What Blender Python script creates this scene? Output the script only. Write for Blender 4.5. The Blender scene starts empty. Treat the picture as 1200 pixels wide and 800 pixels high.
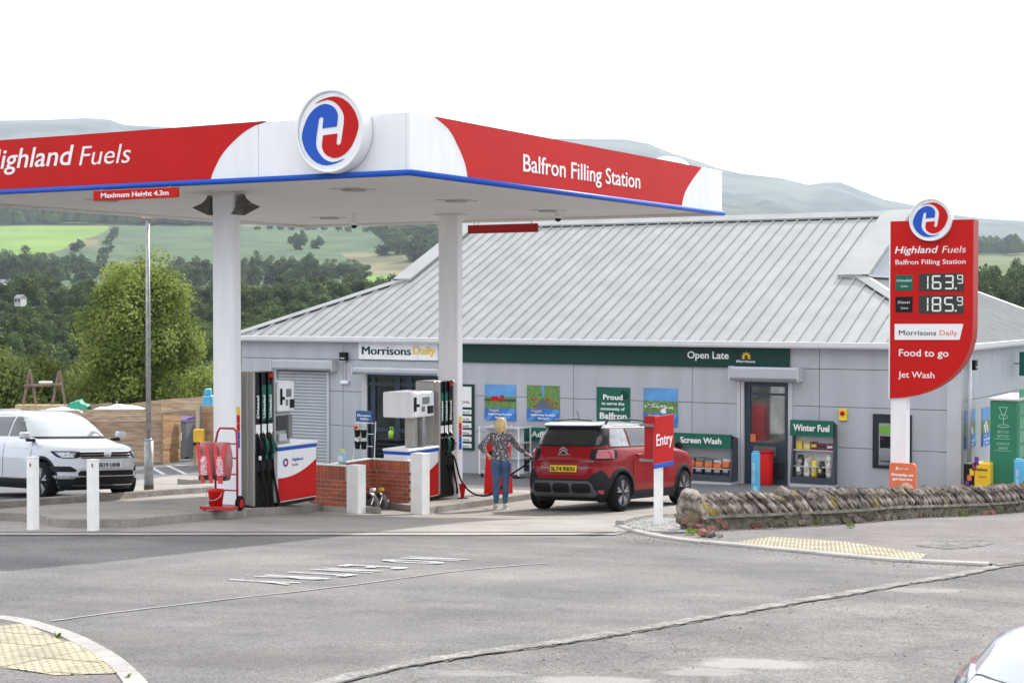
import bpy, bmesh, math, random
import numpy as np
from mathutils import Vector, Matrix, noise
R = math.radians
sc = bpy.context.scene
COL = sc.collection
random.seed(7)

# ---------------------------------------------------------------- camera, sky, sun, exposure
YAW, FPX, PITCH, ZC = R(29.4), 1900.0, math.atan(42/1900), 3.25
cam = bpy.data.cameras.new('camera'); camo = bpy.data.objects.new('camera', cam); COL.objects.link(camo)
cam.sensor_width = 36; cam.lens = FPX/1200*36; cam.clip_start = .1; cam.clip_end = 60000
camo.location = (0, 0, ZC); camo.rotation_euler = (R(90)-PITCH, 0, YAW)
sc.camera = camo
SUN_EL, SUN_AZ = 38.0, 4.0          # azimuth: degrees from +Y towards +X
w = bpy.data.worlds.new('World'); sc.world = w; w.use_nodes = True
nt = w.node_tree; nt.nodes.clear()
sky = nt.nodes.new('ShaderNodeTexSky'); sky.sky_type = 'NISHITA'; sky.sun_disc = False
sky.sun_elevation = R(SUN_EL); sky.sun_rotation = R(SUN_AZ); sky.dust_density = 2.0
tc = nt.nodes.new('ShaderNodeTexCoord'); mp = nt.nodes.new('ShaderNodeMapping'); mp.inputs['Scale'].default_value = (1, 1, 3)
nz = nt.nodes.new('ShaderNodeTexNoise'); nz.inputs['Scale'].default_value = 2.2; nz.inputs['Detail'].default_value = 5
mr = nt.nodes.new('ShaderNodeMapRange'); mr.inputs[3].default_value = .86; mr.inputs[4].default_value = .97
cl = nt.nodes.new('ShaderNodeMixRGB'); cl.inputs[2].default_value = (7.8, 8.0, 8.3, 1)   # thin bright cloud
bg = nt.nodes.new('ShaderNodeBackground'); bg.inputs['Strength'].default_value = .13
out = nt.nodes.new('ShaderNodeOutputWorld')
nt.links.new(tc.outputs['Generated'], mp.inputs[0]); nt.links.new(mp.outputs[0], nz.inputs['Vector'])
nt.links.new(nz.outputs[0], mr.inputs[0]); nt.links.new(mr.outputs[0], cl.inputs[0])
nt.links.new(sky.outputs[0], cl.inputs[1]); nt.links.new(cl.outputs[0], bg.inputs[0]); nt.links.new(bg.outputs[0], out.inputs[0])
sl = bpy.data.lights.new('sun', 'SUN'); sl.energy = 3.1; sl.angle = R(1.0); sl.color = (1, .96, .9)
so = bpy.data.objects.new('sun', sl); COL.objects.link(so)
sd = Vector((math.sin(R(SUN_AZ))*math.cos(R(SUN_EL)), math.cos(R(SUN_AZ))*math.cos(R(SUN_EL)), math.sin(R(SUN_EL))))
so.rotation_euler = sd.to_track_quat('Z', 'Y').to_euler(); so.location = (0, 0, 60)
sc.view_settings.view_transform = 'Standard'; sc.view_settings.look = 'None'
sc.view_settings.exposure = .96; sc.view_settings.gamma = 1

# ---------------------------------------------------------------- helpers
S_, C_ = math.sin(YAW), math.cos(YAW)
def cd(X, Y): return C_*X + S_*Y, -S_*X + C_*Y          # across, depth
def xy(c, d): return C_*c - S_*d, S_*c + C_*d
def ray(px, py):
    a, b = (px-600)/FPX, (400-py)/FPX
    cp, sp = math.cos(PITCH), math.sin(PITCH)
    c, d, z = a, cp + b*sp, b*cp - sp
    X, Y = xy(c, d)
    return Vector((X, Y, z))
def on(px, py, axis, val):                              # pixel -> world point on a plane X=, Y= or Z=
    r = ray(px, py); o = Vector((0, 0, ZC)); k = 'XYZ'.index(axis)
    return o + r*((val-o[k])/r[k])
def atd(px, py, d):
    r = ray(px, py); return Vector((0, 0, ZC)) + r*(d/cd(r.x, r.y)[1])
def ss(a, b, x):
    t = min(1, max(0, (x-a)/(b-a))); return t*t*(3-2*t)
def H(X, Y):                                            # the ground's height: a steady fall away from the road
    c, d = cd(X, Y)
    L = 1.5 + .07*d + .16*ss(23, 28, d)*ss(-6, -1, c)
    if d < -5: L = 1.15 + .02*(d+5)
    cap = 4.2 + .03*(d-38)
    k = .25
    h = max(0, k-abs(L-cap))/k
    m = min(L, cap) - h*h*k*.25
    if d < 15: m = L
    return ZC - m
def gp(px, py, dz=0):
    o = Vector((0, 0, ZC)); r = ray(px, py); t0, t1 = 3, 120
    for t in np.arange(3, 120, .5):
        p = o + r*t
        if p.z < H(p.x, p.y)+dz: t1 = t; t0 = t-.5; break
    for _ in range(30):
        t = (t0+t1)/2; p = o + r*t
        if p.z < H(p.x, p.y)+dz: t1 = t
        else: t0 = t
    return o + r*t1

def lin(c):
    if isinstance(c, str):
        c = [int(c[i:i+2], 16)/255 for i in (0, 2, 4)]
        c = [x/12.92 if x < .04045 else ((x+.055)/1.055)**2.4 for x in c]
    return tuple(c)
MATS = {}
def M(name, col, rough=.6, metal=0, var=.12, vs=3.0, bump=0, bs=60, rnd=0, coat=0, spec=.5, col2=None, stretch=(1, 1, 1), emit=0, trans=0, detail=6, ramp=(.35, .65), sss=0):
    if name in MATS: return MATS[name]
    m = bpy.data.materials.new(name); m.use_nodes = True; t = m.node_tree; n = t.nodes; L = t.links.new
    b = n['Principled BSDF']; col = lin(col); c2 = lin(col2) if col2 else tuple(min(1, x*(1+var)) for x in col)
    if not col2: col = tuple(x*(1-var) for x in col)
    b.inputs['Roughness'].default_value = rough; b.inputs['Metallic'].default_value = metal
    b.inputs['Coat Weight'].default_value = coat; b.inputs['Coat Roughness'].default_value = .05
    b.inputs['Specular IOR Level'].default_value = spec
    tx = n.new('ShaderNodeTexCoord'); mp = n.new('ShaderNodeMapping'); mp.inputs['Scale'].default_value = stretch
    L(tx.outputs['Object'], mp.inputs[0])
    nz = n.new('ShaderNodeTexNoise'); nz.inputs['Scale'].default_value = vs; nz.inputs['Detail'].default_value = detail
    L(mp.outputs[0], nz.inputs['Vector'])
    rp = n.new('ShaderNodeMapRange'); rp.inputs[1].default_value = ramp[0]; rp.inputs[2].default_value = ramp[1]
    L(nz.outputs[0], rp.inputs[0])
    mx = n.new('ShaderNodeMixRGB'); mx.inputs[1].default_value = (*col, 1); mx.inputs[2].default_value = (*c2, 1)
    L(rp.outputs[0], mx.inputs[0]); last = mx.outputs[0]
    if rnd:
        oi = n.new('ShaderNodeObjectInfo'); r2 = n.new('ShaderNodeMapRange'); r2.inputs[3].default_value = 1-rnd; r2.inputs[4].default_value = 1+rnd
        L(oi.outputs['Random'], r2.inputs[0]); hs = n.new('ShaderNodeHueSaturation')
        L(r2.outputs[0], hs.inputs['Value']); L(last, hs.inputs['Color']); last = hs.outputs[0]
    L(last, b.inputs['Base Color'])
    if bump:
        n2 = n.new('ShaderNodeTexNoise'); n2.inputs['Scale'].default_value = bs; n2.inputs['Detail'].default_value = 4
        L(mp.outputs[0], n2.inputs['Vector']); bp = n.new('ShaderNodeBump'); bp.inputs['Strength'].default_value = bump; bp.inputs['Distance'].default_value = .01
        L(n2.outputs[0], bp.inputs['Height']); L(bp.outputs[0], b.inputs['Normal'])
    if emit:
        b.inputs['Emission Color'].default_value = (*c2, 1); b.inputs['Emission Strength'].default_value = emit
    if trans: b.inputs['Transmission Weight'].default_value = trans; b.inputs['IOR'].default_value = 1.45
    MATS[name] = m; return m
def leafmat(name, a, b, tr=.25, vs=.5):
    m = M(name, a, rough=.75, col2=b, vs=vs, rnd=.18, detail=3, spec=.25, ramp=(.38, .62)); t = m.node_tree; n = t.nodes; L = t.links.new
    bs = n['Principled BSDF']; tl = n.new('ShaderNodeBsdfTranslucent'); ms = n.new('ShaderNodeMixShader'); ms.inputs[0].default_value = tr
    L(bs.inputs['Base Color'].links[0].from_socket, tl.inputs[0]); L(bs.outputs[0], ms.inputs[1]); L(tl.outputs[0], ms.inputs[2]); L(ms.outputs[0], n['Material Output'].inputs[0])
    return m

def link(o, parent=None):
    COL.objects.link(o)
    if parent is not None: o.parent = parent
    return o
def tag(o, label=None, cat=None, group=None, kind=None):
    if label: o['label'] = label
    if cat: o['category'] = cat
    if group: o['group'] = group
    if kind: o['kind'] = kind
    return o
def thing(name, label, cat, loc=(0, 0, 0), rz=0, group=None, rx=0, ry=0):
    o = bpy.data.objects.new(name, None); o.empty_display_size = .2; link(o)
    o.location = loc; o.rotation_euler = (rx, ry, rz); return tag(o, label, cat, group)
def dup(o, loc=None, rz=None, label=None, parent=None):
    c = o.copy(); COL.objects.link(c); c.parent = parent
    if loc is not None: c.location = loc
    if rz is not None: c.rotation_euler = (c.rotation_euler[0], c.rotation_euler[1], rz)
    if label: c['label'] = label
    for ch in [x for x in KIDS.get(o.name, [])]:
        k = dup(ch, parent=c); KIDS.setdefault(c.name, []).append(k)
    return c
KIDS = {}
class MB:
    def __init__(s, org=(0, 0, 0)): s.v = []; s.f = []; s.o = Vector(org); s.sm = False
    def add(s, vs, fs):
        k = len(s.v); s.v += [tuple(Vector(p)-s.o) for p in vs]; s.f += [tuple(i+k for i in f) for f in fs]; return s
    def box(s, a, b, bev=0, m=None):
        x0, y0, z0 = [min(p, q) for p, q in zip(a, b)]; x1, y1, z1 = [max(p, q) for p, q in zip(a, b)]
        if bev <= 0:
            vs = [(x, y, z) for z in (z0, z1) for y in (y0, y1) for x in (x0, x1)]
            fs = [(0, 2, 3, 1), (4, 5, 7, 6), (0, 1, 5, 4), (2, 6, 7, 3), (0, 4, 6, 2), (1, 3, 7, 5)]
        else:
            e = bev; vs = []; idx = {}
            for ix, (x, sx) in enumerate(((x0, 1), (x1, -1))):
                for iy, (y, sy) in enumerate(((y0, 1), (y1, -1))):
                    for iz, (z, sz) in enumerate(((z0, 1), (z1, -1))):
                        for k in range(3):
                            p = [x+sx*e, y+sy*e, z+sz*e]; p[k] = (x, y, z)[k]
                            idx[ix, iy, iz, k] = len(vs); vs.append(tuple(p))
            fs = []
            for k in range(3):
                a1, a2 = (k+1) % 3, (k+2) % 3
                for s0 in (0, 1):
                    q = []
                    for u, v_ in ((0, 0), (1, 0), (1, 1), (0, 1)):
                        t = [0, 0, 0]; t[k] = s0; t[a1] = u; t[a2] = v_; q.append(idx[(*t, k)])
                    fs.append(tuple(q if s0 else q[::-1]))
            for k in range(3):     # edges along axis k
                a1, a2 = (k+1) % 3, (k+2) % 3
                for u in (0, 1):
                    for v_ in (0, 1):
                        t0 = [0, 0, 0]; t0[a1] = u; t0[a2] = v_; t1 = list(t0); t1[k] = 1
                        q = (idx[(*t0, a1)], idx[(*t0, a2)], idx[(*t1, a2)], idx[(*t1, a1)])
                        fs.append(q if u != v_ else q[::-1])
            for ix in (0, 1):
                for iy in (0, 1):
                    for iz in (0, 1):
                        q = tuple(idx[ix, iy, iz, k] for k in range(3))
                        fs.append(q if (ix+iy+iz) % 2 else q[::-1])
        if m is not None: vs = [m @ Vector(p) for p in vs]
        return s.add(vs, fs)
    def prism(s, poly, vec):                     # planar polygon swept along vec
        n = len(poly); p = [Vector(q) for q in poly]; v = Vector(vec)
        nrm = Vector((0, 0, 0))
        for i in range(n): nrm += p[i].cross(p[(i+1) % n])
        if nrm.dot(v) > 0: p = p[::-1]
        vs = p + [q+v for q in p]
        fs = [tuple(range(n)), tuple(range(2*n-1, n-1, -1))]
        fs += [((i+1) % n, i, n+i, n+(i+1) % n) for i in range(n)]
        return s.add(vs, fs)
    def tube(s, pts, r, seg=8, cap=True, rs=None):
        pts = [Vector(p) for p in pts]; vs = []; n = len(pts); up = None
        for i, p in enumerate(pts):
            t = (pts[min(i+1, n-1)]-pts[max(i-1, 0)]).normalized()
            if up is None: up = t.orthogonal().normalized()
            a = (up - t*up.dot(t)).normalized(); up = a; b = t.cross(a); rr = rs[i] if rs else r
            vs += [p + (a*math.cos(2*math.pi*k/seg)+b*math.sin(2*math.pi*k/seg))*rr for k in range(seg)]
        fs = [(i*seg+k, i*seg+(k+1) % seg, (i+1)*seg+(k+1) % seg, (i+1)*seg+k) for i in range(n-1) for k in range(seg)]
        if cap: fs += [tuple(range(seg))[::-1], tuple((n-1)*seg+k for k in range(seg))]
        return s.add(vs, fs)
    def lathe(s, prof, c=(0, 0, 0), ax='Z', seg=20, cap=True):
        vs = []
        for (r, h) in prof:
            for k in range(seg):
                a = 2*math.pi*k/seg; x, y = r*math.cos(a), r*math.sin(a)
                q = {'Z': (x, y, h), 'X': (h, x, y), 'Y': (y, h, x)}[ax]
                vs.append(Vector(c)+Vector(q))
        n = len(prof)
        fs = [(i*seg+k, i*seg+(k+1) % seg, (i+1)*seg+(k+1) % seg, (i+1)*seg+k) for i in range(n-1) for k in range(seg)]
        if cap: fs += [tuple(range(seg))[::-1], tuple((n-1)*seg+k for k in range(seg))]
        return s.add(vs, fs)
    def build(s, name, mat, parent=None, smooth=None, **kw):
        me = bpy.data.meshes.new(name); me.from_pydata([tuple(v) for v in s.v], [], s.f); me.update()
        me.materials.append(mat)
        if smooth or (smooth is None and s.sm): me.shade_smooth()
        o = bpy.data.objects.new(name, me); link(o, parent)
        if parent is not None: KIDS.setdefault(parent.name, []).append(o)
        tag(o, **kw); return o
def sharp(o, ang=35):
    me = o.data; me.shade_smooth()
    try: me.set_sharp_from_angle(angle=R(ang))
    except Exception: pass
    return o
def inst(src, parent, loc=(0, 0, 0), rot=(0, 0, 0), scale=(1, 1, 1), name=None):  # another piece sharing a mesh
    o = src.copy()
    if name: o.name = name
    COL.objects.link(o); o.parent = parent; o.location = loc; o.rotation_euler = rot; o.scale = scale
    if parent is not None: KIDS.setdefault(parent.name, []).append(o)
    return o
def meshobj(name, me, parent, loc=(0, 0, 0), rot=(0, 0, 0), scale=(1, 1, 1)):
    o = bpy.data.objects.new(name, me); link(o, parent); o.location = loc; o.rotation_euler = rot; o.scale = scale
    if parent is not None: KIDS.setdefault(parent.name, []).append(o)
    return o
def text(s, mat, parent, loc, right, up, width=None, cap=.1, bold=0, shear=0, ext=.004, name='lettering', align='L', center=None, space=1.0, org=(0, 0, 0)):
    cu = bpy.data.curves.new(name, 'FONT'); cu.body = s; cu.size = 1; cu.offset = bold; cu.shear = shear; cu.extrude = 0; cu.resolution_u = 3
    cu.space_character = space
    to = bpy.data.objects.new('t', cu); COL.objects.link(to); me = bpy.data.meshes.new_from_object(to.evaluated_get(bpy.context.evaluated_depsgraph_get()))
    bpy.data.objects.remove(to); bpy.data.curves.remove(cu)
    n = len(me.vertices)
    if n == 0: return None
    co = np.empty(n*3); me.vertices.foreach_get('co', co); co = co.reshape(-1, 3)
    sy = cap/.73; x0, x1 = co[:, 0].min(), co[:, 0].max(); sx = sy if width is None else width/(x1-x0)
    wtot = (x1-x0)*sx; off = {'L': 0, 'C': -wtot/2, 'R': -wtot}[align]
    U, V = Vector(right).normalized(), Vector(up).normalized(); N = U.cross(V); L = Vector(loc)-Vector(org)
    faces = [tuple(p.vertices) for p in me.polygons]; bpy.data.meshes.remove(me)
    base = [L + U*((x-x0)*sx+off) + V*(y*sy) for x, y, z in co]
    mb = MB(); mb.add([p+N*ext for p in base], faces)
    # rim, so letters stand proud of their board
    from collections import Counter
    ec = Counter(); ed = {}
    for f in faces:
        for i in range(len(f)):
            a, b = f[i], f[(i+1) % len(f)]; k = (min(a, b), max(a, b)); ec[k] += 1; ed[k] = (a, b)
    k0 = len(mb.v); mb.v += [tuple(p) for p in base]
    for k, c in ec.items():
        if c == 1: a, b = ed[k]; mb.f.append((b, a, a+k0, b+k0))
    return mb.build(name, mat, parent)

XV, YV, ZV = Vector((1, 0, 0)), Vector((0, 1, 0)), Vector((0, 0, 1))
def ftext(s, mat, parent, px0, py, px1, cap_px, Yp, org, bold=0, shear=0, ext=.006, space=1.0, name='lettering'):
    """lettering on a plane that faces -Y, its left and right end and base line read off the photograph"""
    a = on(px0, py, 'Y', Yp); b = on(px1, py, 'Y', Yp); ppm = FPX/cd(a.x, a.y)[1]
    return text(s, mat, parent, a, XV, ZV, width=b.x-a.x, cap=cap_px/ppm, bold=bold, shear=shear, ext=ext, org=org, space=space, name=name)
def drape(name, poly, off, mat, parent=None, step=1.0, thick=0, **kw):
    """flat sheet cut along the metre grid and laid on the ground at height off"""
    bm = bmesh.new(); vs = [bm.verts.new((p[0], p[1], 0)) for p in poly]; f = bm.faces.new(vs)
    f.normal_update()
    if f.normal.z < 0: f.normal_flip()
    bmesh.ops.triangulate(bm, faces=bm.faces[:])
    xs = [p[0] for p in poly]; ys = [p[1] for p in poly]
    for k in range(math.floor(min(xs)/step), math.ceil(max(xs)/step)+1):
        bmesh.ops.bisect_plane(bm, geom=bm.verts[:]+bm.edges[:]+bm.faces[:], plane_co=(k*step, 0, 0), plane_no=(1, 0, 0))
    for k in range(math.floor(min(ys)/step), math.ceil(max(ys)/step)+1):
        bmesh.ops.bisect_plane(bm, geom=bm.verts[:]+bm.edges[:]+bm.faces[:], plane_co=(0, k*step, 0), plane_no=(0, 1, 0))
    for v in bm.verts: v.co.z = H(v.co.x, v.co.y)+off
    if thick:
        be = [e for e in bm.edges if len(e.link_faces) == 1]
        r = bmesh.ops.extrude_edge_only(bm, edges=be)
        for v in [g for g in r['geom'] if isinstance(g, bmesh.types.BMVert)]: v.co.z -= thick
        bmesh.ops.recalc_face_normals(bm, faces=bm.faces[:])
    me = bpy.data.meshes.new(name); bm.to_mesh(me); bm.free(); me.materials.append(mat)
    o = bpy.data.objects.new(name, me); link(o, parent)
    if parent is not None: KIDS.setdefault(parent.name, []).append(o)
    tag(o, **kw); return o
def spline(pts, n=8):
    pts = [Vector(p) for p in pts]; out = []
    for i in range(len(pts)-1):
        p0, p1, p2, p3 = pts[max(i-1, 0)], pts[i], pts[i+1], pts[min(i+2, len(pts)-1)]
        for k in range(n):
            t = k/n; out.append(.5*((2*p1)+(p2-p0)*t+(2*p0-5*p1+4*p2-p3)*t*t+(3*p1-p0-3*p2+p3)*t**3))
    out.append(pts[-1]); return out
# ---------------------------------------------------------------- materials of the ground
def groundmat(name, base, speck=.25, sc_=90, patch=.12, ps=.35, bump=.5, tint=None, crack=0, rough=.9, stain=.0, tracks=0):
    m = bpy.data.materials.new(name); m.use_nodes = True; t = m.node_tree; n = t.nodes; L = t.links.new; b = n['Principled BSDF']
    b.inputs['Roughness'].default_value = rough; b.inputs['Specular IOR Level'].default_value = .3
    g = n.new('ShaderNodeNewGeometry')
    def noi(s, d=5, r=.6):
        q = n.new('ShaderNodeTexNoise'); q.inputs['Scale'].default_value = s; q.inputs['Detail'].default_value = d; q.inputs['Roughness'].default_value = r
        L(g.outputs['Position'], q.inputs['Vector']); return q.outputs[0]
    def rng(x, a, b_, c, d):
        q = n.new('ShaderNodeMapRange'); q.inputs[1].default_value = a; q.inputs[2].default_value = b_; q.inputs[3].default_value = c; q.inputs[4].default_value = d
        L(x, q.inputs[0]); return q.outputs[0]
    def mul(a, b_):
        q = n.new('ShaderNodeMath'); q.operation = 'MULTIPLY'; L(a, q.inputs[0]); L(b_, q.inputs[1]); return q.outputs[0]
    vo = n.new('ShaderNodeTexVoronoi'); vo.inputs['Scale'].default_value = sc_; L(g.outputs['Position'], vo.inputs['Vector'])
    sp = n.new('ShaderNodeSeparateColor'); L(vo.outputs['Color'], sp.inputs[0])
    v = rng(sp.outputs[0], 0, 1, 1-speck, 1+speck)
    v = mul(v, rng(noi(sc_*.35, 3), .3, .7, 1-speck*.5, 1+speck*.5))
    v = mul(v, rng(noi(ps), .35, .65, 1-patch, 1+patch))
    v = mul(v, rng(noi(ps*6), .3, .7, 1-patch*.6, 1+patch*.6))
    if stain: v = mul(v, rng(noi(ps*2.3, 6, .7), .56, .72, 1, 1-stain))
    if tracks:      # tyre-polished bands and oil drips along the way cars turn in
        mp = n.new('ShaderNodeMapping'); mp.inputs['Rotation'].default_value = (0, 0, tracks); mp.inputs['Scale'].default_value = (.09, 1.1, 1); L(g.outputs['Position'], mp.inputs[0])
        q = n.new('ShaderNodeTexNoise'); q.inputs['Scale'].default_value = 1; q.inputs['Detail'].default_value = 3; L(mp.outputs[0], q.inputs['Vector']); v = mul(v, rng(q.outputs[0], .35, .65, .86, 1.12))
        vd = n.new('ShaderNodeTexVoronoi'); vd.inputs['Scale'].default_value = 1.3; L(g.outputs['Position'], vd.inputs['Vector']); v = mul(v, rng(vd.outputs['Distance'], .02, .09, .62, 1))
        v = mul(v, rng(noi(.9, 7, .75), .60, .70, 1, .82))
    if crack:
        vc = n.new('ShaderNodeTexVoronoi'); vc.feature = 'DISTANCE_TO_EDGE'; vc.inputs['Scale'].default_value = .45
        wn = n.new('ShaderNodeTexNoise'); wn.inputs['Scale'].default_value = 1.5; L(g.outputs['Position'], wn.inputs['Vector'])
        av = n.new('ShaderNodeVectorMath'); L(g.outputs['Position'], av.inputs[0]); L(wn.outputs['Color'], av.inputs[1]); L(av.outputs[0], vc.inputs['Vector'])
        v = mul(v, rng(vc.outputs[0], .0, .012, 1-crack, 1))
    mx = n.new('ShaderNodeMixRGB'); mx.blend_type = 'MULTIPLY'; mx.inputs[0].default_value = 1; mx.inputs[1].default_value = (*lin(base), 1)
    cb = n.new('ShaderNodeCombineColor'); 
    for i in range(3): L(v, cb.inputs[i])
    if tint:
        mt = n.new('ShaderNodeMixRGB'); mt.inputs[1].default_value = (*lin(base), 1); mt.inputs[2].default_value = (*lin(tint), 1)
        L(rng(noi(ps*1.7), .4, .6, 0, 1), mt.inputs[0]); L(mt.outputs[0], mx.inputs[1])
    L(cb.outputs[0], mx.inputs[2]); L(mx.outputs[0], b.inputs['Base Color'])
    bp = n.new('ShaderNodeBump'); bp.inputs['Strength'].default_value = bump; bp.inputs['Distance'].default_value = .006
    L(vo.outputs['Distance'], bp.inputs['Height']); L(bp.outputs[0], b.inputs['Normal'])
    return m
ASPH = groundmat('asphalt', (.122, .118, .115), tracks=.35, speck=.30, sc_=85, patch=.10, tint=(.165, .155, .150), bump=.8, stain=.16)
ROAD = groundmat('road_surface', (.126, .120, .116), tracks=-.25, speck=.34, sc_=75, patch=.16, ps=.6, tint=(.165, .156, .149), bump=.8, crack=.3, stain=.22)
ASPH2 = groundmat('yard_asphalt', (.13, .13, .134), speck=.25, sc_=70, patch=.10)
CONC = groundmat('forecourt_concrete', (.265, .243, .222), speck=.10, sc_=60, patch=.13, ps=.3, bump=.3, tint=(.295, .268, .248), stain=.28)
CONC2 = groundmat('island_concrete', (.27, .245, .22), speck=.12, sc_=60, patch=.16, ps=.8, bump=.4, stain=.3)
KERB = groundmat('kerb_concrete', (.27, .25, .225), speck=.14, sc_=70, patch=.2, ps=2.5, bump=.5)
KERBW = groundmat('pale_kerb', (.33, .31, .29), speck=.12, sc_=80, patch=.14, ps=2, bump=.5)
FOOT = groundmat('footway_asphalt', (.165, .145, .135), speck=.3, sc_=70, patch=.16, ps=.7, tint=(.15, .14, .14), stain=.3, bump=.8)
TACT = groundmat('buff_tactile', (.34, .30, .22), speck=.10, sc_=70, patch=.16, ps=2.5, bump=.3, stain=.25)
PAINT = groundmat('road_paint', (.48, .48, .465), speck=.22, sc_=80, patch=.2, ps=5, bump=.4, stain=.55)
EARTH = groundmat('earth', (.11, .10, .07), speck=.3, sc_=20, patch=.3, ps=.2)

# ---------------------------------------------------------------- the near ground, one sheet
def ground_sheet():
    xs = [x for x in range(-70, 31)]; ys = [y for y in range(-30, 71)]
    vs = [(x, y, H(x, y)) for y in ys for x in xs]; n = len(xs)
    fs = [(j*n+i, j*n+i+1, (j+1)*n+i+1) for j in range(len(ys)-1) for i in range(n-1)] + [(j*n+i, (j+1)*n+i+1, (j+1)*n+i) for j in range(len(ys)-1) for i in range(n-1)]
    mb = MB(); mb.add(vs, fs); mb.build('ground', ASPH, smooth=True, kind='structure')
ground_sheet()
def G2(px, py, dz=0):
    p = gp(px, py, dz); return (p.x, p.y)
def far_along(p, q, k): return (p[0]+(q[0]-p[0])*k, p[1]+(q[1]-p[1])*k)
# main road, in front of the patched seam that cuts across the mouth of the drive
seam = [G2(x, y) for x, y in ((330, 815), (450, 785), (540, 769), (640, 755), (700, 746), (783, 732), (867, 717), (930, 706), (992, 696), (1060, 684), (1117, 675), (1171, 664), (1200, 660), (1260, 652))]
seam = [far_along(seam[1], seam[0], 5)] + seam + [far_along(seam[-2], seam[-1], 18)]
road_poly = seam + [(26, 10), (26, -24), (-30, -24)]
drape('main_road', road_poly, .006, ROAD, kind='structure')
def strip(name, pts, w0, off, mat, jit=0, **kw):
    L_ = []; R_ = []
    pts = [Vector((p[0], p[1], 0)) for p in pts]
    for i, p in enumerate(pts):
        t = (pts[min(i+1, len(pts)-1)]-pts[max(i-1, 0)]).normalized(); nn = Vector((-t.y, t.x, 0))
        a = w0/2*(1+random.uniform(-jit, jit)); b = w0/2*(1+random.uniform(-jit, jit))
        L_.append(p+nn*a); R_.append(p-nn*b)
    mb = MB(); n = len(pts)
    vs = [(q.x, q.y, H(q.x, q.y)+off) for q in L_+R_]
    mb.add(vs, [(n+i, n+i+1, i+1, i) for i in range(n-1)])
    return mb.build(name, mat, **kw)
sp = [(p.x, p.y) for p in spline([Vector((a, b, 0)) for a, b in seam[1:-1]], 14)]
SEAM = groundmat('worn_seam', (.205, .192, .178), speck=.3, sc_=60, patch=.3, ps=4)
TAR = groundmat('dark_joint', (.05, .048, .045), speck=.3, sc_=60, patch=.3, ps=4)
strip('road_seam', sp, .15, .013, SEAM, jit=.3, kind='structure')
sp2 = [(x+.08+random.uniform(-.02, .02), y-.10+random.uniform(-.02, .02)) for x, y in sp]
strip('road_joint', sp2, .03, .0155, TAR, jit=.6, kind='structure')
# pale worn patches on the main road
PALE = groundmat('pale_patch', (.25, .24, .228), speck=.35, sc_=70, patch=.25, ps=3, stain=.3)
def blob(name, px, py, rx, ry, off, mat, n=26, seed=1, kind='structure'):
    rr = random.Random(seed); pts = []
    n = 48; ph = [rr.random()*6.28 for _ in range(5)]
    for i in range(n):
        a = 2*math.pi*i/n; k = 1+.16*math.sin(2*a+ph[0])+.10*math.sin(3*a+ph[1])+.06*math.sin(5*a+ph[2])+.035*math.sin(9*a+ph[3])+.02*math.sin(14*a+ph[4])
        pts.append(G2(px+rx*k*math.cos(a), min(py+ry*k*math.sin(a), 860)))
    return drape(name, pts, off, mat, kind=kind)
def stains(m, spots, col):
    """dried pale stains with soft ragged edges, at fixed places on the road"""
    t = m.node_tree; n = t.nodes; L = t.links.new; b = n['Principled BSDF']; src = b.inputs['Base Color'].links[0].from_socket
    g = n.new('ShaderNodeNewGeometry'); nz = n.new('ShaderNodeTexNoise'); nz.inputs['Scale'].default_value = 2.2; nz.inputs['Detail'].default_value = 7; L(g.outputs['Position'], nz.inputs['Vector'])
    sb = n.new('ShaderNodeVectorMath'); sb.operation = 'SUBTRACT'; sb.inputs[1].default_value = (.5, .5, .5); L(nz.outputs['Color'], sb.inputs[0])
    sc2 = n.new('ShaderNodeVectorMath'); sc2.operation = 'SCALE'; sc2.inputs['Scale'].default_value = .7; L(sb.outputs[0], sc2.inputs[0]); ad = n.new('ShaderNodeVectorMath'); L(g.outputs['Position'], ad.inputs[0]); L(sc2.outputs[0], ad.inputs[1])
    last = src
    for (x, y), r, k, an in spots:
        mp = n.new('ShaderNodeMapping'); mp.vector_type = 'TEXTURE'; mp.inputs['Location'].default_value = (x, y, H(x, y)); mp.inputs['Rotation'].default_value = (0, 0, an); mp.inputs['Scale'].default_value = (r, r*.6, 3); L(ad.outputs[0], mp.inputs[0])
        ln = n.new('ShaderNodeVectorMath'); ln.operation = 'LENGTH'; L(mp.outputs[0], ln.inputs[0]); r_ = n.new('ShaderNodeMapRange'); r_.interpolation_type = 'SMOOTHSTEP'
        r_.inputs[1].default_value = 1.1; r_.inputs[2].default_value = .6; r_.inputs[3].default_value = 0; r_.inputs[4].default_value = k; L(ln.outputs['Value'], r_.inputs[0])
        mx = n.new('ShaderNodeMixRGB'); mx.inputs[2].default_value = (*col, 1); L(r_.outputs[0], mx.inputs[0]); L(last, mx.inputs[1]); last = mx.outputs[0]
    L(last, b.inputs['Base Color'])
stains(ROAD, [(G2(905, 778), .48, .75, .4), (G2(820, 787), .30, .5, .2), (G2(690, 799), .42, .65, .3), (G2(715, 746), .25, .5, .5), (G2(1075, 692), .40, .4, .5), (G2(560, 790), .3, .35, .3)], (.31, .30, .285))
stains(ASPH, [(G2(250, 650), 1.3, .18, .3), (G2(600, 672), 1.1, .2, .5), (G2(430, 735), .9, .15, 0)], (.23, .22, .215)); stains(ASPH, [(G2(330, 770), .8, .35, .9), (G2(150, 745), .6, .35, .4), (G2(520, 705), .25, .4, .4), (G2(800, 655), .16, .5, .4)], (.085, .078, .075))
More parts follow.
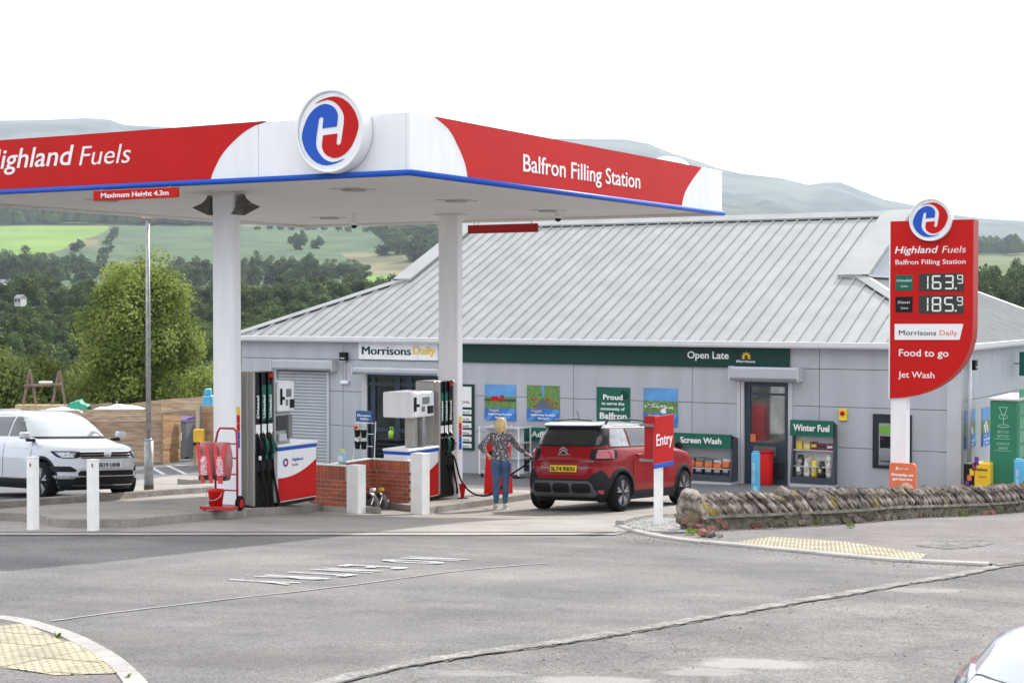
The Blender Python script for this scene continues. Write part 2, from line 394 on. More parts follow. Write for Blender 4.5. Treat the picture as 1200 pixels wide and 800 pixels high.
# thin pale seam across the drive
sm = spline([Vector((*G2(x, y), 0)) for x, y in ((60, 728), (133, 718), (260, 703), (400, 687), (545, 668), (640, 660))], 8)
strip('lane_seam', [(p.x, p.y) for p in sm], .035, .007, groundmat('seam_tar', (.30, .29, .28), ps=4), jit=.4, kind='structure')

# forecourt concrete: pale slabs from the drain line to the shop's own strip
front = [G2(x, y) for x, y in ((-130, 627.5), (0, 627.5), (200, 627.5), (400, 627.5), (560, 627.5), (722, 627))]
shopY = on(800, 578, 'Y', 32).y
yl = 32.2
fc = front + [G2(742, 622), G2(840, 606), (-6.6, 23.5), (-3.0, 26.0), (2.0, 28.5), (2.0, yl), (-27.5, yl), (-25.5, 26.0), G2(150, 582), G2(0, 595), G2(-130, 606)]
drape('forecourt', fc, .010, CONC, kind='structure')
# drainage channel along its front edge
dr = [G2(x, 624.0) for x in range(-120, 725, 20)]
strip('drain_channel', dr, .07, .0145, TAR, kind='structure')
pk = [G2(x, 626.6) for x in range(-120, 725, 20)]
strip('edge_course', pk, .22, .0128, KERBW, kind='structure')
# expansion joints between the slabs
JOINT = groundmat('slab_joint', (.17, .155, .14), ps=3)
for k, x in enumerate((-13.2, -8.2)):
    pts = [(x, y) for y in np.arange(21.5 if x > -10 else 20.5, yl, 1.0)]; strip('slab_joint', pts, .03, .0135, JOINT, kind='structure')
for y in (24.0, 28.5):
    pts = [(x, y) for x in np.arange(-14.2, -5.5, 1.0)]; strip('slab_joint', pts, .03, .0138, JOINT, kind='structure')
drape('shop_apron', [(-29.5, yl), (2, yl), (2, 35.8), (-29.5, 35.8)], .009, ASPH2, kind='structure')
drape('car_park', [G2(-130, 604), G2(0, 594), G2(150, 581), (-25.5, 26.0), (-27.5, yl), (-29.5, 35.5), (-38, 40), (-52, 30), (-40, 14)], .0085, ASPH2, kind='structure')

# no-entry lettering painted on the drive, read by drivers coming out
def road_text():
    tw = .34
    p0 = Vector((*G2(512, 655.5), 0)); p1 = Vector((*G2(312, 682), 0)); dy = (p1-p0)/6.5
    for i, ch in enumerate('NO ENTRY'):
        if ch == ' ': continue
        k = i*.92 if i < 2 else i-.45
        q = p0 + dy*k; x0 = q.x-.40; w = {'N': .22, 'O': .26, 'E': .19, 'T': .21, 'R': .21, 'Y': .22}[ch]
        o = text(ch, PAINT, None, (x0, q.y+w/2, 0), (0, -1, 0), (1, 0, 0), width=w, cap=.78, ext=0, name='road_marking', bold=.010)
        me = o.data; bm = bmesh.new(); bm.from_mesh(me)
        bm.faces.ensure_lookup_table(); bmesh.ops.delete(bm, geom=[f for f in bm.faces if abs(f.calc_area()) < 1e-9], context='FACES_ONLY')
        for v in bm.verts: v.co.z = H(v.co.x, v.co.y)+.012
        bm.to_mesh(me); bm.free(); o['kind'] = 'structure'
road_text()
# parking bay lines beyond the kerb
for a, b in (((178, 548), (192, 556)), ((197, 546), (218, 556)), ((205, 545), (232, 546))):
    strip('bay_line', [G2(*a), G2(*b)], .12, .013, PAINT, kind='structure')

# ---------------------------------------------------------------- kerbs: one block after another
def kerb_run(pts, label, wid=.13, h=.12, mat=KERB, L0=.9, side=1, dens=10, name='kerb', bev=.015):
    """pts: the road-side edge, left hand going forward gets the thickness when side=1"""
    P = spline([Vector((p[0], p[1], 0)) for p in pts], dens); s = [0]
    for i in range(1, len(P)): s.append(s[-1]+(P[i]-P[i-1]).length)
    def at(u):
        for i in range(1, len(P)):
            if s[i] >= u: return P[i-1].lerp(P[i], (u-s[i-1])/max(1e-9, s[i]-s[i-1]))
        return P[-1]
    t = thing(name, None, None, (P[0].x, P[0].y, H(P[0].x, P[0].y))); t['kind'] = 'structure'
    n = max(1, round(s[-1]/L0)); org = t.location
    for k in range(n):
        u0, u1 = s[-1]*k/n+.004, s[-1]*(k+1)/n-.004; mb = MB(org); m = 4; vs = []
        for j in range(m+1):
            u = u0+(u1-u0)*j/m; p = at(u); q = (at(min(u+.05, s[-1]))-at(max(u-.05, 0))).normalized(); nn = Vector((-q.y, q.x, 0))*side
            z = H(p.x, p.y); a = p; b = p+nn*wid
            vs += [(a.x, a.y, z-.1), (a.x, a.y, z+h-bev), (a.x+nn.x*bev, a.y+nn.y*bev, z+h), (b.x, b.y, z+h+.001), (b.x, b.y, z-.1)]
        fs = [(j*5+i, j*5+(i+1) % 5, (j+1)*5+(i+1) % 5, (j+1)*5+i) for j in range(m) for i in range(5)]
        fs += [tuple(range(5))[::-1], tuple(m*5+i for i in range(5))]
        if side < 0: fs = [f[::-1] for f in fs]
        mb.add(vs, fs); mb.build('kerb_stone', mat, t, smooth=False)
    return P
# concrete islands under the pumps
isl1 = [G2(*p) for p in ((45, 612), (70, 618.5), (143, 619), (200, 614), (240, 610), (300, 605), (370, 599), (396, 597))]
A0 = isl1[-1]
poly1 = [ (p.x, p.y) for p in spline([Vector((a, b, 0)) for a, b in isl1], 5)]
poly1 += [(-15.5, 22.95), (-18.9, 22.95), (-18.9, 18.5), (-18.6, 17.0)]
drape('pump_island', poly1, .125, CONC2, kind='structure', thick=.25)
kerb_run(isl1, None, wid=.12, h=.129, mat=KERB, side=1)
isl2 = [G2(*p) for p in ((503, 602.5), (530, 599), (570, 593), (624, 585))]
B1 = isl2[-1]
poly2 = [(p.x, p.y) for p in spline([Vector((a, b, 0)) for a, b in isl2], 4)] + [(B1[0]-.9, B1[1]+.6), (-18.9, B1[1]+.4), (-18.9, 24.7), (-16.85, 24.7), (-16.1, 24.3)]
drape('pump_island', poly2, .125, CONC2, kind='structure', thick=.25)
kerb_run(isl2, None, wid=.12, h=.129, mat=KERB, side=1)
# long kerb behind, along the car park
bk = [G2(*p) for p in ((-120, 607), (0, 596), (60, 591.5), (120, 587), (180, 582), (240, 577.5), (300, 572))]
kerb_run(bk, None, wid=.15, h=.13, mat=KERB, side=1)
q = G2(232, 566); q2 = G2(222, 568); kerb_run([q2, G2(250, 566)], None, wid=.35, h=.12)
# near refuge with tactile paving, bottom left
r1 = [G2(*p) for p in ((-90, 733), (-30, 728.5), (0, 728.5), (30, 732), (60, 740), (95, 752), (130, 770), (155, 788), (176, 812), (180, 840))]
P1 = kerb_run(r1, None, wid=.135, h=.055, mat=KERBW, side=-1, L0=.6, name='refuge_kerb')
inner = []
for i, p in enumerate(P1):
    q = (P1[min(i+1, len(P1)-1)]-P1[max(i-1, 0)]).normalized(); nn = Vector((q.y, -q.x, 0)); inner.append((p.x+nn.x*.13, p.y+nn.y*.13))
drape('refuge', inner + [G2(60, 855), G2(-150, 835), G2(-170, 740)], .045, FOOT, kind='structure', thick=.1)
# blister tiles: 400 mm squares, each its own piece, cut by the kerb
def blister_mesh(n=6, s=.4, g=.006, bl=True):
    mb = MB(); mb.box((g, g, -.03), (s-g, s-g, 0))
    if bl:
        for i in range(n):
            for j in range(n):
                cx, cy = (i+.5)*s/n, (j+.5)*s/n; vs = []
                for r, z in ((.0135, 0), (.008, .005)):
                    vs += [(cx+r*math.cos(a*math.pi/3), cy+r*math.sin(a*math.pi/3), z) for a in range(6)]
                mb.add(vs, [(k, (k+1) % 6, 6+(k+1) % 6, 6+k) for k in range(6)] + [tuple(range(6, 12))])
    me = bpy.data.meshes.new('paving_tile'); me.from_pydata(mb.v, [], mb.f); me.materials.append(TACT); return me
TILE = blister_mesh()
def inside(p, poly):
    c = False; n = len(poly)
    for i in range(n):
        a, b = poly[i], poly[(i+1) % n]
        if (a[1] > p[1]) != (b[1] > p[1]) and p[0] < (b[0]-a[0])*(p[1]-a[1])/(b[1]-a[1])+a[0]: c = not c
    return c
def tile_field(region, origin, ang, off, tname):
    """400 mm tiles on a skewed grid; those that cross the region's edge are cut to it"""
    t = thing(tname, None, None, (origin[0], origin[1], H(*origin)+off)); t['kind'] = 'structure'
    u = Vector((math.cos(ang), math.sin(ang), 0)); v = Vector((-u.y, u.x, 0)); o = Vector((origin[0], origin[1], 0))
    for i in range(-14, 22):
        for j in range(-14, 22):
            q = o+u*.4*i+v*.4*j; cs = [q, q+u*.4, q+u*.4+v*.4, q+v*.4]; ins = [inside((c.x, c.y), region) for c in cs]
            if not any(ins): continue
            gx = (H(q.x+u.x*.4, q.y+u.y*.4)-H(q.x, q.y))/.4; gy = (H(q.x+v.x*.4, q.y+v.y*.4)-H(q.x, q.y))/.4
            X_ = Vector((u.x, u.y, gx)).normalized(); Y_ = Vector((v.x, v.y, gy)); Z_ = X_.cross(Y_).normalized(); Y_ = Z_.cross(X_)
            mt = Matrix((X_, Y_, Z_)).transposed().to_4x4(); z = H(q.x, q.y)+off; jz = random.uniform(-.0015, .0015)
            if all(ins):
                ob = meshobj('paving_tile', TILE, t); ob.location = (q.x-t.location.x, q.y-t.location.y, z-t.location.z+jz); ob.rotation_euler = mt.to_euler()
            else:
                poly = [(c.x, c.y) for c in cs]; bm = bmesh.new(); bm.from_mesh(TILE)
                mw = Matrix.Translation((q.x, q.y, z+jz)) @ mt
                bm.transform(mw)
                cuts = []
                for k in range(len(region)):
                    a, b = Vector(region[k]), Vector(region[(k+1) % len(region)]); m_ = (a+b)/2
                    if min((a-Vector((c.x, c.y))).length for c in cs) < .75 or min((b-Vector((c.x, c.y))).length for c in cs) < .75 or (b-a).length > 1.2: cuts.append((a, b))
                ar = sum(region[k][0]*region[(k+1) % len(region)][1]-region[(k+1) % len(region)][0]*region[k][1] for k in range(len(region)))
                for a, b in cuts:
                    d = (b-a).normalized(); nn = Vector((d.y, -d.x, 0))*(1 if ar > 0 else -1)
                    bmesh.ops.bisect_plane(bm, geom=bm.verts[:]+bm.edges[:]+bm.faces[:], plane_co=(a.x, a.y, 0), plane_no=nn, clear_outer=True)
                if len(bm.faces) < 2: bm.free(); continue
                bm.transform(Matrix.Translation(-Vector(t.location))); me = bpy.data.meshes.new('paving_tile'); bm.to_mesh(me); bm.free(); me.materials.clear(); me.materials.append(TACT)
                meshobj('paving_tile', me, t)
edge = [p for p in inner if cd(*p)[1] > 8.5]
tl = [G2(20, 738.5)]
reg = [(p[0], p[1]) for p in inner[20:68:3]]
def convexify(reg): return reg
low = [G2(60, 800.5), G2(0, 791), G2(-90, 778)]
topl = [G2(-90, 752), G2(0, 741), G2(28, 737.5)]
mid = []
for i in range(len(inner)):
    c, d = cd(*inner[i]); px = 600+FPX*c/d
    if px > 30 and d > 8.95: mid.append((inner[i][0], inner[i][1]))
regA = topl + mid[::4] + low
u = Vector(G2(68, 769)+(0,))-Vector(G2(10, 791)+(0,)); 
a1 = Vector((*G2(115, 768), 0))-Vector((*G2(0, 791), 0))
tile_field(regA, G2(0, 791), math.atan2(a1.y, a1.x), .050, 'tactile_paving')

# right: dropped kerb, footway, gravel and tactile strip
kr = [G2(*p) for p in ((721, 617), (736, 622), (760, 628), (804, 635), (854, 639.5), (929, 647), (1033, 657), (1100, 661), (1158, 663.5))]
Pk = kerb_run(kr, None, wid=.13, h=.030, mat=KERBW, side=1, L0=.8, name='dropped_kerb')
kin = []
for i, p in enumerate(Pk):
    q = (Pk[min(i+1, len(Pk)-1)]-Pk[max(i-1, 0)]).normalized(); nn = Vector((-q.y, q.x, 0)); kin.append((p.x+nn.x*.13, p.y+nn.y*.13))
wallb = [G2(*p) for p in ((812, 626), (860, 622), (940, 618.5), (1040, 611.5), (1120, 606.5), (1190, 602))]
dirw = Vector((wallb[-1][0]-wallb[1][0], wallb[-1][1]-wallb[1][1], 0)).normalized()
wend = (wallb[-1][0]+dirw.x*7, wallb[-1][1]+dirw.y*7)
sidx = [(p[0], p[1]) for p in seam[-4:]]
foot = [p for p in kin[14:]] + [G2(1171, 664.5), G2(1200, 660.5), G2(1260, 652.5), (seam[-1][0], seam[-1][1])] + [(wend[0]+2, wend[1]+1.5), (wend[0], wend[1]+.3), (wallb[-1][0], wallb[-1][1]+.3), (wallb[2][0], wallb[2][1]+.3), (wallb[0][0]-.1, wallb[0][1]+.35)]
drape('footway', foot, .022, FOOT, kind='structure', thick=.1)
GRAV = groundmat('gravel_bed', (.26, .25, .235), speck=.5, sc_=40, patch=.2, ps=3, bump=1)
gpoly = kin[:16] + [(wallb[0][0]-.05, wallb[0][1]-.05), (wallb[0][0]-.15, wallb[0][1]+.9), G2(775, 609), G2(740, 612)]
drape('gravel_bed', gpoly, .030, GRAV, kind='structure', thick=.1)
kerb_run([G2(721, 617), G2(740, 611.5), G2(778, 607.5), G2(806, 606)], None, wid=.12, h=.09, mat=KERB, side=-1, L0=.6, name='gravel_kerb')
def pebbles(name, poly, n, r0, r1, mat, off=.030, seed=1, label=None):
    rr = random.Random(seed); xs = [p[0] for p in poly]; ys = [p[1] for p in poly]; mb = MB(); k = 0
    while k < n:
        x, y = rr.uniform(min(xs), max(xs)), rr.uniform(min(ys), max(ys))
        if not inside((x, y), poly): continue
        r = rr.uniform(r0, r1); z = H(x, y)+off; vs = [(x, y, z+r*.9), (x, y, z-r*.3)]
        m = 5; a0 = rr.random()*6
        vs += [(x+r*rr.uniform(.7, 1.2)*math.cos(a0+2*math.pi*i/m), y+r*rr.uniform(.7, 1.2)*math.sin(a0+2*math.pi*i/m), z+r*rr.uniform(.1, .5)) for i in range(m)]
        mb.add(vs, [(0, 2+i, 2+(i+1) % m) for i in range(m)] + [(1, 2+(i+1) % m, 2+i) for i in range(m)]); k += 1
    return mb.build(name, mat, smooth=False, kind='stuff', label=label)
pebbles('gravel', gpoly, 2600, .012, .03, M('pale_chippings', (.24, .23, .215), rough=.9, vs=9, col2=(.50, .485, .46)))
# tactile strip at the crossing
tp = [G2(*p) for p in ((858, 638), (904, 631), (992, 637), (1087, 652), (1078, 658.5), (1033, 655), (929, 645.5))]
# snap its road edge to the kerb
tile_field(tp, G2(870, 638), math.atan2(kr[5][1]-kr[3][1], kr[5][0]-kr[3][0]), .028, 'crossing_paving')
# dark rough patch of broken surface on the footway
blob('broken_patch', 1120, 640, 42, 5, .027, groundmat('broken_asphalt', (.13, .12, .11), speck=.5, sc_=30, patch=.4, ps=3, bump=1), seed=11)

kb = [(p.x, p.y) for p in Pk]; band = [(x-.0, y-.0) for x, y in kb] + [(x+.10-.35, y-.45) for x, y in kb[::-1]]
pebbles('road_grit', band, 420, .004, .012, M('grit', (.14, .12, .10), rough=.9, vs=20, col2=(.34, .32, .29)), off=.004, seed=4)
foot_band = [(wallb[i][0], wallb[i][1]-.02) for i in range(len(wallb))] + [(wallb[i][0]+.05, wallb[i][1]-.40) for i in range(len(wallb)-1, -1, -1)]
pebbles('footway_grit', foot_band, 420, .005, .016, MATS['grit'], off=.026, seed=5)
pebbles('loose_chippings', [G2(250, 790), G2(900, 700), G2(1180, 640), G2(1150, 790)], 260, .004, .010, MATS['grit'], off=.008, seed=6)
# ---------------------------------------------------------------- the land beyond: valley, fields, hills
rid = [(-700, 175), (-400, 152), (-100, 144), (0, 142), (60, 141), (105, 139), (130, 141), (147, 147), (200, 150), (480, 168), (600, 168), (650, 163), (732, 164), (760, 169), (787, 180), (820, 190), (842, 198), (870, 204), (914, 209), (947, 217), (965, 214), (985, 214), (1007, 223), (1035, 234), (1068, 240), (1100, 250), (1150, 256), (1200, 259), (1400, 268), (1800, 250)]
def ridge(px): return np.interp(px, [a for a, b in rid], [b for a, b in rid])
dd = [50, 60, 90, 150, 250, 400, 700, 900, 1300, 2000]
zl = [-4.8, -5, -8, -13, -9, -2, 8, 20, 62, 128]
zr = [-4.8, -5, -8, -13, -9, -2, 12, 22, 40, 72]
def terr(px, d):
    """height of the land above the camera's level at column px and depth d"""
    k = ss(560, 900, px); a = np.interp(d, dd, zl)*(1-k)+np.interp(d, dd, zr)*k
    if d > 1300:
        z13 = 62*(1-k)+40*k; zt = (358-ridge(px))*4300/1900
        t = (min(d, 4300)-1300)/3000
        mid = .5*t+.5*t*t
        zz = z13+(zt-z13)*mid
        if d <= 2000: a = a*(1-(d-1300)/700)+zz*(d-1300)/700
        else: a = zz
        if d > 4300: a = zt-(d-4300)*.12
        n_ = noise.fractal(Vector((px/110, d/600, 3)), 1, 2, 5)*26*min(1, (d-1300)/1200)
        if abs(d-4300) < 500: n_ *= abs(d-4300)/500
        a += n_
        if k > .2 and 1900 < d < 3000: a += 34*k*math.sin((d-1900)/1100*math.pi)*ss(1100, 700, px)
    else: a += noise.fractal(Vector((px/90, d/150, 1)), 1, 2, 3)*min(1.5, d/400)
    return a
def landpt(px, d, dz=0):
    c = (px-600)/1900*d; X, Y = xy(c, d); return Vector((X, Y, ZC+terr(px, d)+dz))
def lm(name, a, b, vs, ramp=(.4, .6), st=(1, 1, 1)): return M(name, a, rough=.95, col2=b, vs=vs, detail=8, ramp=ramp, spec=.1, stretch=st)
LMAT = [lm('meadow', (.075, .10, .035), (.11, .13, .05), .02), lm('bright_pasture', (.13, .21, .045), (.17, .25, .06), .012, st=(1, 1, 1)),
        lm('young_plantation', (.075, .115, .06), (.125, .165, .085), .03), lm('rough_grass', (.10, .105, .06), (.19, .17, .09), .02),
        lm('heath', (.06, .08, .04), (.14, .145, .09), .012), lm('moor', (.035, .05, .04), (.115, .125, .10), .006, ramp=(.35, .65), st=(1, 1, .3)),
        lm('wood_floor', (.03, .045, .018), (.05, .065, .025), .05)]
def striped():
    m = LMAT[2]; t = m.node_tree; n = t.nodes; L = t.links.new
    wv = n.new('ShaderNodeTexWave'); wv.inputs['Scale'].default_value = .055; wv.inputs['Distortion'].default_value = .5; wv.inputs['Detail'].default_value = 2
    g = n.new('ShaderNodeNewGeometry'); rt = n.new('ShaderNodeMapping'); rt.inputs['Rotation'].default_value = (0, 0, -YAW+.08+math.pi/2); L(g.outputs['Position'], rt.inputs[0]); L(rt.outputs[0], wv.inputs[0])
    b = n['Principled BSDF']; src = b.inputs['Base Color'].links[0].from_socket
    mx = n.new('ShaderNodeMixRGB'); mx.inputs[2].default_value = (.035, .07, .035, 1); r = n.new('ShaderNodeMapRange'); r.inputs[1].default_value = .35; r.inputs[2].default_value = .7; r.inputs[4].default_value = .9
    L(wv.outputs[0], r.inputs[0]); L(r.outputs[0], mx.inputs[0]); L(src, mx.inputs[1]); L(mx.outputs[0], b.inputs['Base Color'])
striped()
def land():
    pxs = sorted(set(list(np.arange(-420, -60, 5)) + list(np.arange(-60, 560, 2.5)) + list(np.arange(560, 1620, 5)) + list(np.arange(-3200, -420, 140)) + list(np.arange(1620, 4400, 140))))
    ds = list(np.arange(50, 100, 10)) + list(np.geomspace(100, 650, 30)) + list(np.linspace(665, 1330, 110)) + list(np.geomspace(1360, 4300, 46)) + list(np.geomspace(4400, 7000, 8))
    vs = []; fs = []; mi = []
    n = len(pxs)
    for d in ds:
        for px in pxs:
            q = max(-420, min(1700, px)); z = terr(q, d); c = (px-600)/1900*d; X, Y = xy(c, d)
            if d <= 60: z = min(z, H(X, Y)-ZC-.3)
            vs.append((X, Y, ZC+z))
    for j in range(len(ds)-1):
        for i in range(n-1):
            fs.append((j*n+i, j*n+i+1, (j+1)*n+i+1, (j+1)*n+i)); d = (ds[j]+ds[j+1])/2; px = (pxs[i]+pxs[i+1])/2
            y = 358-1900*(vs[j*n+i][2]-ZC)/ds[j]; y += 5*noise.noise(Vector((px/40, d/120, 0))); px += 9*noise.noise(Vector((px/30, d/60, 7)))
            k = 0
            if d > 2000: k = 5
            elif d > 1330: k = 4
            elif d < 640: k = 6
            elif px < 132 - (y-267)*2.4 + 0 and y < 297: k = 1
            elif px > 405 and px < 500 and 298 < y < 322: k = 3
            elif px > 430 and px < 520 and 322 <= y < 332: k = 1
            elif px < 560 and y < 333: k = 2 if px > 118+(292-y)*0 or y > 292 else 3
            mi.append(k)
    me = bpy.data.meshes.new('hills'); me.from_pydata(vs, [], fs)
    for m in LMAT: me.materials.append(m)
    me.polygons.foreach_set('material_index', mi); me.update(); me.shade_smooth()
    o = bpy.data.objects.new('hills', me); link(o); o['kind'] = 'structure'
    # the land behind the camera, out to the horizon
    mb = MB(); vs = [(0, -40, 1.2)]; m = 40
    for r, z in ((60, 1.0), (300, -2), (7000, -5)):
        vs += [xy(r*math.sin(a), -r*math.cos(a)+ (-20)) + (z,) for a in np.linspace(-1.75, 1.75, m)]
    fs = []
    for k in range(2): fs += [(1+k*m+i, 1+(k+1)*m+i, 1+(k+1)*m+i+1, 1+k*m+i+1) for i in range(m-1)]
    fs += [(0, 1+i, 1+i+1) for i in range(m-1)]
    mb.add(vs, fs); mb.build('terrain', LMAT[0], kind='structure')
land()
# ---------------------------------------------------------------- trees
def crown_mesh(name, seed, h, r, nc, nl, leaf, mat, z0=.18, cone=.6, asp=1.5):
    rg = np.random.default_rng(seed)
    C = []
    while len(C) < nc:
        p = rg.uniform(-1, 1, 3)
        rad = math.hypot(p[0], p[1])
        t = (p[2]+1)/2                                 # 0 bottom .. 1 top
        prof = math.sin(math.pi*min(1, (.12+.88*t)))**.55 if cone < .5 else min(1, (t+.15)*3)**.5*(1-t**1.8)**.62
        if rad < prof and rad > prof*.35: C.append((p[0]*r*.86, p[1]*r*.86, h*(z0+(1-z0)*t*.93)))
    C = np.array(C); rc = r*rg.uniform(.17, .34, nc)
    ci = rg.integers(0, nc, nl); dirs = rg.normal(size=(nl, 3)); dirs[:, 2] += .25; dirs /= np.linalg.norm(dirs, axis=1)[:, None]
    pos = C[ci] + dirs*rc[ci][:, None]*rg.uniform(.55, 1.12, nl)[:, None]
    pos[:, 2] -= .12*rc[ci]*rg.random(nl)
    nrm = dirs*.8 + rg.normal(size=(nl, 3))*.6; nrm /= np.linalg.norm(nrm, axis=1)[:, None]
    a = np.cross(nrm, rg.normal(size=(nl, 3))); a /= np.linalg.norm(a, axis=1)[:, None]; b = np.cross(nrm, a)
    sz = leaf*rg.uniform(.6, 1.3, nl)[:, None]
    v = np.empty((nl*4, 3)); v[0::4] = pos-a*sz*.5; v[1::4] = pos+b*sz*.5*asp/1.5; v[2::4] = pos+a*sz*.5; v[3::4] = pos-b*sz*.5*asp/1.5
    me = bpy.data.meshes.new(name); me.vertices.add(nl*4); me.vertices.foreach_set('co', v.ravel()); me.loops.add(nl*4); me.loops.foreach_set('vertex_index', np.arange(nl*4))
    me.polygons.add(nl); me.polygons.foreach_set('loop_start', np.arange(nl)*4); me.update(calc_edges=True); me.materials.append(mat); return me
BARK = M('bark', (.07, .055, .04), rough=.9, vs=8, bump=.6, bs=20)
def trunk_mesh(seed, h, r):
    rr = random.Random(seed); mb = MB()
    pts = [Vector((rr.uniform(-.1, .1)*i*.3, rr.uniform(-.1, .1)*i*.3, h*.75*i/5)) for i in range(6)]
    mb.tube(pts, 0, 8, rs=[r*1.25, r, r*.85, r*.65, r*.45, r*.2])
    for k in range(6):
        p = pts[1+k % 4]; a = k*1.9+rr.random(); e = p+Vector((math.cos(a)*h*.2, math.sin(a)*h*.2, h*.2))
        mb.tube([p, p.lerp(e, .5)+Vector((0, 0, .1)), e], 0, 6, rs=[r*.4, r*.25, r*.1])
    me = bpy.data.meshes.new('trunk'); me.from_pydata([tuple(v) for v in mb.v], [], mb.f); me.materials.append(BARK); me.shade_smooth(); return me
LF_NEAR = leafmat('lime_leaves', (.115, .16, .034), (.28, .33, .08), vs=.9, tr=.4); LF_BUSH = leafmat('bush_leaves', (.12, .16, .038), (.25, .30, .08), vs=.9, tr=.4)
LF_DARK = leafmat('dark_leaves', (.035, .068, .018), (.11, .15, .045), vs=.3, tr=.3); LF_MID = leafmat('mid_leaves', (.06, .10, .035), (.12, .16, .055), vs=.25, tr=.3)
def tree(name, label, cat, group, cm, tm, p, s=1, rz=0, sz=None):
    t = thing(name, label, cat, p, rz, group)
    meshobj('crown', cm, t, scale=(s, s, sz or s)); meshobj('trunk', tm, t, scale=(s, s, sz or s)); return t
big = crown_mesh('crown', 3, 8.2, 3.0, 120, 64000, .115, LF_NEAR, z0=.04, cone=.7)
p = landpt(162, 64); zt = ZC+(358-286)*64/1900
t = thing('lime_tree', 'large yellow-green broadleaf tree rising behind the board fence and lamp post', 'tree', p)
hh = zt-p.z; o = meshobj('crown', big, t, scale=(1.06, 1.06, hh/7.75)); meshobj('trunk', trunk_mesh(1, 8, .25), t)
bush = crown_mesh('crown', 8, 3.4, 2.3, 60, 22000, .115, LF_BUSH, z0=.02, cone=.3)
btr = trunk_mesh(2, 3.4, .12)
for px, d, top, wd, lab in ((22, 60, 408, 2.3, 'low yellow-green bushy tree at the left edge behind the timber swing frame'), (-60, 62, 400, 2.6, 'bushy tree just past the left edge of the fence'), (75, 66, 425, 1.9, 'small bushy tree between the swing frame and the big lime tree'), (250, 78, 420, 2.4, 'bushy tree behind the white front column')):
    p = landpt(px, d); zt = ZC+(358-top)*d/1900; tree('bushy_tree', lab, 'tree', None, bush, btr, p, wd/2.3, px, (zt-p.z)/3.35)
dk = [crown_mesh('crown', 20+i, 10, 4.2, 40, 9000, .32, LF_DARK, z0=.1, cone=.3) for i in range(4)]
mdm = [crown_mesh('crown', 30+i, 10, 4.0, 34, 7000, .34, LF_MID, z0=.0, cone=.3) for i in range(3)]
wt = trunk_mesh(5, 10, .3)
rr = random.Random(5)
def wood(n, x0, x1, d0, d1, topf, lab, grp, crowns, hmin=7, hmax=15, w=1.0):
    for i in range(n):
        px = x0+(x1-x0)*(i+rr.random())/n; d = rr.uniform(d0, d1); p = landpt(px, d); zt = ZC+(358-topf(px)-rr.uniform(-8, 10))*d/1900
        h = min(hmax, max(hmin, zt-p.z)); tree('woodland_tree', lab, 'tree', grp, rr.choice(crowns), wt, p, w*rr.uniform(.8, 1.25), rr.random()*6, h/10)
topA = lambda x: np.interp(x, [-100, 0, 60, 110, 200, 260, 300, 350, 400, 440, 470, 560], [330, 326, 322, 330, 340, 335, 325, 318, 322, 322, 335, 350])
wood(38, -90, 560, 330, 420, topA, 'dark broadleaf tree in the crowded wood at the valley foot, back row', 'dark wood behind the station, back row', dk, w=1.15)
wood(38, -90, 540, 230, 320, lambda x: topA(x)+32, 'dark broadleaf tree in the middle rows of the wood behind the station', 'dark wood behind the station, middle rows', dk)
wood(32, -90, 500, 140, 210, lambda x: topA(x)+66, 'dark broadleaf tree in the nearest rows of the wood behind the fence', 'dark wood behind the station, front rows', dk+mdm[:1], w=.9)
wood(9, 215, 400, 95, 120, lambda x: 372+abs(x-330)*.05, 'pale green tree at the wood edge just behind the shop roof', 'pale trees behind the shop roof', [mdm[1], mdm[2]], hmin=5, w=.62)
wood(30, -90, 110, 690, 860, lambda x: 292+(x > 60)*6, 'small blue-green tree in the belt below the bright pasture', 'tree belt below the bright pasture', mdm, hmin=10, hmax=19, w=1.5)
wood(30, 185, 425, 690, 800, lambda x: np.interp(x, [195, 230, 300, 330, 400], [312, 305, 300, 296, 305]), 'small blue-green hedgerow tree at the foot of the striped field', 'hedgerow trees below the striped field', mdm, hmin=9, hmax=18, w=1.4)
wood(18, 448, 520, 930, 1250, lambda x: 272+abs(x-480)*.15, 'distant blue-green tree in the clump above the brown grass', 'distant clump on the hillside', mdm, hmin=12, hmax=22, w=1.9)
for i in range(16):
    px = 112+i*1.6+rr.uniform(-3, 3); d = 790+i*32; tree('hedgerow_tree', 'small dark bush in the hedge line between the bright pasture and the striped field', 'bush', 'hedge line between the two fields', mdm[i % 3], wt, landpt(px, d), .9, i, rr.uniform(.35, .65))
for i in range(14):
    px = 300+i*14+rr.uniform(-5, 5); d = 1290-i*3; tree('hedgerow_tree', 'tiny dark bush in the hedge along the top of the striped field', 'bush', 'hedge along the top of the striped field', mdm[i % 3], wt, landpt(px, d), .8, i, rr.uniform(.3, .6))
for px, d, top in ((91, 1040, 277), (352, 1050, 264), (372, 1080, 273), (345, 1120, 272), (208, 900, 300)):
    p = landpt(px, d); zt = ZC+(358-top)*d/1900; tree('field_tree', 'lone dark tree standing in the fields above the valley', 'tree', 'lone trees in the far fields', mdm[0], wt, p, 1.3, 1, max(9, zt-p.z)/10)
wood(16, 1120, 1290, 260, 420, lambda x: 312+max(0, 1180-x)*.1, 'dark tree behind the shop on the right of the price sign', 'dark trees right of the price sign', dk, hmax=17)
conif = crown_mesh('crown', 50, 12, 2.0, 40, 4000, .4, LF_DARK, z0=.05, cone=.9)
for px, top in ((1155, 298), (1163, 303), (1196, 300), (1183, 306)):
    p = landpt(px, 470); tree('conifer', 'narrow dark conifer standing above the trees right of the price sign', 'tree', 'conifers right of the price sign', conif, wt, p, 1, px, (ZC+(358-top)*470/1900-p.z)/12)
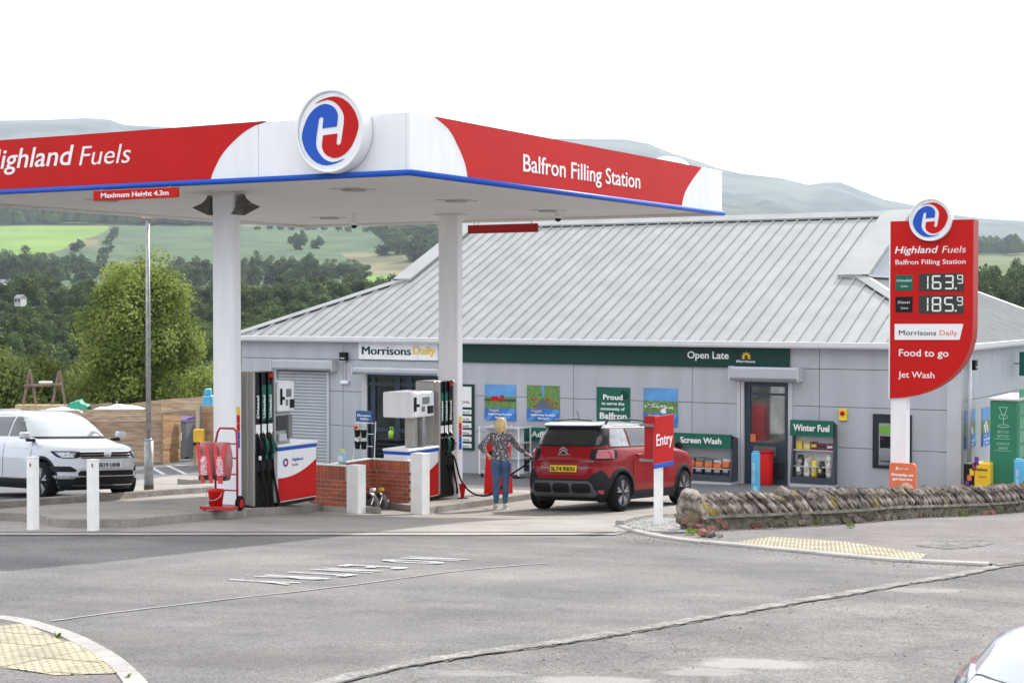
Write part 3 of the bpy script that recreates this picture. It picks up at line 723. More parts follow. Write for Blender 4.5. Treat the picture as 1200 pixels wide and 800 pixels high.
# far forest: one mass of thousands of small crowns
def forest():
    rg = np.random.default_rng(4); vs = []; fs = []
    n = 9000
    for i in range(n):
        px = rg.uniform(-420, 560) if i % 10 < 8 else rg.uniform(560, 1500); d = rg.uniform(1350, 2150) if px < 560 else rg.uniform(1300, 1900)
        if noise.noise(Vector((px/70, d/180, 5))) < -.12: continue
        p = landpt(px, d); h = rg.uniform(9, 19); r = rg.uniform(3.5, 7); k = len(vs)
        vs += [(p.x, p.y, p.z+h)]
        for j in range(6):
            a = j*math.pi/3+rg.random()*.7; q = r*rg.uniform(.6, .8); vs.append((p.x+q*math.cos(a), p.y+q*math.sin(a), p.z+h*rg.uniform(.6, .85)))
        for j in range(6):
            a = j*math.pi/3+rg.random()*.7; q = r*rg.uniform(.8, 1.2); vs.append((p.x+q*math.cos(a), p.y+q*math.sin(a), p.z+h*.15))
        for j in range(6):
            j2 = (j+1) % 6; fs += [(k, k+1+j, k+1+j2), (k+1+j, k+7+j, k+7+j2, k+1+j2)]
    me = bpy.data.meshes.new('far_forest'); me.from_pydata(vs, [], fs); me.materials.append(lm('far_forest', (.035, .055, .02), (.06, .08, .03), .01)); o = bpy.data.objects.new('far_forest', me); link(o)
    tag(o, 'distant forest band covering the hillside above the fields', kind='stuff')
forest()
# two small white houses among the woods at the left edge
def cottage(px, d, y, w, lab):
    p = atd(px, y, d); t = thing('cottage', lab, 'house', p, rz=.4); b = MB(); b.box((-w/2, -1.5, -1.2), (w/2, 1.5, .5)); b.build('wall', M('white_render', (.42, .42, .40)), t)
    r = MB(); r.prism([(-w/2-.1, -1.7, .45), (-w/2-.1, 1.7, .45), (-w/2-.1, 0, 1.2)], (w+.2, 0, 0)); r.build('roof', M('slate', (.16, .16, .17)), t)
    for x in (-w/4, w/4):
        q = MB(); q.box((x-.2, -1.54, -.3), (x+.2, -1.48, .3)); q.build('window', M('dark_pane', (.05, .06, .07), rough=.1), t)
cottage(2, 400, 333, 1.8, 'small white house half hidden in the trees at the left edge')
cottage(24, 330, 352, 1.3, 'white gabled house showing between the dark trees on the left')
# the air: one closed box of thin haze
hz = MB(); hz.box((-9000, -9000, -40), (9000, 9000, 760)); ho = hz.build('haze', bpy.data.materials.new('haze'), kind='stuff')
hm = ho.data.materials[0]; hm.use_nodes = True; hn = hm.node_tree; hn.nodes.remove(hn.nodes['Principled BSDF'])
pv = hn.nodes.new('ShaderNodeVolumePrincipled'); pv.inputs['Color'].default_value = (.72, .84, 1, 1); pv.inputs['Density'].default_value = .00011; pv.inputs['Anisotropy'].default_value = .2
hn.links.new(pv.outputs[0], hn.nodes['Material Output'].inputs['Volume'])
# ---------------------------------------------------------------- materials of built things
RED = M('sign_red', (.50, .008, .006), spec=.15, rough=.5, var=.04, vs=1); RED2 = M('deep_red', (.38, .008, .010), spec=.3, rough=.4, var=.05)
WHT = M('white_panel', (.75, .75, .77), rough=.4, col2=(.83, .83, .85), vs=2.5, stretch=(1.5, 1.5, .25)); WPAINT = M('white_paint', (.80, .79, .77), rough=.5, var=.05, vs=6, bump=.1, bs=20)
BLUE = M('trim_blue', (.015, .085, .46), spec=.2, rough=.45, var=.04); SOFF = M('soffit_white', (.70, .68, .65), rough=.5, var=.04, vs=.6)
GREEN = M('deep_green', (.001, .040, .030), spec=.3, rough=.5, var=.06); GREEN2 = M('mid_green', (.006, .11, .072), spec=.3, rough=.5, var=.05)
YEL = M('yellow', (.80, .50, .02), rough=.5, var=.04); TXT = M('white_letter', (.80, .80, .80), rough=.4, var=.01)
CLAD = M('grey_cladding', (.41, .43, .465), rough=.45, var=.055, vs=1.6, stretch=(1.5, 1.5, .25)); CLADD = M('joint_grey', (.20, .21, .225), rough=.6, var=.03)
TRIM = M('light_grey_trim', (.50, .51, .53), rough=.35, var=.05, vs=2); GUT = M('gutter_white', (.60, .60, .63), rough=.3, var=.04, vs=2)
ROOFM = M('roof_sheet_grey', (.275, .285, .283), rough=.5, var=.07, vs=1.5, rnd=.03, metal=.1); RIBM = M('roof_seam', (.38, .46, .46), rough=.4, var=.05)
DARK = M('dark_grey', (.022, .026, .034), spec=.25, rough=.45, var=.1); BLK = M('black', (.008, .008, .009), rough=.5, spec=.2, var=.1); RUB = M('rubber', (.008, .008, .009), spec=.15, rough=.85, var=.15)
NAVY = M('frame_blue_grey', (.035, .055, .08), spec=.3, rough=.4, var=.05); GLASS = M('dark_glass', (.018, .022, .024), rough=.04, var=.3, vs=1.2, spec=.8)
GLASS2 = M('shop_glass', (.02, .024, .022), rough=.05, var=.5, vs=1.5, spec=.5)
STEEL = M('galvanised', (.33, .34, .35), rough=.5, metal=.5, var=.18, vs=9); CHROME = M('chrome', (.6, .6, .6), rough=.18, metal=1, var=.05)
ALU = M('brushed_metal', (.36, .34, .31), rough=.42, metal=.35, var=.1, vs=5, stretch=(8, 8, .4)); GREYP = M('grey_plastic', (.16, .17, .18), rough=.55, var=.1)
ORG = M('orange_print', (.72, .16, .06), rough=.5, var=.05); LBLUE = M('light_blue', (.10, .42, .68), rough=.4, var=.08); PBLUE = M('poster_blue', (.03, .16, .55), rough=.4, var=.25, vs=3)

# ---------------------------------------------------------------- canopy
CX0, CX1, CY0, CY1 = -21.6, -11.85, 18.0, 29.35
zb = on(480, 205, 'Y', CY0); zt_ = on(480, 131, 'Y', CY0)
CX1 = zb.x; ZB = zb.z; ZT = zt_.z; CY1 = 28.9
cano = thing('fuel_canopy', 'large white canopy with red and white fascia over the fuel pumps', 'canopy', (-16.5, 23, H(-16.4, 20)))
co = cano.location
FZ0 = ZB+.05
# fascia: white boards on the four sides, in panels with fine joints
def fascia_run(axis, fixed, a, b, n, outw):
    for k in range(n):
        u0 = a+(b-a)*k/n+.003; u1 = a+(b-a)*(k+1)/n-.003; mb = MB(co)
        if axis == 'x': mb.box((u0, fixed, FZ0), (u1, fixed-outw*.06, ZT), bev=.006)
        else: mb.box((fixed, u0, FZ0), (fixed-outw*.06, u1, ZT), bev=.006)
        mb.build('fascia_panel', WHT, cano)
fascia_run('x', CY0, CX0+.06, CX1-.06, 4, -1); fascia_run('x', CY1, CX0+.06, CX1-.06, 4, 1)
fascia_run('y', CX1, CY0, CY1, 4, 1); fascia_run('y', CX0, CY0, CY1, 4, -1)
def arc(pts, n=10): return [p for p in spline([on(*p) for p in pts], n)]
# red vinyl, with the big white arcs at the corners
e = .006
arcL = spline([on(x, y, 'Y', CY0) for x, y in ((247, 208), (259, 183), (275, 164.5), (292, 151), (313, 141))], 6)
arcL[0].z = FZ0; arcL[-1].z = ZT
xs = sorted(set([CX0] + [on(87, 190, 'Y', CY0).x] + [on(250, 190, 'Y', CY0).x]))
segs = [CX0, on(-60, 190, 'Y', CY0).x, on(87, 190, 'Y', CY0).x]
for i, x0 in enumerate(segs):
    x1 = segs[i+1]-.004 if i+1 < len(segs) else None
    if x1 is not None: poly = [(x0, CY0, FZ0), (x1, CY0, FZ0), (x1, CY0, ZT), (x0, CY0, ZT)]
    else: poly = [(x0, CY0, FZ0)] + [tuple((p.x, CY0, p.z)) for p in arcL] + [(x0, CY0, ZT)]
    MB(co).prism(poly, (0, -e, 0)).build('red_panel', RED, cano, smooth=False)
def arcR(pts): 
    q = spline([on(x, y, 'X', CX1) for x, y in pts], 6); q = [Vector((CX1, p.y, p.z)) for p in q]; return q
aN = arcR(((548.5, 211), (545, 192), (537, 172), (526, 152), (509, 137))); aN[0].z = FZ0; aN[-1].z = ZT
aF = arcR(((798, 246), (802, 227), (811, 211), (822, 196.5))); aF[0].z = FZ0; aF[-1].z = ZT
MB(co).prism([tuple(p) for p in aN] + [tuple(p) for p in aF[::-1]], (e, 0, 0)).build('red_panel', RED, cano, smooth=False)
MB(co).prism([(CX0, CY0+1.5, FZ0), (CX0, CY1-1.5, FZ0), (CX0, CY1-1.5, ZT), (CX0, CY0+1.5, ZT)], (-e, 0, 0)).build('red_panel', RED, cano)
MB(co).prism([(CX0+.4, CY1, FZ0), (CX1-3.2, CY1, FZ0), (CX1-3.2, CY1, ZT), (CX0+.4, CY1, ZT)], (0, e, 0)).build('red_panel', RED, cano)
# blue trim along the foot
tr = .042
for a, b in (((CX0-.03, CY0-.02, ZB+.03), (CX1+.02, CY0-.02, ZB+.03)), ((CX1+.02, CY0-.02, ZB+.03), (CX1+.02, CY1+.02, ZB+.03)), ((CX0-.03, CY1+.02, ZB+.03), (CX1+.02, CY1+.02, ZB+.03)), ((CX0-.03, CY0-.02, ZB+.03), (CX0-.03, CY1+.02, ZB+.03))):
    MB(co).tube([a, b], tr, 10).build('trim', BLUE if (a[1] < CY0 and b[1] < CY0) or a[0] > CX1 and b[0] > CX1 else SOFF, cano, smooth=True)
# soffit planks
SZ = ZB+.045
npl = 30
for k in range(npl):
    y0 = CY0+.07+(CY1-CY0-.14)*k/npl; y1 = CY0+.07+(CY1-CY0-.14)*(k+1)/npl-.006
    MB(co).box((CX0+.07, y0, SZ), (CX1-.07, y1, SZ+.03)).build('soffit_plank', SOFF, cano)
MB(co).box((CX0+.06, CY0+.06, ZT-.12), (CX1-.06, CY1-.06, ZT-.06)).build('roof_deck', TRIM, cano)
for x in (-19.2, -14.2):
    for y in (20.3, 23.3, 26.6):
        mb = MB(co); mb.box((x-.26, y-.26, SZ-.012), (x+.26, y+.26, SZ)); mb.build('light_frame', TRIM, cano)
        m2 = MB(co); m2.lathe([(.05, SZ-.03), (.19, SZ-.03), (.2, SZ-.0125)], (x, y, 0), seg=16); m2.build('downlight', STEEL, cano)
# columns: white rectangular casings
def column(x0, x1, y0, y1):
    zg = H((x0+x1)/2, y0)+.09; mb = MB(co); mb.box((x0, y0, zg), (x1, y1, SZ), bev=.02); c = mb.build('column', WHT, cano)
    MB(co).box((x0-.06, y0-.06, SZ-.03), (x1+.06, y1+.06, SZ-.002)).build('collar', SOFF, c)
    xx = x1+.002
    for k, m in enumerate((YEL, RED, RED, BLUE, BLUE)):
        z = zg+1.62-.13*k-(.0 if k else .0); MB(co).box((xx, y0+.05, z-.125), (xx+.006, y1-.06, z)).build('warning_strip', m, c)
    return c
column(-16.64, -16.2, 19.92, 20.10); column(-16.64, -16.2, 26.62, 26.82)
for o in cano.children:
    if o.name.startswith('column'):
        for s in o.children: s.parent = o
# lettering
ftext('Highland', TXT, cano, -20, 199, 87, 23.5, CY0-e, co, bold=.008, shear=.22)
ftext('Fuels', TXT, cano, 93, 194, 153.5, 23.5, CY0-e, co, bold=-.004, shear=.22)
a = on(613, 200.6, 'X', CX1+e); b = on(750, 220.5, 'X', CX1+e)
text('Balfron Filling Station', TXT, cano, (a.x, a.y, a.z), YV, ZV, width=b.y-a.y, cap=.268, bold=.006, ext=.006, org=co)

# the round emblem, used on the canopy and on the price sign
def emblem(name, label, c, rad, thick, group=None, face=-1):
    t = thing(name, label, 'sign', (c[0], c[1], c[2]), 0, group)
    mb = MB(); mb.lathe([(rad*.9, thick*.1), (rad*.985, thick*.06), (rad, .16*thick), (rad, thick), (rad*.9, thick)], ax='Y', seg=64)
    ob = mb.build('drum', WHT, t, smooth=True); sharp(ob, 40)
    rim = MB(); 
    prof = [(rad*.93, .0), (rad*.965, -.022*rad), (rad*1.0, -.005), (rad*1.0, .03)]
    rim.lathe([(r, y) for r, y in prof], ax='Y', seg=64, cap=False); rim.build('rim', WHT, t, smooth=True)
    MB().lathe([(.001, thick*.08), (rad*.94, thick*.08)], ax='Y', seg=64, cap=False).build('face', WHT, t, smooth=False)
    half = [(430, 638), (400, 656), (360, 672), (320, 682), (280, 686), (240, 679), (200, 660), (163, 629), (130, 588), (106, 547), (90, 500), (80, 460), (80, 420), (92, 370), (110, 320), (132, 275), (160, 238), (186, 213), (215, 195), (242, 184), (270, 180), (296, 185), (320, 196), (343, 213), (360, 235), (371, 262), (375, 290), (371, 330), (365, 372),
            (250, 380), (254, 340), (258, 302), (250, 288), (240, 285), (228, 290), (220, 302), (212, 350), (205, 400), (197, 455), (195, 510), (201, 542), (215, 572), (232, 598), (252, 622), (276, 642), (305, 656), (335, 662), (380, 655)]
    def nz(x, y): return ((x-310)/275*rad*.985, (405-y)/340*rad*.985)
    for sgn, m, nm in ((1, BLUE, 'blue_mark'), (-1, RED, 'red_mark')):
        q = [nz(x, y) for x, y in half]; poly = [(sgn*a_, thick*.075, sgn*b_) for a_, b_ in q]
        MB().prism(poly, (0, -.008, 0)).build(nm, m, t, smooth=False)
    return t
pc = on(386, 153.5, 'Y', CY0-.22); ppm = FPX/cd(pc.x, pc.y)[1]
emblem('round_emblem', 'large round blue and red emblem disc mounted on the canopy front near its corner', pc, 49/ppm, .2)
qc = on(781, 222, 'Y', CY1+.1)
em2 = emblem('round_emblem', 'top of a white round disc showing over the far end of the canopy', (CX0+6.0, CY1+.06, pc.z), 49/ppm, .2)
em2.location = (qc.x, CY1+.26, pc.z); em2.rotation_euler = (0, 0, math.pi)
# hanging signs, cameras and loudspeakers under the canopy
def hang_sign(px0, px1, py0, py1, Yp, lab, txt, m=RED):
    a = on(px0, py1, 'Y', Yp); b = on(px1, py0, 'Y', Yp); a2 = on(px0, py0, 'Y', Yp)
    t = thing('height_sign', lab, 'sign', ((a.x+b.x)/2, Yp, b.z)); 
    z1 = min(a2.z, b.z)-.01; z0 = z1-(a2.z-a.z)
    MB(t.location).box((a.x, Yp, z0), (b.x, Yp+.04, z1), bev=.004).build('board', m, t)
    for x in (a.x+.15, b.x-.15): MB(t.location).tube([(x, Yp+.02, z1-.01), (x, Yp+.02, ZB-.008)], .012, 6).build('hanger', STEEL, t)
    if txt: text(txt, TXT, t, (a.x+.1*(b.x-a.x), Yp-.001, z0+(z1-z0)*.26), XV, ZV, width=(b.x-a.x)*.8, cap=(z1-z0)*.5, bold=.02, ext=.005, org=t.location)
hang_sign(109, 208, 218.5, 230, CY0-.11, 'red height sign reading Maximum Height 4.3m under the canopy front', 'Maximum Height 4.3m')
hang_sign(548, 630, 261, 271, CY1+.1, 'plain red board under the far edge of the canopy', None, RED2)
def cctv(px, py, d, lab):
    p = atd(px, py, d); t = thing('security_camera', lab, 'camera', (p.x, p.y, p.z))
    MB(t.location).lathe([(.05, SZ+.002), (.05, p.z+.08), (.07, p.z+.06), (.07, p.z)], (p.x, p.y, 0), seg=14).build('mount', WHT, t)
    MB(t.location).lathe([(.02, p.z-.06), (.05, p.z-.04), (.062, p.z-.001)], (p.x, p.y, 0), seg=14).build('dome', BLK, t, smooth=True)
cctv(415, 264, 31, 'small black-domed camera under the canopy between the columns'); cctv(654, 256, 30.0, 'small camera hanging under the canopy beside the right fascia')
for sx, lab in ((-1, 'grey horn loudspeaker on the left side of the front column'), (1, 'grey horn loudspeaker on the right side of the front column')):
    zc = on(262, 242, 'Y', 19.95).z; x0 = -16.42+sx*.22
    t = thing('horn_speaker', lab, 'loudspeaker', (x0, 20.0, zc)); mb = MB()
    m_ = Matrix.Rotation(sx*R(-22), 4, 'Y')
    pf = [(.045, .13), (.05, .06), (.085, -.03), (.17, -.13)]
    vs = []; 
    for r_, z_ in pf: vs += [m_ @ Vector((sx*.13+a*r_, b*r_, z_)) for a, b in ((-1, -1), (1, -1), (1, 1), (-1, 1))]
    fs = [(i*4+k, i*4+(k+1) % 4, (i+1)*4+(k+1) % 4, (i+1)*4+k) for i in range(3) for k in range(4)]+[(0, 1, 2, 3)]
    mb.add(vs, fs); mb.build('horn', M('speaker_grey', (.12, .115, .105), rough=.6), t)
    MB().box((0, -.02, .05), (sx*.14, .02, .085)).build('bracket', STEEL, t)

# ---------------------------------------------------------------- shop building
FY = 35.75
bx0 = on(283, 480, 'Y', FY).x; bx1 = on(1126, 480, 'Y', FY).x; BY1 = FY+14
EZ = on(800, 406, 'Y', FY).z           # underside of gutter
shop = thing('shop_building', 'grey clad single-storey shop with a pale standing-seam hipped roof', 'building', ((bx0+bx1)/2, FY, H((bx0+bx1)/2, FY)))
so_ = shop.location
GZ = min(H(bx0, FY), H(bx1, FY))-.6
wallm = MB(so_); wallm.box((bx0+.06, FY+1.3, GZ), (bx1-.06, BY1-.06, EZ+.03)); wallm.box((bx0+.06, FY+.06, GZ), (bx0+.2, FY+1.299, EZ+.03)); wallm.box((bx1-.2, FY+.06, GZ), (bx1-.06, FY+1.299, EZ+.03)); wallm.build('wall', CLADD, shop)
# openings in the front cladding: x0, x1, ztop
def FX(px, py=480, Y=FY): return on(px, py, 'Y', Y).x
def FZ(px, py, Y=FY): return on(px, py, 'Y', Y).z
vj = [283, 320, 402, 513, 560, 672, 811, 866, 960, 1022, 1068, 1126]
opens = [(325, 386, 432), (424, 513, 437), (868, 928, 447)]
zj = [EZ, FZ(800, 429), FZ(800, 471), FZ(800, 516), None]
colx = [283, 402, 540, 672, 811, 960, 1126]
openw = [(FX(a), FX(b), FZ(a, c)) for a, b, c in opens]
for i in range(len(colx)-1):
    xa, xb = FX(colx[i])+.006, FX(colx[i+1])-.006
    for j in range(4):
        z1 = zj[j]-.006; z0 = zj[j+1]+.006 if zj[j+1] is not None else None
        # cut panel into runs clear of the openings
        runs = [(xa, xb)]
        for ox0, ox1, ozt in openw:
            if (z0 if z0 is not None else -9) < ozt-.02:
                if z1 > ozt+.05 and z0 is not None:      # opening starts within this row: keep a lintel piece
                    lx0, lx1 = max(xa, ox0), min(xb, ox1)
                    if lx1-lx0 > .05: MB(so_).box((lx0, FY, ozt), (lx1, FY+.055, z1)).build('wall_panel', CLAD, shop)
                nr = []
                for r0, r1 in runs:
                    if ox1 <= r0 or ox0 >= r1: nr.append((r0, r1)); continue
                    if ox0 > r0+.03: nr.append((r0, ox0))
                    if ox1 < r1-.03: nr.append((ox1, r1))
                runs = nr
        for r0, r1 in runs:
            if z0 is None: zz = min(H(r0, FY), H(r1, FY))-.2
            else: zz = z0
            MB(so_).box((r0, FY, zz), (r1, FY+.055, z1), bev=.004).build('wall_panel', CLAD, shop)
# right-hand side wall
zs = [EZ, FZ(1100, 470), None]; ys = [FY+.02, FY+3.4, FY+7, FY+10.6, BY1]
for i in range(4):
    for j in range(2):
        z0 = zs[j+1]+.006 if zs[j+1] else GZ
        MB(so_).box((bx1-.055, ys[i]+.006 if i else ys[i]+.05, z0), (bx1, ys[i+1]-.006, zs[j]-.006), bev=.004).build('wall_panel', CLAD, shop)
# gutter and fascia
ov = .28
MB(so_).box((bx0-ov+.12, FY-ov+.12, EZ), (bx1+ov-.12, BY1+ov-.12, EZ+.035)).build('eaves_board', GUT, shop)
gp_ = [(0, 0), (-.13, .0), (-.15, .04), (-.15, .135), (-.13, .145), (-.12, .13), (0, .13)]
for nm, a, b, ax in (('g', bx0-ov, bx1+ov, 'x'),):
    n = 6
    for k in range(n):
        u0 = a+(b-a)*k/n+(.004 if k else 0); u1 = a+(b-a)*(k+1)/n
        MB(so_).prism([(u0, FY-ov+.135+p[0], EZ+.003+p[1]) for p in gp_], (u1-u0, 0, 0)).build('gutter', GUT, shop, smooth=False)
n = 4
for k in range(n):
    u0 = FY-ov+.14+(14)*k/n; u1 = FY-ov+.14+14*(k+1)/n-.004
    MB(so_).prism([(bx1+ov-.135-p[0], u0, EZ+.003+p[1]) for p in gp_], (0, u1-u0, 0)).build('gutter', GUT, shop, smooth=False)
    MB(so_).prism([(bx0-ov+.135+p[0], u0, EZ+.003+p[1]) for p in gp_], (0, u1-u0, 0)).build('gutter', GUT, shop, smooth=False)
# downpipe near the right corner, corner trims
dp = MB(so_); dp.tube([(bx1+.10, FY+.35, H(bx1, FY)-.1), (bx1+.10, FY+.35, EZ)], .045, 10); dp.build('downpipe', TRIM, shop, smooth=True)
MB(so_).box((bx1-.30, FY-.012, GZ), (bx1+.012, FY+.002, EZ-.002)).build('corner_trim', TRIM, shop)
MB(so_).box((bx1+.0015, FY-.010, GZ), (bx1+.012, FY+.20, EZ-.002)).build('corner_trim', TRIM, shop)
# ---- roof
RZ0 = EZ+.10; SL = math.tan(R(24.6)); ex0, ex1, ey0, ey1 = bx0-ov+.02, bx1+ov-.02, FY-ov+.02, BY1+ov-.02
D2 = (ey1-ey0)/2; INS = 3.45; RIDZ = RZ0+D2*SL; ym = (ey0+ey1)/2
rx0, rx1 = ex0+INS, ex1-INS
def roof_strips(poly2, uax, org, ud, vd, zfun, pitch, nm='roof_sheet'):
    """poly2 in (u,v) plan; strips run along v; each sheet with its raised seam"""
    us = [p[0] for p in poly2]; u = min(us); k = 0
    def clip(poly, c, keep_lt):
        out = []
        for i in range(len(poly)):
            a, b = poly[i], poly[(i+1) % len(poly)]; ia = (a[0] < c) == keep_lt; ib = (b[0] < c) == keep_lt
            if ia: out.append(a)
            if ia != ib: t = (c-a[0])/(b[0]-a[0]); out.append((c, a[1]+(b[1]-a[1])*t))
        return out
    while u < max(us)-1e-6:
        s = clip(clip(poly2, u+.0015, False), u+pitch-.0015, True)
        if len(s) >= 3:
            def W(p, dz=0): q = Vector(org)+Vector(ud)*p[0]+Vector(vd)*p[1]; return (q.x, q.y, zfun(q.x, q.y)+dz)
            mb = MB(so_); mb.prism([W(p) for p in s], (0, 0, -.03))
            # seam rib at the strip's right edge
            vv = [p[1] for p in s if abs(p[0]-(u+pitch-.0015)) < .004]
            if len(vv) >= 2:
                v0, v1 = min(vv), max(vv)
                if v1-v0 > .12:
                    uu = u+pitch; q = [(uu-.03, v0), (uu-.03, v1-.05)]; r_ = [(uu+.0, v0), (uu, v1-.05)]
                    A = W((uu-.045, v0), .001); B = W((uu-.045, v1-.06), .001); C = W((uu-.034, v0), .045); D = W((uu-.034, v1-.06), .045)
                    E = W((uu-.012, v0), .045); F = W((uu-.012, v1-.06), .045); G = W((uu-.001, v0), .001); Hh = W((uu-.001, v1-.06), .001)
                    mb.add([A, B, C, D, E, F, G, Hh], [(0, 2, 3, 1), (2, 4, 5, 3), (4, 6, 7, 5), (0, 6, 4, 2), (1, 3, 5, 7)])
            mb.build(nm, ROOFM, shop, smooth=False)
        u += pitch
zf = lambda x, y: RZ0+(y-ey0)*SL
zbk = lambda x, y: RZ0+(ey1-y)*SL
zr_ = lambda x, y: RZ0+(ex1-x)*SL
zl_ = lambda x, y: RZ0+(x-ex0)*SL
PT = .345
front_poly = [(0, 0), (ex1-ex0, 0), (ex1-ex0-INS, INS), (ex1-ex0-INS, D2), (INS, D2), (INS, INS)]
roof_strips(front_poly, 'u', (ex0, ey0, 0), (1, 0, 0), (0, 1, 0), zf, PT)
roof_strips(front_poly, 'u', (ex1, ey1, 0), (-1, 0, 0), (0, -1, 0), zbk, PT*2)
side = [(0, 0), (ey1-ey0, 0), (ey1-ey0-INS, INS), (INS, INS)]
roof_strips(side, 'u', (ex1, ey0, 0), (0, 1, 0), (-1, 0, 0), zr_, PT)
roof_strips(side, 'u', (ex0, ey1, 0), (0, -1, 0), (1, 0, 0), zl_, PT)
# ridge, hips and verges as folded cappings
def capping(a, b, wl, dl, wr, dr, nm='ridge_capping', lift=.075):
    """a,b the line; dl,dr unit plan vectors down either side with their slopes"""
    a, b = Vector(a), Vector(b); mb = MB(so_); L_ = Vector((0, 0, lift))
    mb.add([a+L_, b+L_, b+Vector(dl)*wl+L_*.85, a+Vector(dl)*wl+L_*.85, b+Vector(dr)*wr+L_*.85, a+Vector(dr)*wr+L_*.85, a+Vector(dl)*wl, b+Vector(dl)*wl, a+Vector(dr)*wr, b+Vector(dr)*wr],
           [(0, 1, 2, 3), (1, 0, 5, 4), (3, 2, 7, 6), (4, 5, 8, 9), (0, 3, 6, 8, 5), (2, 1, 4, 9, 7)])
    mb.build(nm, TRIM if nm == 'x' else ROOFM, shop, smooth=False)
n = 6
for k in range(n):
    x0 = rx0-.12+(rx1-rx0+.24)*k/n; x1 = rx0-.12+(rx1-rx0+.24)*(k+1)/n-.004
    capping((x0, ym, RIDZ), (x1, ym, RIDZ), .30, (0, -1, -SL), .30, (0, 1, -SL), lift=.09)
dg = 1/math.sqrt(2)
for sx, xe, xr in ((-1, ex0, rx0), (1, ex1, rx1)):
    for sy, ye in ((-1, ey0), (1, ey1)):
        yk = ye - sy*INS; zk = RZ0+INS*SL
        capping((xe, ye, RZ0), (xr, yk, zk), .30, (-sx, 0, 0) if False else (-sx*1, 0, 0.0), .30, (0, -sy*1, 0.0), nm='hip_capping') if sy*0 else capping((xe, ye, RZ0), (xr, yk, zk), .28, (-sx, 0, 0), .28, (0, -sy, 0), nm='hip_capping')
        # verge: from the kink up to the ridge
        vw = .62 if sx > 0 else .42
        mb = MB(so_); p0 = Vector((xr+sx*.16, yk+sy*.10, zk-.02)); p1 = Vector((xr+sx*.16, ym, RIDZ+.02))
        inn = Vector((-sx*(vw+.16), 0, 0)); up = Vector((0, 0, .085))
        mb.add([p0+up, p1+up, p1+inn+up, p0+inn+up, p0-up*.7, p1-up*.7, p1+inn+up*.2, p0+inn+up*.2], [(0, 1, 2, 3), (0, 4, 5, 1), (3, 2, 6, 7), (0, 3, 7, 4), (1, 5, 6, 2)])
        mb.build('verge_flashing', ROOFM, shop, smooth=False)
    # gablet: the small upright triangle, and its apron
    zk = RZ0+INS*SL; y0, y1 = ey0+INS, ey1-INS
    MB(so_).prism([(xr, y0, zk-.05), (xr, y1, zk-.05), (xr, ym, RIDZ-.03)], (-sx*.05, 0, 0)).build('gable_panel', CLAD, shop)
    MB(so_).box((xr-.02*sx, y0-.1, zk+.0), (xr+sx*.22, y1+.1, zk+.05)).build('apron_flashing', TRIM, shop)
# dark foam fillers under the ridge and hip cappings, as the gaps between seams show
FILL = M('foam_filler', (.03, .03, .03), rough=.9)
k = 0; x = ex0
while x < ex1-PT:
    if x > rx0+.1 and x+PT < rx1-.2:
        yy = ym-.315; MB(so_).box((x+.012, yy, zf(0, yy)+.001), (x+PT-.05, yy+.06, zf(0, yy)+.042)).build('filler', FILL, shop)
    elif x > ex0+.4 and x < rx0-.3:
        a = Vector((x+.02, ey0+(x+.02-ex0)-.29, 0)); b = Vector((x+PT-.06, ey0+(x+PT-.06-ex0)-.29, 0))
        q = [(a.x, a.y, zf(0, a.y)+.001), (b.x, b.y, zf(0, b.y)+.001), (b.x, b.y+.06, zf(0, b.y+.06)+.001), (a.x, a.y+.06, zf(0, a.y+.06)+.001)]
        MB(so_).prism(q, (0, 0, .045)).build('filler', FILL, shop)
    elif x > rx1+.1 and x < ex1-.8:
        a = Vector((x+.02, ey0+(ex1-x-.02)-.29, 0)); b = Vector((x+PT-.06, ey0+(ex1-x-PT+.06)-.29, 0))
        q = [(a.x, a.y, zf(0, a.y)+.001), (b.x, b.y, zf(0, b.y)+.001), (b.x, b.y+.06, zf(0, b.y+.06)+.001), (a.x, a.y+.06, zf(0, a.y+.06)+.001)]
        MB(so_).prism(q, (0, 0, .045)).build('filler', FILL, shop)
    x += PT

# ---- doors and shutter of the shop
def slatted(px0, px1, py0, Y, bottom_px=None):
    x0, x1, z1 = FX(px0, 480, Y), FX(px1, 480, Y), FZ(px0, py0, Y); z0 = H((x0+x1)/2, FY)-.02
    s = MB(so_).box((x0-.07, Y-.05, z0), (x0, Y+.06, z1)).build('roller_shutter', TRIM, shop, label='closed grey slatted roller shutter'); MB(so_).box((x1, Y-.05, z0), (x1+.07, Y+.06, z1)).build('shutter_guide', TRIM, s)
    n = 30; hgt = (z1-z0)/n
    for k in range(n):
        z = z0+hgt*k; m = MB(so_); m.prism([(x0, Y+.02, z+.004), (x0, Y+.005, z+hgt*.3), (x0, Y+.005, z+hgt*.75), (x0, Y+.02, z+hgt-.004), (x0, Y+.035, z+hgt-.004), (x0, Y+.035, z+.004)], (x1-x0, 0, 0))
        m.build('slat', CLAD, s, smooth=False)
slatted(325, 384, 434, FY+.0)
def hood(px0, px1, py0, py1, name='shutter_box', dep=.26):
    x0, x1 = FX(px0, 430, FY-dep), FX(px1, 430, FY-dep); z1, z0 = FZ(px0, py0, FY-dep), FZ(px0, py1, FY-dep)
    h = MB(so_); h.prism([(x0, FY-.002, z0), (x0, FY-dep+.05, z0), (x0, FY-dep, z0+.06), (x0, FY-dep, z1-.04), (x0, FY-dep+.04, z1), (x0, FY-.002, z1)], (x1-x0, 0, 0)); o = h.build(name, CLAD, shop, smooth=False)
    for xx in (x0-.03, x1): MB(so_).box((xx, FY-dep-.015, z0-.015), (xx+.03, FY-.002, z1+.015)).build('end_plate', TRIM, o)
hood(318, 388, 421, 433); hood(413, 513, 430, 438, dep=.5); hood(855, 934, 429.5, 445, dep=.34)
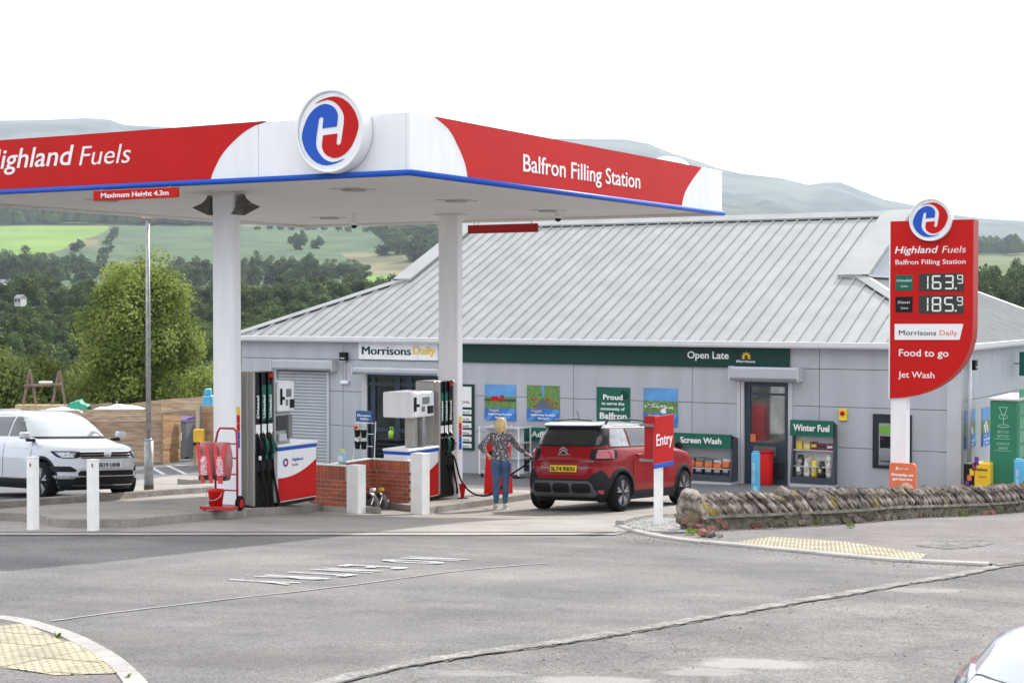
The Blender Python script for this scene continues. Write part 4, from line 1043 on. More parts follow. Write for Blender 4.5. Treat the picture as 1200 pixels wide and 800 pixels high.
def framed(px0, px1, py0, lay):
    """glazed screen set back in the wall; lay = list of vertical bar px, list of transom py"""
    Y = FY+.10; x0, x1 = FX(px0, 480, Y), FX(px1, 480, Y); z1 = FZ(px0, py0, Y); z0 = H((x0+x1)/2, FY)+.0
    f = MB(so_); fr = [(x0-.02, x0+.07), (x1-.07, x1+.02)]
    for a, b in fr: f.box((a, Y-.05, z0), (b, Y+.05, z1))
    f.box((x0+.07, Y-.05, z1-.08), (x1-.07, Y+.05, z1)); o = f.build('door_frame', NAVY, shop)
    return o, x0+.07, x1-.07, z0, z1-.08, Y
# left: sliding entrance under the white name board
o, x0, x1, z0, z1, Y = framed(430, 513, 438, None)
MB(so_).box((FX(424), FY-.004, z0-.1), (FX(430), FY+.10, z1+.1)).build('reveal', TRIM, shop)
for (a, b) in ((436, 441), (464, 470), (478, 484), (497, 502)):
    MB(so_).box((FX(a, 480, Y), Y-.045, z0), (FX(b, 480, Y), Y+.045, z1)).build('mullion', NAVY, o)
zz = FZ(460, 452, Y); MB(so_).box((x0, Y-.042, zz), (x1, Y+.042, zz+.09)).build('transom', NAVY, o)
zz = FZ(460, 506, Y); MB(so_).box((FX(441, 480, Y), Y-.04, zz), (x1, Y+.04, zz+.10)).build('transom', NAVY, o)
MB(so_).box((x0, Y+.0, z0), (x1, Y+.012, z1)).build('pane', GLASS2, o)
a = on(453, 464, 'Y', Y-.01); b = on(459, 470, 'Y', Y-.01)
MB(so_).box((FX(452, 467, Y), Y-.012, FZ(455, 472, Y)), (FX(459, 467, Y), Y-.006, FZ(455, 464, Y))).build('sticker', ORG, o)
# dark interior standing behind the glass: a rack of baskets
MB(so_).box((x0, Y+.9, z0), (x1, Y+.95, z1)).build('inner_wall', M('shop_interior', (.10, .09, .07), rough=.8, var=.4, vs=2), o)
# right: single door with kick panel and reflecting glass
o, x0, x1, z0, z1, Y = framed(872, 924, 448, None)
MB(so_).box((FX(864), FY-.03, z0-.1), (FX(868), FY+.08, z1+.12)).build('reveal', TRIM, shop); MB(so_).box((FX(868.6), FY-.03, z0-.1), (FX(872), FY+.08, z1+.12)).build('reveal', TRIM, shop)
MB(so_).box((FX(924), FY-.03, z0-.1), (FX(929), FY+.08, z1+.12)).build('reveal', TRIM, shop)
MB(so_).box((x0, Y-.04, z0), (FX(880, 480, Y), Y+.04, z1)).build('mullion', NAVY, o)
zt1 = FZ(900, 463, Y); zt2 = FZ(900, 520, Y); zt3 = FZ(900, 541, Y)
for za, zb_ in ((zt1, zt1+.05), (zt2-.05, zt2+.03)): MB(so_).box((FX(880, 480, Y), Y-.035, za), (x1, Y+.035, zb_)).build('transom', NAVY, o)
MB(so_).box((FX(880, 480, Y), Y-.03, z0), (x1, Y+.03, z0+.12)).build('kick_rail', NAVY, o)
MB(so_).box((FX(880, 480, Y), Y-.01, z0+.12), (x1, Y+.01, zt3)).build('kick_panel', DARK, o)
MB(so_).box((FX(880, 480, Y), Y-.02, zt3), (x1, Y+.01, zt2-.05)).build('rail_panel', NAVY, o)
MB(so_).box((FX(884, 530, Y), Y-.05, FZ(884, 534, Y)), (FX(910, 530, Y), Y-.02, FZ(884, 522, Y))).build('letter_plate', M('bronze', (.14, .12, .10), rough=.5), o)
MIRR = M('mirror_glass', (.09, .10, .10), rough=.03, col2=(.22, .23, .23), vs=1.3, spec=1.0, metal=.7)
MB(so_).box((FX(880, 480, Y), Y, zt2+.03), (x1, Y+.01, zt1)).build('pane', MIRR, o); MB(so_).box((FX(880, 480, Y), Y, zt1+.05), (x1, Y+.01, z1)).build('pane', MIRR, o)
MB(so_).box((FX(878, 512, Y), Y-.03, FZ(880, 517, Y)), (FX(886, 512, Y), Y-.022, FZ(880, 508, Y))).build('sticker', ORG, o)

# ---------------------------------------------------------------- signs on the shop
def wallbox(name, lab, cat, px0, px1, py0, py1, m, dep=.05, Y=FY, group=None, gap=.004):
    x0, x1 = FX(px0, (py0+py1)/2, Y-dep), FX(px1, (py0+py1)/2, Y-dep); z0, z1 = FZ((px0+px1)/2, py1, Y-dep), FZ((px0+px1)/2, py0, Y-dep)
    t = thing(name, lab, cat, ((x0+x1)/2, Y, z0), 0, group); MB(t.location).box((x0, Y-dep, z0), (x1, Y-gap, z1), bev=.005).build('board', m, t)
    return t, x0, x1, z0, z1, Y-dep
t, x0, x1, z0, z1, yy = wallbox('name_sign', 'white shop name board with green and yellow lettering above the entrance', 'sign', 420, 513, 401, 421.5, WHT, .07)
[ftext(s_, m_, t, a_+dx_, 415, b_+dx_, 10, yy, t.location, ext=e_) for s_, m_, a_, b_ in (('Morrisons', GREEN, 424, 481), ('Daily', YEL, 484, 509.5)) for dx_, e_ in ((0, .006), (.8, .009))]
t, x0, x1, z0, z1, yy = wallbox('fascia_sign', 'long dark green fascia board reading Open Late along the shop front', 'sign', 541, 925, 402, 428, GREEN, .06)
ftext('Open Late', TXT, t, 805.5, 419.5, 854, 8.5, yy, t.location, bold=.02); ftext('Morrisons', TXT, t, 863, 424.6, 885, 3.2, yy, t.location, bold=.01)
c = on(874.5, 416.5, 'Y', yy); pp = FPX/cd(c.x, c.y)[1]
for k in range(7):
    a = R(90+(k-3)*38); mb = MB(t.location); u = Vector((math.cos(a), 0, math.sin(a))); v = Vector((-math.sin(a), 0, math.cos(a))); o_ = Vector((c.x, yy-.001, c.z-.03)); s_ = 1/pp
    mb.prism([o_+u*1.5*s_, o_+u*3.6*s_+v*1.3*s_, o_+u*6.4*s_, o_+u*3.6*s_-v*1.3*s_], (0, -.005, 0)); mb.build('petal', YEL, t, smooth=False)

PSKY = M('poster_sky', (.10, .30, .62), rough=.4, var=.15, vs=3); PGRN = M('poster_green', (.06, .16, .03), rough=.4, col2=(.16, .30, .07), vs=14)
def poster(px0, px1, py0, py1, kind, lab, Y=FY, ax='Y'):
    if ax == 'Y':
        a = on(px0, py0, 'Y', Y-.012); b = on(px1, py0, 'Y', Y-.012); h_ = (py1-py0)/(FPX/cd(a.x, a.y)[1]); org = Vector((a.x, Y-.012, a.z)); U = XV; w_ = b.x-a.x; N = Vector((0, -1, 0))
    else:
        a = on(px0, py0, 'X', Y+.012); b = on(px1, py0, 'X', Y+.012); h_ = (py1-py0)/(FPX/cd(a.x, a.y)[1]); org = Vector((Y+.012, a.y, a.z)); U = YV; w_ = b.y-a.y; N = XV
    t = thing('poster', lab, 'poster', tuple(org+U*w_/2-ZV*h_))
    def quad(u0, u1, v0, v1, m, k, nm='print'):
        pts = [org+U*(u0*w_)-ZV*(v1*h_)+N*.003*k, org+U*(u1*w_)-ZV*(v1*h_)+N*.003*k, org+U*(u1*w_)-ZV*(v0*h_)+N*.003*k, org+U*(u0*w_)-ZV*(v0*h_)+N*.003*k]
        return MB(t.location).prism(pts, -N*.0025).build(nm, m, t)
    def poly(ps, m, k, nm='print'):
        return MB(t.location).prism([org+U*(u*w_)-ZV*(v*h_)+N*.003*k for u, v in ps], -N*.0025).build(nm, m, t)
    quad(0, 1, 0, 1, PSKY if kind != 'green' else GREEN2, 0, 'sheet')
    rr = random.Random(int(px0))
    if kind == 'green':
        poly([(.75, .06), (.9, .1), (.98, .25), (.85, .33), (.72, .2)], GREEN, 1); 
        for s, u, v, w__, cp in (('Proud', .2, .33, .58, .14), ('to serve the', .15, .47, .68, .08), ('community of', .12, .61, .72, .08), ('Balfron', .1, .84, .8, .17)):
            text(s, TXT, t, org+U*(u*w_)-ZV*(v*h_)+N*.002, U, ZV, width=w__*w_, cap=cp*h_, bold=.03, ext=.003, org=t.location)
        return
    quad(0, 1, .34, .68, PGRN, 1)
    if kind == 'tractor':
        quad(0, 1, .40, .47, M('poster_dark', (.04, .05, .04)), 2); quad(.22, .45, .33, .47, RED, 3); quad(.5, .62, .3, .46, RED2, 3)
    if kind == 'glasshouse':
        poly([(0, 0), (.45, 0), (.5, .5), (0, .55)], M('poster_leaf', (.04, .12, .02), col2=(.20, .34, .08), vs=25), 2); poly([(.55, 0), (1, 0), (1, .55), (.52, .5)], MATS['poster_leaf'], 2)
        for k in range(12): u, v = .03+.88*rr.random(), .35+.25*rr.random(); poly([(u, v), (u+.06, v+.01), (u+.05, v+.06), (u-.01, v+.05)], RED, 3)
        poly([(.45, .4), (.55, .4), (.85, .68), (.2, .68)], M('poster_path', (.10, .12, .16)), 4)
    if kind == 'sheep':
        for k in range(26): a = rr.random()*.9+.03; v = .4+.16*abs(a-.3)+rr.random()*.07; poly([(a, v), (a+.05, v-.01), (a+.055, v+.035), (a+.005, v+.04)], TXT, 3)
        poly([(.5, .6), (.58, .52), (.66, .56), (.68, .66), (.55, .66)], TXT, 4)
    if kind == 'cow':
        for a, v in ((.2, .45), (.4, .38), (.55, .5), (.3, .55), (.6, .6)): poly([(a, v), (a+.15, v-.03), (a+.18, v+.1), (a+.02, v+.12)], TXT, 3)
    quad(0, 1, .66, 1, PBLUE, 5); 
    poly([(0, 1), (.3, .72), (.5, .66), (.16, 1)], M('poster_light_blue', (.08, .30, .68)), 6); poly([(.5, 1), (.85, .66), (1, .66), (1, .74), (.72, 1)], MATS['poster_light_blue'], 6)
    text('More', YEL, t, org+U*(.16*w_)-ZV*(.755*h_)+N*.02, U, ZV, width=.32*w_, cap=.06*h_, bold=.03, ext=.002, org=t.location)
    text('supporting Scottish', TXT, t, org+U*(.12*w_)-ZV*(.85*h_)+N*.02, U, ZV, width=.76*w_, cap=.055*h_, bold=.03, ext=.002, org=t.location)
    text('farmers', TXT, t, org+U*(.35*w_)-ZV*(.945*h_)+N*.02, U, ZV, width=.34*w_, cap=.055*h_, bold=.03, ext=.002, org=t.location)
poster(568, 604.5, 450, 491.5, 'tractor', 'square poster of a red tractor in a field, leftmost on the shop wall')
poster(617.5, 655.5, 451, 492.5, 'glasshouse', 'square poster of red fruit growing in green rows beside the tractor poster')
poster(699, 738.5, 453, 497, 'green', 'green poster reading Proud to serve the community, above the red car roof')
poster(754, 794, 454, 498.5, 'sheep', 'square poster of a flock of white sheep on grass')
poster(1131, 1143, 481, 526, 'cow', 'tall narrow poster of white cows on the right side wall', Y=bx1, ax='X')
poster(1151, 1160, 478, 523, 'cow', 'poster with a dark picture next to the green locker on the side wall', Y=bx1, ax='X')
# opening-times board right of column
t, x0, x1, z0, z1, yy = wallbox('services_board', 'tall white services board with a green frame beside the rear column', 'sign', 530, 555, 450, 527, GREEN, .05)
for k, (a, b) in enumerate(((453, 477), (480, 485), (487.5, 493), (495.5, 501), (503.5, 509), (511.5, 517), (519.5, 524.5))):
    MB(t.location).box((FX(533, 480, yy), yy-.006, FZ(550, b, yy)), (FX(552.5, 480, yy), yy, FZ(550, a, yy))).build('white_panel', TXT, t)
    if k: ftext(('Petrol', 'Foods', 'Deals', 'Parking', 'Wine', 'Papers')[k-1], DARK, t, 538, b-1.5, 550, 2.4, yy-.006, t.location)
ftext('ons.', DARK, t, 541, 472, 551, 4, yy-.006, t.location)
# yellow emergency stop box, ATM
t, x0, x1, z0, z1, yy = wallbox('emergency_switch', 'small yellow emergency stop box with a red button on the wall', 'switch box', 983, 992, 479, 492.5, M('safety_yellow', (.85, .62, .02), rough=.4), .07)
c = on(987.5, 484, 'Y', yy); MB(t.location).lathe([(.001, yy-.05), (.05, yy-.05), (.055, yy-.03), (.035, yy-.03), (.035, yy)], (c.x, 0, c.z), ax='Y', seg=14).build('button', RED, t, smooth=True)
t, x0, x1, z0, z1, yy = wallbox('cash_machine', 'cash machine in a dark surround on the shop wall behind the price sign', 'cash machine', 1022.5, 1068, 485.5, 549, DARK, .05)
t.children[0].name = 'surround'
iy = yy+.001
MB(t.location).box((FX(1030, 515, iy), iy-.012, FZ(1045, 545, iy)), (FX(1062, 515, iy), iy, FZ(1045, 496, iy))).build('fascia', STEEL, t)
MB(t.location).box((FX(1031, 515, iy), iy-.03, FZ(1045, 508, iy)), (FX(1061, 515, iy), iy-.0125, FZ(1045, 499, iy))).build('header', M('lime', (.14, .38, .04), rough=.4), t)
MB(t.location).box((FX(1031.5, 515, iy), iy-.02, FZ(1045, 525, iy)), (FX(1060, 515, iy), iy-.0125, FZ(1045, 511, iy))).build('screen', GLASS, t)
MB(t.location).prism([(FX(1032, 515, iy), iy-.0125, FZ(1045, 541, iy)), (FX(1032, 515, iy), iy-.13, FZ(1045, 539, iy)), (FX(1032, 515, iy), iy-.10, FZ(1045, 532, iy)), (FX(1032, 515, iy), iy-.0125, FZ(1045, 527, iy))], (.4, 0, 0)).build('keypad_shelf', GREYP, t)
# wall floodlights and conduit
def floodlight(px, py, Y, lab, ax='Y'):
    p = on(px, py, ax, Y); s = 1 if ax == 'Y' else 0
    t = thing('wall_light', lab, 'light', tuple(p)); n = Vector((0, -1, 0)) if ax == 'Y' else XV; u = XV if ax == 'Y' else YV
    q = [p+u*.1+ZV*.10+n*.02, p-u*.1+ZV*.10+n*.02, p-u*.1-ZV*.12+n*.02, p+u*.1-ZV*.12+n*.02]
    MB(p).prism(q, n*.14).build('housing', BLK, t); q = [p+u*.075-ZV*.04+n*.163, p-u*.075-ZV*.04+n*.163, p-u*.075-ZV*.15+n*.10, p+u*.075-ZV*.15+n*.10]
    MB(p).prism(q, n*.012-ZV*.002).build('lens', TXT, t); MB(p).prism([p+u*.03+ZV*.03, p-u*.03+ZV*.03, p-u*.03-ZV*.03, p+u*.03-ZV*.03], n*.021).build('bracket', STEEL, t)
    return t
t = floodlight(405, 417, FY, 'black floodlight above a white emergency lamp on the wall left of the entrance')
x = t.location.x; z1 = t.location.z-.12; z0 = FZ(405, 446)
w_ = thing('emergency_lamp', 'short white emergency lamp on the end of a conduit below the floodlight', 'light', (x, FY, z0))
MB(w_.location).tube([(x, FY-.02, z0), (x, FY-.02, z1)], .014, 6).build('conduit', TRIM, w_); MB(w_.location).box((x-.13, FY-.09, z0-.09), (x+.13, FY-.001, z0+.01), bev=.02).build('casing', WHT, w_)
floodlight(1136, 427, bx1, 'small black and white floodlight on the right side wall near the corner', 'X')
# projecting green M sign on the side wall
p = on(1189, 412, 'X', bx1); q = on(1189, 440, 'X', bx1)
t = thing('projecting_sign', 'green projecting sign with a white M on the right side wall', 'sign', (bx1+.3, p.y, q.z))
MB(t.location).box((bx1+.12, p.y-.04, q.z), (bx1+.9, p.y+.04, p.z), bev=.01).build('board', GREEN2, t); text('M', TXT, t, (bx1+.3, p.y-.041, q.z+.12), XV, ZV, cap=.42, bold=.04, org=t.location)
MB(t.location).tube([(bx1, p.y, q.z+.3), (bx1+.13, p.y, q.z+.3)], .02, 6).build('bracket', STEEL, t)
# roof-edge cable between buildings
# ---------------------------------------------------------------- fuel pumps
def smallbox(org, name, a, b, m, par, bev=.004): return MB(org).box(a, b, bev).build(name, m, par)
PX0, PX1 = -16.66, -16.12
def pump(lab, towY, cabY, base, head_side):
    """towY, cabY: (y0,y1) extents; hoses face +X"""
    t = thing('fuel_pump', lab, 'fuel pump', ((PX0+PX1)/2, (towY[0]+towY[1])/2, base), 0, 'fuel pumps on the islands'); O = t.location
    z0 = base; y0, y1 = towY; zt = z0+2.2; W = PX1
    MB(O).box((PX0+.02, y0+.02, z0), (PX1-.02, y1-.02, z0+.07)).build('plinth', BLK, t)
    MB(O).box((PX0, y0, z0+.07), (PX1-.10, y1, zt), bev=.03).build('tower_casing', ALU, t)
    MB(O).box((PX1-.099, y0+.004, z0+.07), (PX1, y0+.05, zt), bev=.01).build('tower_edge', ALU, t); MB(O).box((PX1-.099, y1-.05, z0+.07), (PX1, y1-.004, zt), bev=.01).build('tower_edge', ALU, t)
    MB(O).box((PX1-.099, y0+.05, z0+.07), (PX1-.03, y1-.05, zt-.01)).build('hose_recess', M('recess', (.012, .012, .013), rough=.5, spec=.2), t)
    MB(O).box((PX1-.029, y1-.16, zt-.10), (PX1-.005, y1-.06, zt-.04)).build('number_light', RED, t)
    n = 3; w_ = (y1-y0-.1)/n; hcol = (BLK, GREEN2, GREEN2) if head_side > 0 else (GREEN2, GREEN2, BLK)
    for k in range(n):
        yc = y0+.05+w_*(k+.5)
        for s in (-.5, .5): MB(O).box((PX1-.028, yc+s*w_-.006, z0+.9), (PX1-.002, yc+s*w_+.006, zt-.02)).build('divider', GREYP, t)
        MB(O).box((PX1-.029, yc-w_*.32, z0+1.42), (PX1-.012, yc+w_*.32, zt-.22)).build('grade_label', hcol[k] if hcol[k] is not BLK else BLK, t)
        MB(O).box((PX1-.029, yc-w_*.36, z0+1.22), (PX1-.008, yc+w_*.36, z0+1.36)).build('price_flap', TXT, t)
        text(('Diesel', 'Unleaded', 'Unleaded')[k] if head_side > 0 else ('Unleaded', 'Unleaded', 'Diesel')[k], TXT, t, (PX1-.0115, yc+.03, z0+1.46), ZV, Vector((0, -1, 0)), cap=.055, bold=.03, ext=.002, org=O, width=.36)
        MB(O).box((PX1-.0285, yc-w_*.38, z0+.78), (PX1+.01, yc+w_*.38, z0+1.14), bev=.01).build('nozzle_boot', BLK, t)
        # nozzle: body, spout, lever guard
        g = hcol[k]; used = (head_side < 0 and k == 0)
        hose_top = (PX1+.03, yc, z0+.86)
        if not used:
            nb = MB(O); nb.tube([(PX1+.02, yc, z0+1.13), (PX1+.045, yc, z0+1.07), (PX1+.055, yc, z0+.98), (PX1+.03, yc, z0+.86)], 0, 8, rs=[.022, .034, .03, .022]); nz_ = nb.build('nozzle', g, t, smooth=True)
            MB(O).tube([(PX1+.03, yc, z0+1.12), (PX1+.03, yc-.02, z0+1.2), (PX1-.0, yc-.03, z0+1.26)], .010, 6).build('spout', CHROME, nz_)
            MB(O).tube([(PX1+.05, yc, z0+1.06), (PX1+.11, yc, z0+1.02), (PX1+.10, yc, z0+.92), (PX1+.04, yc, z0+.88)], .008, 6).build('lever_guard', BLK, nz_)
            MB(O).tube([(PX1+.03, yc, z0+.865), (PX1+.033, yc, z0+.80)], .024, 8).build('swivel', TXT if g is BLK else GREEN2, nz_)
            b_ = .10+.03*k; pts = [(PX1+.033, yc, z0+.80), (PX1+.06, yc+.005, z0+.5), (PX1+.07+.02*k, yc+.02*(k-1), z0+.2), (PX1+.09, yc+.06, z0+.06), (PX1+.06, yc+.13, z0+.10), (PX1+.02, yc+.10, z0+.35), (PX1-.02, yc+.04, z0+.62)]
            MB(O).tube([tuple(p) for p in spline(pts, 6)], .0165, 8).build('hose', RUB, t, smooth=True)
    # cabinet
    a, b = cabY; ct = z0+1.0
    MB(O).box((PX0+.02, a+.02, z0), (PX1-.02, b-.02, z0+.06)).build('plinth', BLK, t)
    MB(O).box((PX0, a, z0+.06), (PX1, b, ct-.10), bev=.01).build('cabinet', WHT, t)
    MB(O).box((PX0-.004, a-.004, ct-.10), (PX1+.004, b+.004, ct-.045)).build('blue_band', BLUE, t)
    MB(O).box((PX0-.02, a-.02, ct-.044), (PX1+.02, b+.02, ct), bev=.012).build('lid', WHT, t)
    # the red swoosh on the +X face
    pts = [(PX1+.001, a+.01, z0+.08), (PX1+.001, b-.01, z0+.08)]
    for k in range(11): u = k/10; pts.append((PX1+.001, b-.01-(b-a-.02)*u, z0+.42+.28*(1-u)**2+.04*u*u))
    MB(O).prism(pts, (.005, 0, 0)).build('red_swoosh', RED, t, smooth=False)
    cc = (PX1+.004, a+(b-a)*.20, z0+.70)
    for s, m in ((1, BLUE), (-1, RED)):
        q = [(cc[0], cc[1]+math.cos(an)*r_, cc[2]+s*0+math.sin(an)*r_) for r_, rng in ((.07, np.linspace(1.6, 4.7, 9)), (.035, np.linspace(4.7, 1.6, 9))) for an in rng+(0 if s > 0 else math.pi)]
        MB(O).prism(q, (.003, 0, 0)).build('small_emblem', m, t, smooth=False)
    text('Highland', BLUE, t, (PX1+.002, a+(b-a)*.36, z0+.71), YV, ZV, width=.30, cap=.05, bold=.01, ext=.003, org=O)
    text('Fuels', RED, t, (PX1+.002, a+(b-a)*.36, z0+.63), YV, ZV, width=.17, cap=.045, ext=.003, org=O)
    # display mast and payment head
    hy0, hy1 = (a+.06, a+.50) if head_side > 0 else (a+.14, b-.10)
    if head_side < 0:
        MB(O).box((PX0+.18, a+.42, ct), (PX1-.14, a+.56, ct+.62), bev=.02).build('mast', CHROME if False else ALU, t); MB(O).box((PX0+.30, a+.60, ct), (PX1-.06, a+.68, ct+.62), bev=.01).build('mast', STEEL, t)
        MB(O).box((PX0+.02, b-.34, ct), (PX0+.12, b-.26, ct+.5), bev=.01).build('mast', ALU, t)
    else:
        MB(O).box((PX0+.12, a+.05, ct), (PX1-.10, a+.48, ct+.52), bev=.02).build('display_body', STEEL, t)
        MB(O).box((PX1-.099, a+.10, ct+.22), (PX1-.085, a+.34, ct+.46)).build('screen', GLASS, t); MB(O).box((PX1-.099, a+.37, ct+.08), (PX1-.06, a+.47, ct+.46)).build('side_module', GREYP, t)
        MB(O).box((PX1-.098, a+.12, ct+.05), (PX1-.05, a+.32, ct+.17), bev=.01).build('tray', TRIM, t)
    hz0 = ct+.52 if head_side > 0 else ct+.56; hz1 = hz0+.50 if head_side > 0 else hz0+.47
    xx0 = PX0-.02 if head_side < 0 else PX0+.1
    hd = MB(O).box((xx0 if head_side > 0 else PX0-.12, hy0, hz0), (PX1-.03, hy1, hz1), bev=.025).build('payment_head', WHT, t)
    fx = PX1-.029; hw = hy1-hy0
    MB(O).box((fx, hy0+hw*.48, hz0+.24), (fx+.006, hy0+hw*.78, hz0+.37)).build('display', GREYP, hd); MB(O).box((fx, hy0+hw*.12, hz0+.12), (fx+.02, hy0+hw*.20, hz0+.38)).build('card_slot', BLK, hd)
    MB(O).box((fx, hy0+hw*.12, hz0+.20), (fx+.035, hy0+hw*.30, hz0+.25)).build('card_slot', BLK, hd)
    MB(O).box((fx, hy0+hw*.70, hz0+.06), (fx+.03, hy0+hw*.90, hz0+.20)).build('keypad', BLK, hd); MB(O).box((fx, hy0+hw*.45, hz0+.10), (fx+.006, hy0+hw*.58, hz0+.2)).build('receipt_slot', GREYP, hd)
    return t, O
i1 = H(-15.6, 21)+.127; i2 = H(-15.6, 25.5)+.127
pump('front fuel pump with tall grey tower and three hung nozzles beside the front column', (20.28, 20.86), (20.90, 21.95), i1, 1)
p2, p2o = pump('rear fuel pump whose hose runs to the red car, beside the rear column', (25.82, 26.38), (24.76, 25.80), i2, -1)

# ---------------------------------------------------------------- brick enclosure between the pumps
BR = [M('brick_red', (.36, .085, .045), rough=.85, var=.22, vs=20, bump=.4, bs=80, rnd=.22)]; MORT = M('mortar', (.42, .38, .33), rough=.95, var=.1, vs=20)
def brick_wall(lab, a, b, base_fn, top, thick=.10, courses=None):
    """single-skin wall from a to b, bricks proud of the mortar core; soldier course on top, pale coping line"""
    a, b = Vector((a[0], a[1], 0)), Vector((b[0], b[1], 0)); L_ = (b-a).length; u = (b-a)/L_; nn = Vector((u.y, -u.x, 0))
    zb0 = min(base_fn(a.x, a.y), base_fn(b.x, b.y)); t = thing('brick_wall', lab, 'wall', (a.x, a.y, zb0), math.atan2(u.y, u.x))
    h_ = top-zb0; core = MB(); core.box((0, .008, -.1), (L_, thick+.0, h_-.006)); core.build('mortar', MORT, t)
    me = None; cz = .075; sold = .20; z = 0; k = 0
    def brk(l, h_b):
        mb = MB(); mb.box((0, 0, 0), (l, thick+.008, h_b), bev=.004); m = bpy.data.meshes.new('brick'); m.from_pydata([tuple(v) for v in mb.v], [], mb.f); m.materials.append(BR[0]); return m
    full, half = brk(.215, .065), brk(.10, .065); so__ = brk(.065, sold-.01)
    while z+.065 < h_-sold:
        x = 0 if k % 2 else -.1125
        while x < L_-.02:
            if x < 0: meshobj('brick', half, t, (0, random.uniform(-.002, .002), z))
            elif x+.215 > L_:
                if L_-x > .12: o = meshobj('brick', full, t, (x, random.uniform(-.002, .002), z), scale=((L_-x)/.215, 1, 1))
                elif L_-x > .03: o = meshobj('brick', half, t, (x, 0, z), scale=((L_-x)/.10, 1, 1))
            else: meshobj('brick', full, t, (x, random.uniform(-.002, .002), z))
            x += .225
        z += cz; k += 1
    x = 0
    while x+.065 < L_+.02: meshobj('brick', so__, t, (x, random.uniform(-.002, .002), z), scale=(1, 1, (h_-z-.012)/(sold-.01))); x += .075
    MB().box((-.005, -.006, h_-.008), (L_+.005, thick+.012, h_+.012), bev=.003).build('coping', WPAINT, t)
    return t
topz = on(437, 537.5, 'Y', 24.62).z
bf = lambda x, y: H(x, y)+.02
brick_wall('brick wall running back on the left of the filler enclosure', (-16.82, 22.9), (-16.82, 24.62), bf, topz)
brick_wall('brick wall facing the road at the back of the filler enclosure', (-16.818, 24.60), (-16.0, 24.60), bf, topz)
xa, xb = on(363, 560, 'Y', 22.78).x, on(405, 560, 'Y', 22.78).x
brick_wall('short brick wall next to the front pump cabinet', (xa, 22.78), (xb, 22.78), lambda x, y: H(x, y)+.10, on(380, 544.5, 'Y', 22.78).z)
# white square guard posts
def guard(px0, px1, py0, py1, lab, d=None, grp='white square guard posts', w=None, name='guard_post'):
    p = gp((px0+px1)/2, py1); dd_ = cd(p.x, p.y)[1]; w = w or (px1-px0)/FPX*dd_*.74; hgt = (py1-py0)*dd_/FPX
    t = thing(name, lab, 'bollard', (p.x, p.y+w/2, H(p.x, p.y)-.02), 0, grp)
    MB().box((-w/2, -w/2, 0), (w/2, w/2, hgt+.02-.012), bev=.006).build('post', WPAINT, t); MB().box((-w/2-.004, -w/2-.004, hgt+.009), (w/2+.004, w/2+.004, hgt+.02), bev=.003).build('cap', WHT, t)
    return t, w, hgt
g1 = guard(402, 423.5, 545, 601.5, 'thick white guard post at the left of the filler enclosure', w=.24); guard(478, 498, 531, 603, 'thick white guard post in front of the rear pump cabinet', w=.24)
t1, w, hg = guard(28, 42, 535, 621.5, 'tall white square post at the forecourt edge, left of the pair', grp='slim white posts at the forecourt edge', name='edge_post')
t2, w, hg = guard(98.5, 112.5, 538, 622.5, 'tall white square post at the forecourt edge, right of the pair', grp='slim white posts at the forecourt edge', name='edge_post')
for t_, sx in ((t1, .02), (t2, .05)): MB().box((sx-.015, -w/2-.003, hg-.08), (sx+.01, -w/2-.0005, hg-.03)).build('rust_mark', M('rust', (.18, .08, .03), rough=.9), t_)
# tanker fill couplings
for k, (px, py, cm_, lab) in enumerate(((427, 590, RED, 'leftmost chrome tanker coupling with a red tag'), (437, 592, WHT, 'chrome tanker coupling second from left'), (447, 591, YEL, 'chrome tanker coupling with a yellow tag'), (456, 589, WHT, 'rightmost chrome tanker coupling'))):
    p = gp(px, py+6); t = thing('fill_coupling', lab+' in the brick enclosure', 'pipe coupling', (p.x, p.y, H(p.x, p.y)), 0, 'tanker fill couplings')
    MB().tube([(0, .14, -.02), (0, .10, .16), (0, .02, .24), (0, -.08, .26)], .055, 10).build('pipe', STEEL, t, smooth=True)
    MB().lathe([(.03, -.13), (.078, -.13), (.082, -.08), (.082, -.05), (.06, -.04)], (0, 0, .26), ax='Y', seg=16).build('cap', CHROME, t); MB().lathe([(.001, -.134), (.045, -.134)], (0, 0, .26), ax='Y', seg=12, cap=False).build('cap_centre', DARK, t)
    for s in (-1, 1): MB().tube([(s*.08, -.08, .27), (s*.11, -.14, .24), (s*.09, -.18, .13)], .012, 6).build('lever', CHROME, t)
    MB().box((-.05, -.04, .345), (.05, .03, .40), bev=.01).build('tag', cm_, t)
# red tapered bin on the island and red cone
p = on(584, 578, 'Z', H(-16.4, 29)+.13) if False else gp(584, 578, .125); dd_ = cd(p.x, p.y)[1]
t = thing('litter_bin', 'tall red litter bin standing on the island behind the woman', 'bin', (p.x, p.y, p.z)); h_ = 61*dd_/FPX
for nm, z0, z1, w0, w1, m in (('body', 0, h_*.90, .215, .18, RED), ('lid', h_*.90, h_, .195, .14, RED2)):
    a_, b_ = [(-w0, -w0), (w0, -w0), (w0, w0), (-w0, w0)], [(-w1, -w1), (w1, -w1), (w1, w1), (-w1, w1)]
    MB().add([(x, y, z0) for x, y in a_]+[(x, y, z1) for x, y in b_], [(3, 2, 1, 0), (4, 5, 6, 7)]+[(i, (i+1) % 4, 4+(i+1) % 4, 4+i) for i in range(4)]).build(nm, m, t)
MB().box((-.10, -.200, h_*.70), (.10, -.16, h_*.84)).build('opening', BLK, t)
p = gp(542, 584, .125); t = thing('marker_cone', 'small red marker standing by the foot of the rear column', 'cone', (p.x, p.y, p.z)); MB().lathe([(.05, 0), (.035, .05), (.07, .28), (.065, .29)], seg=12).build('body', RED, t)
MB().box((-.08, -.08, 0), (.08, .08, .02)).build('base', BLK, t)

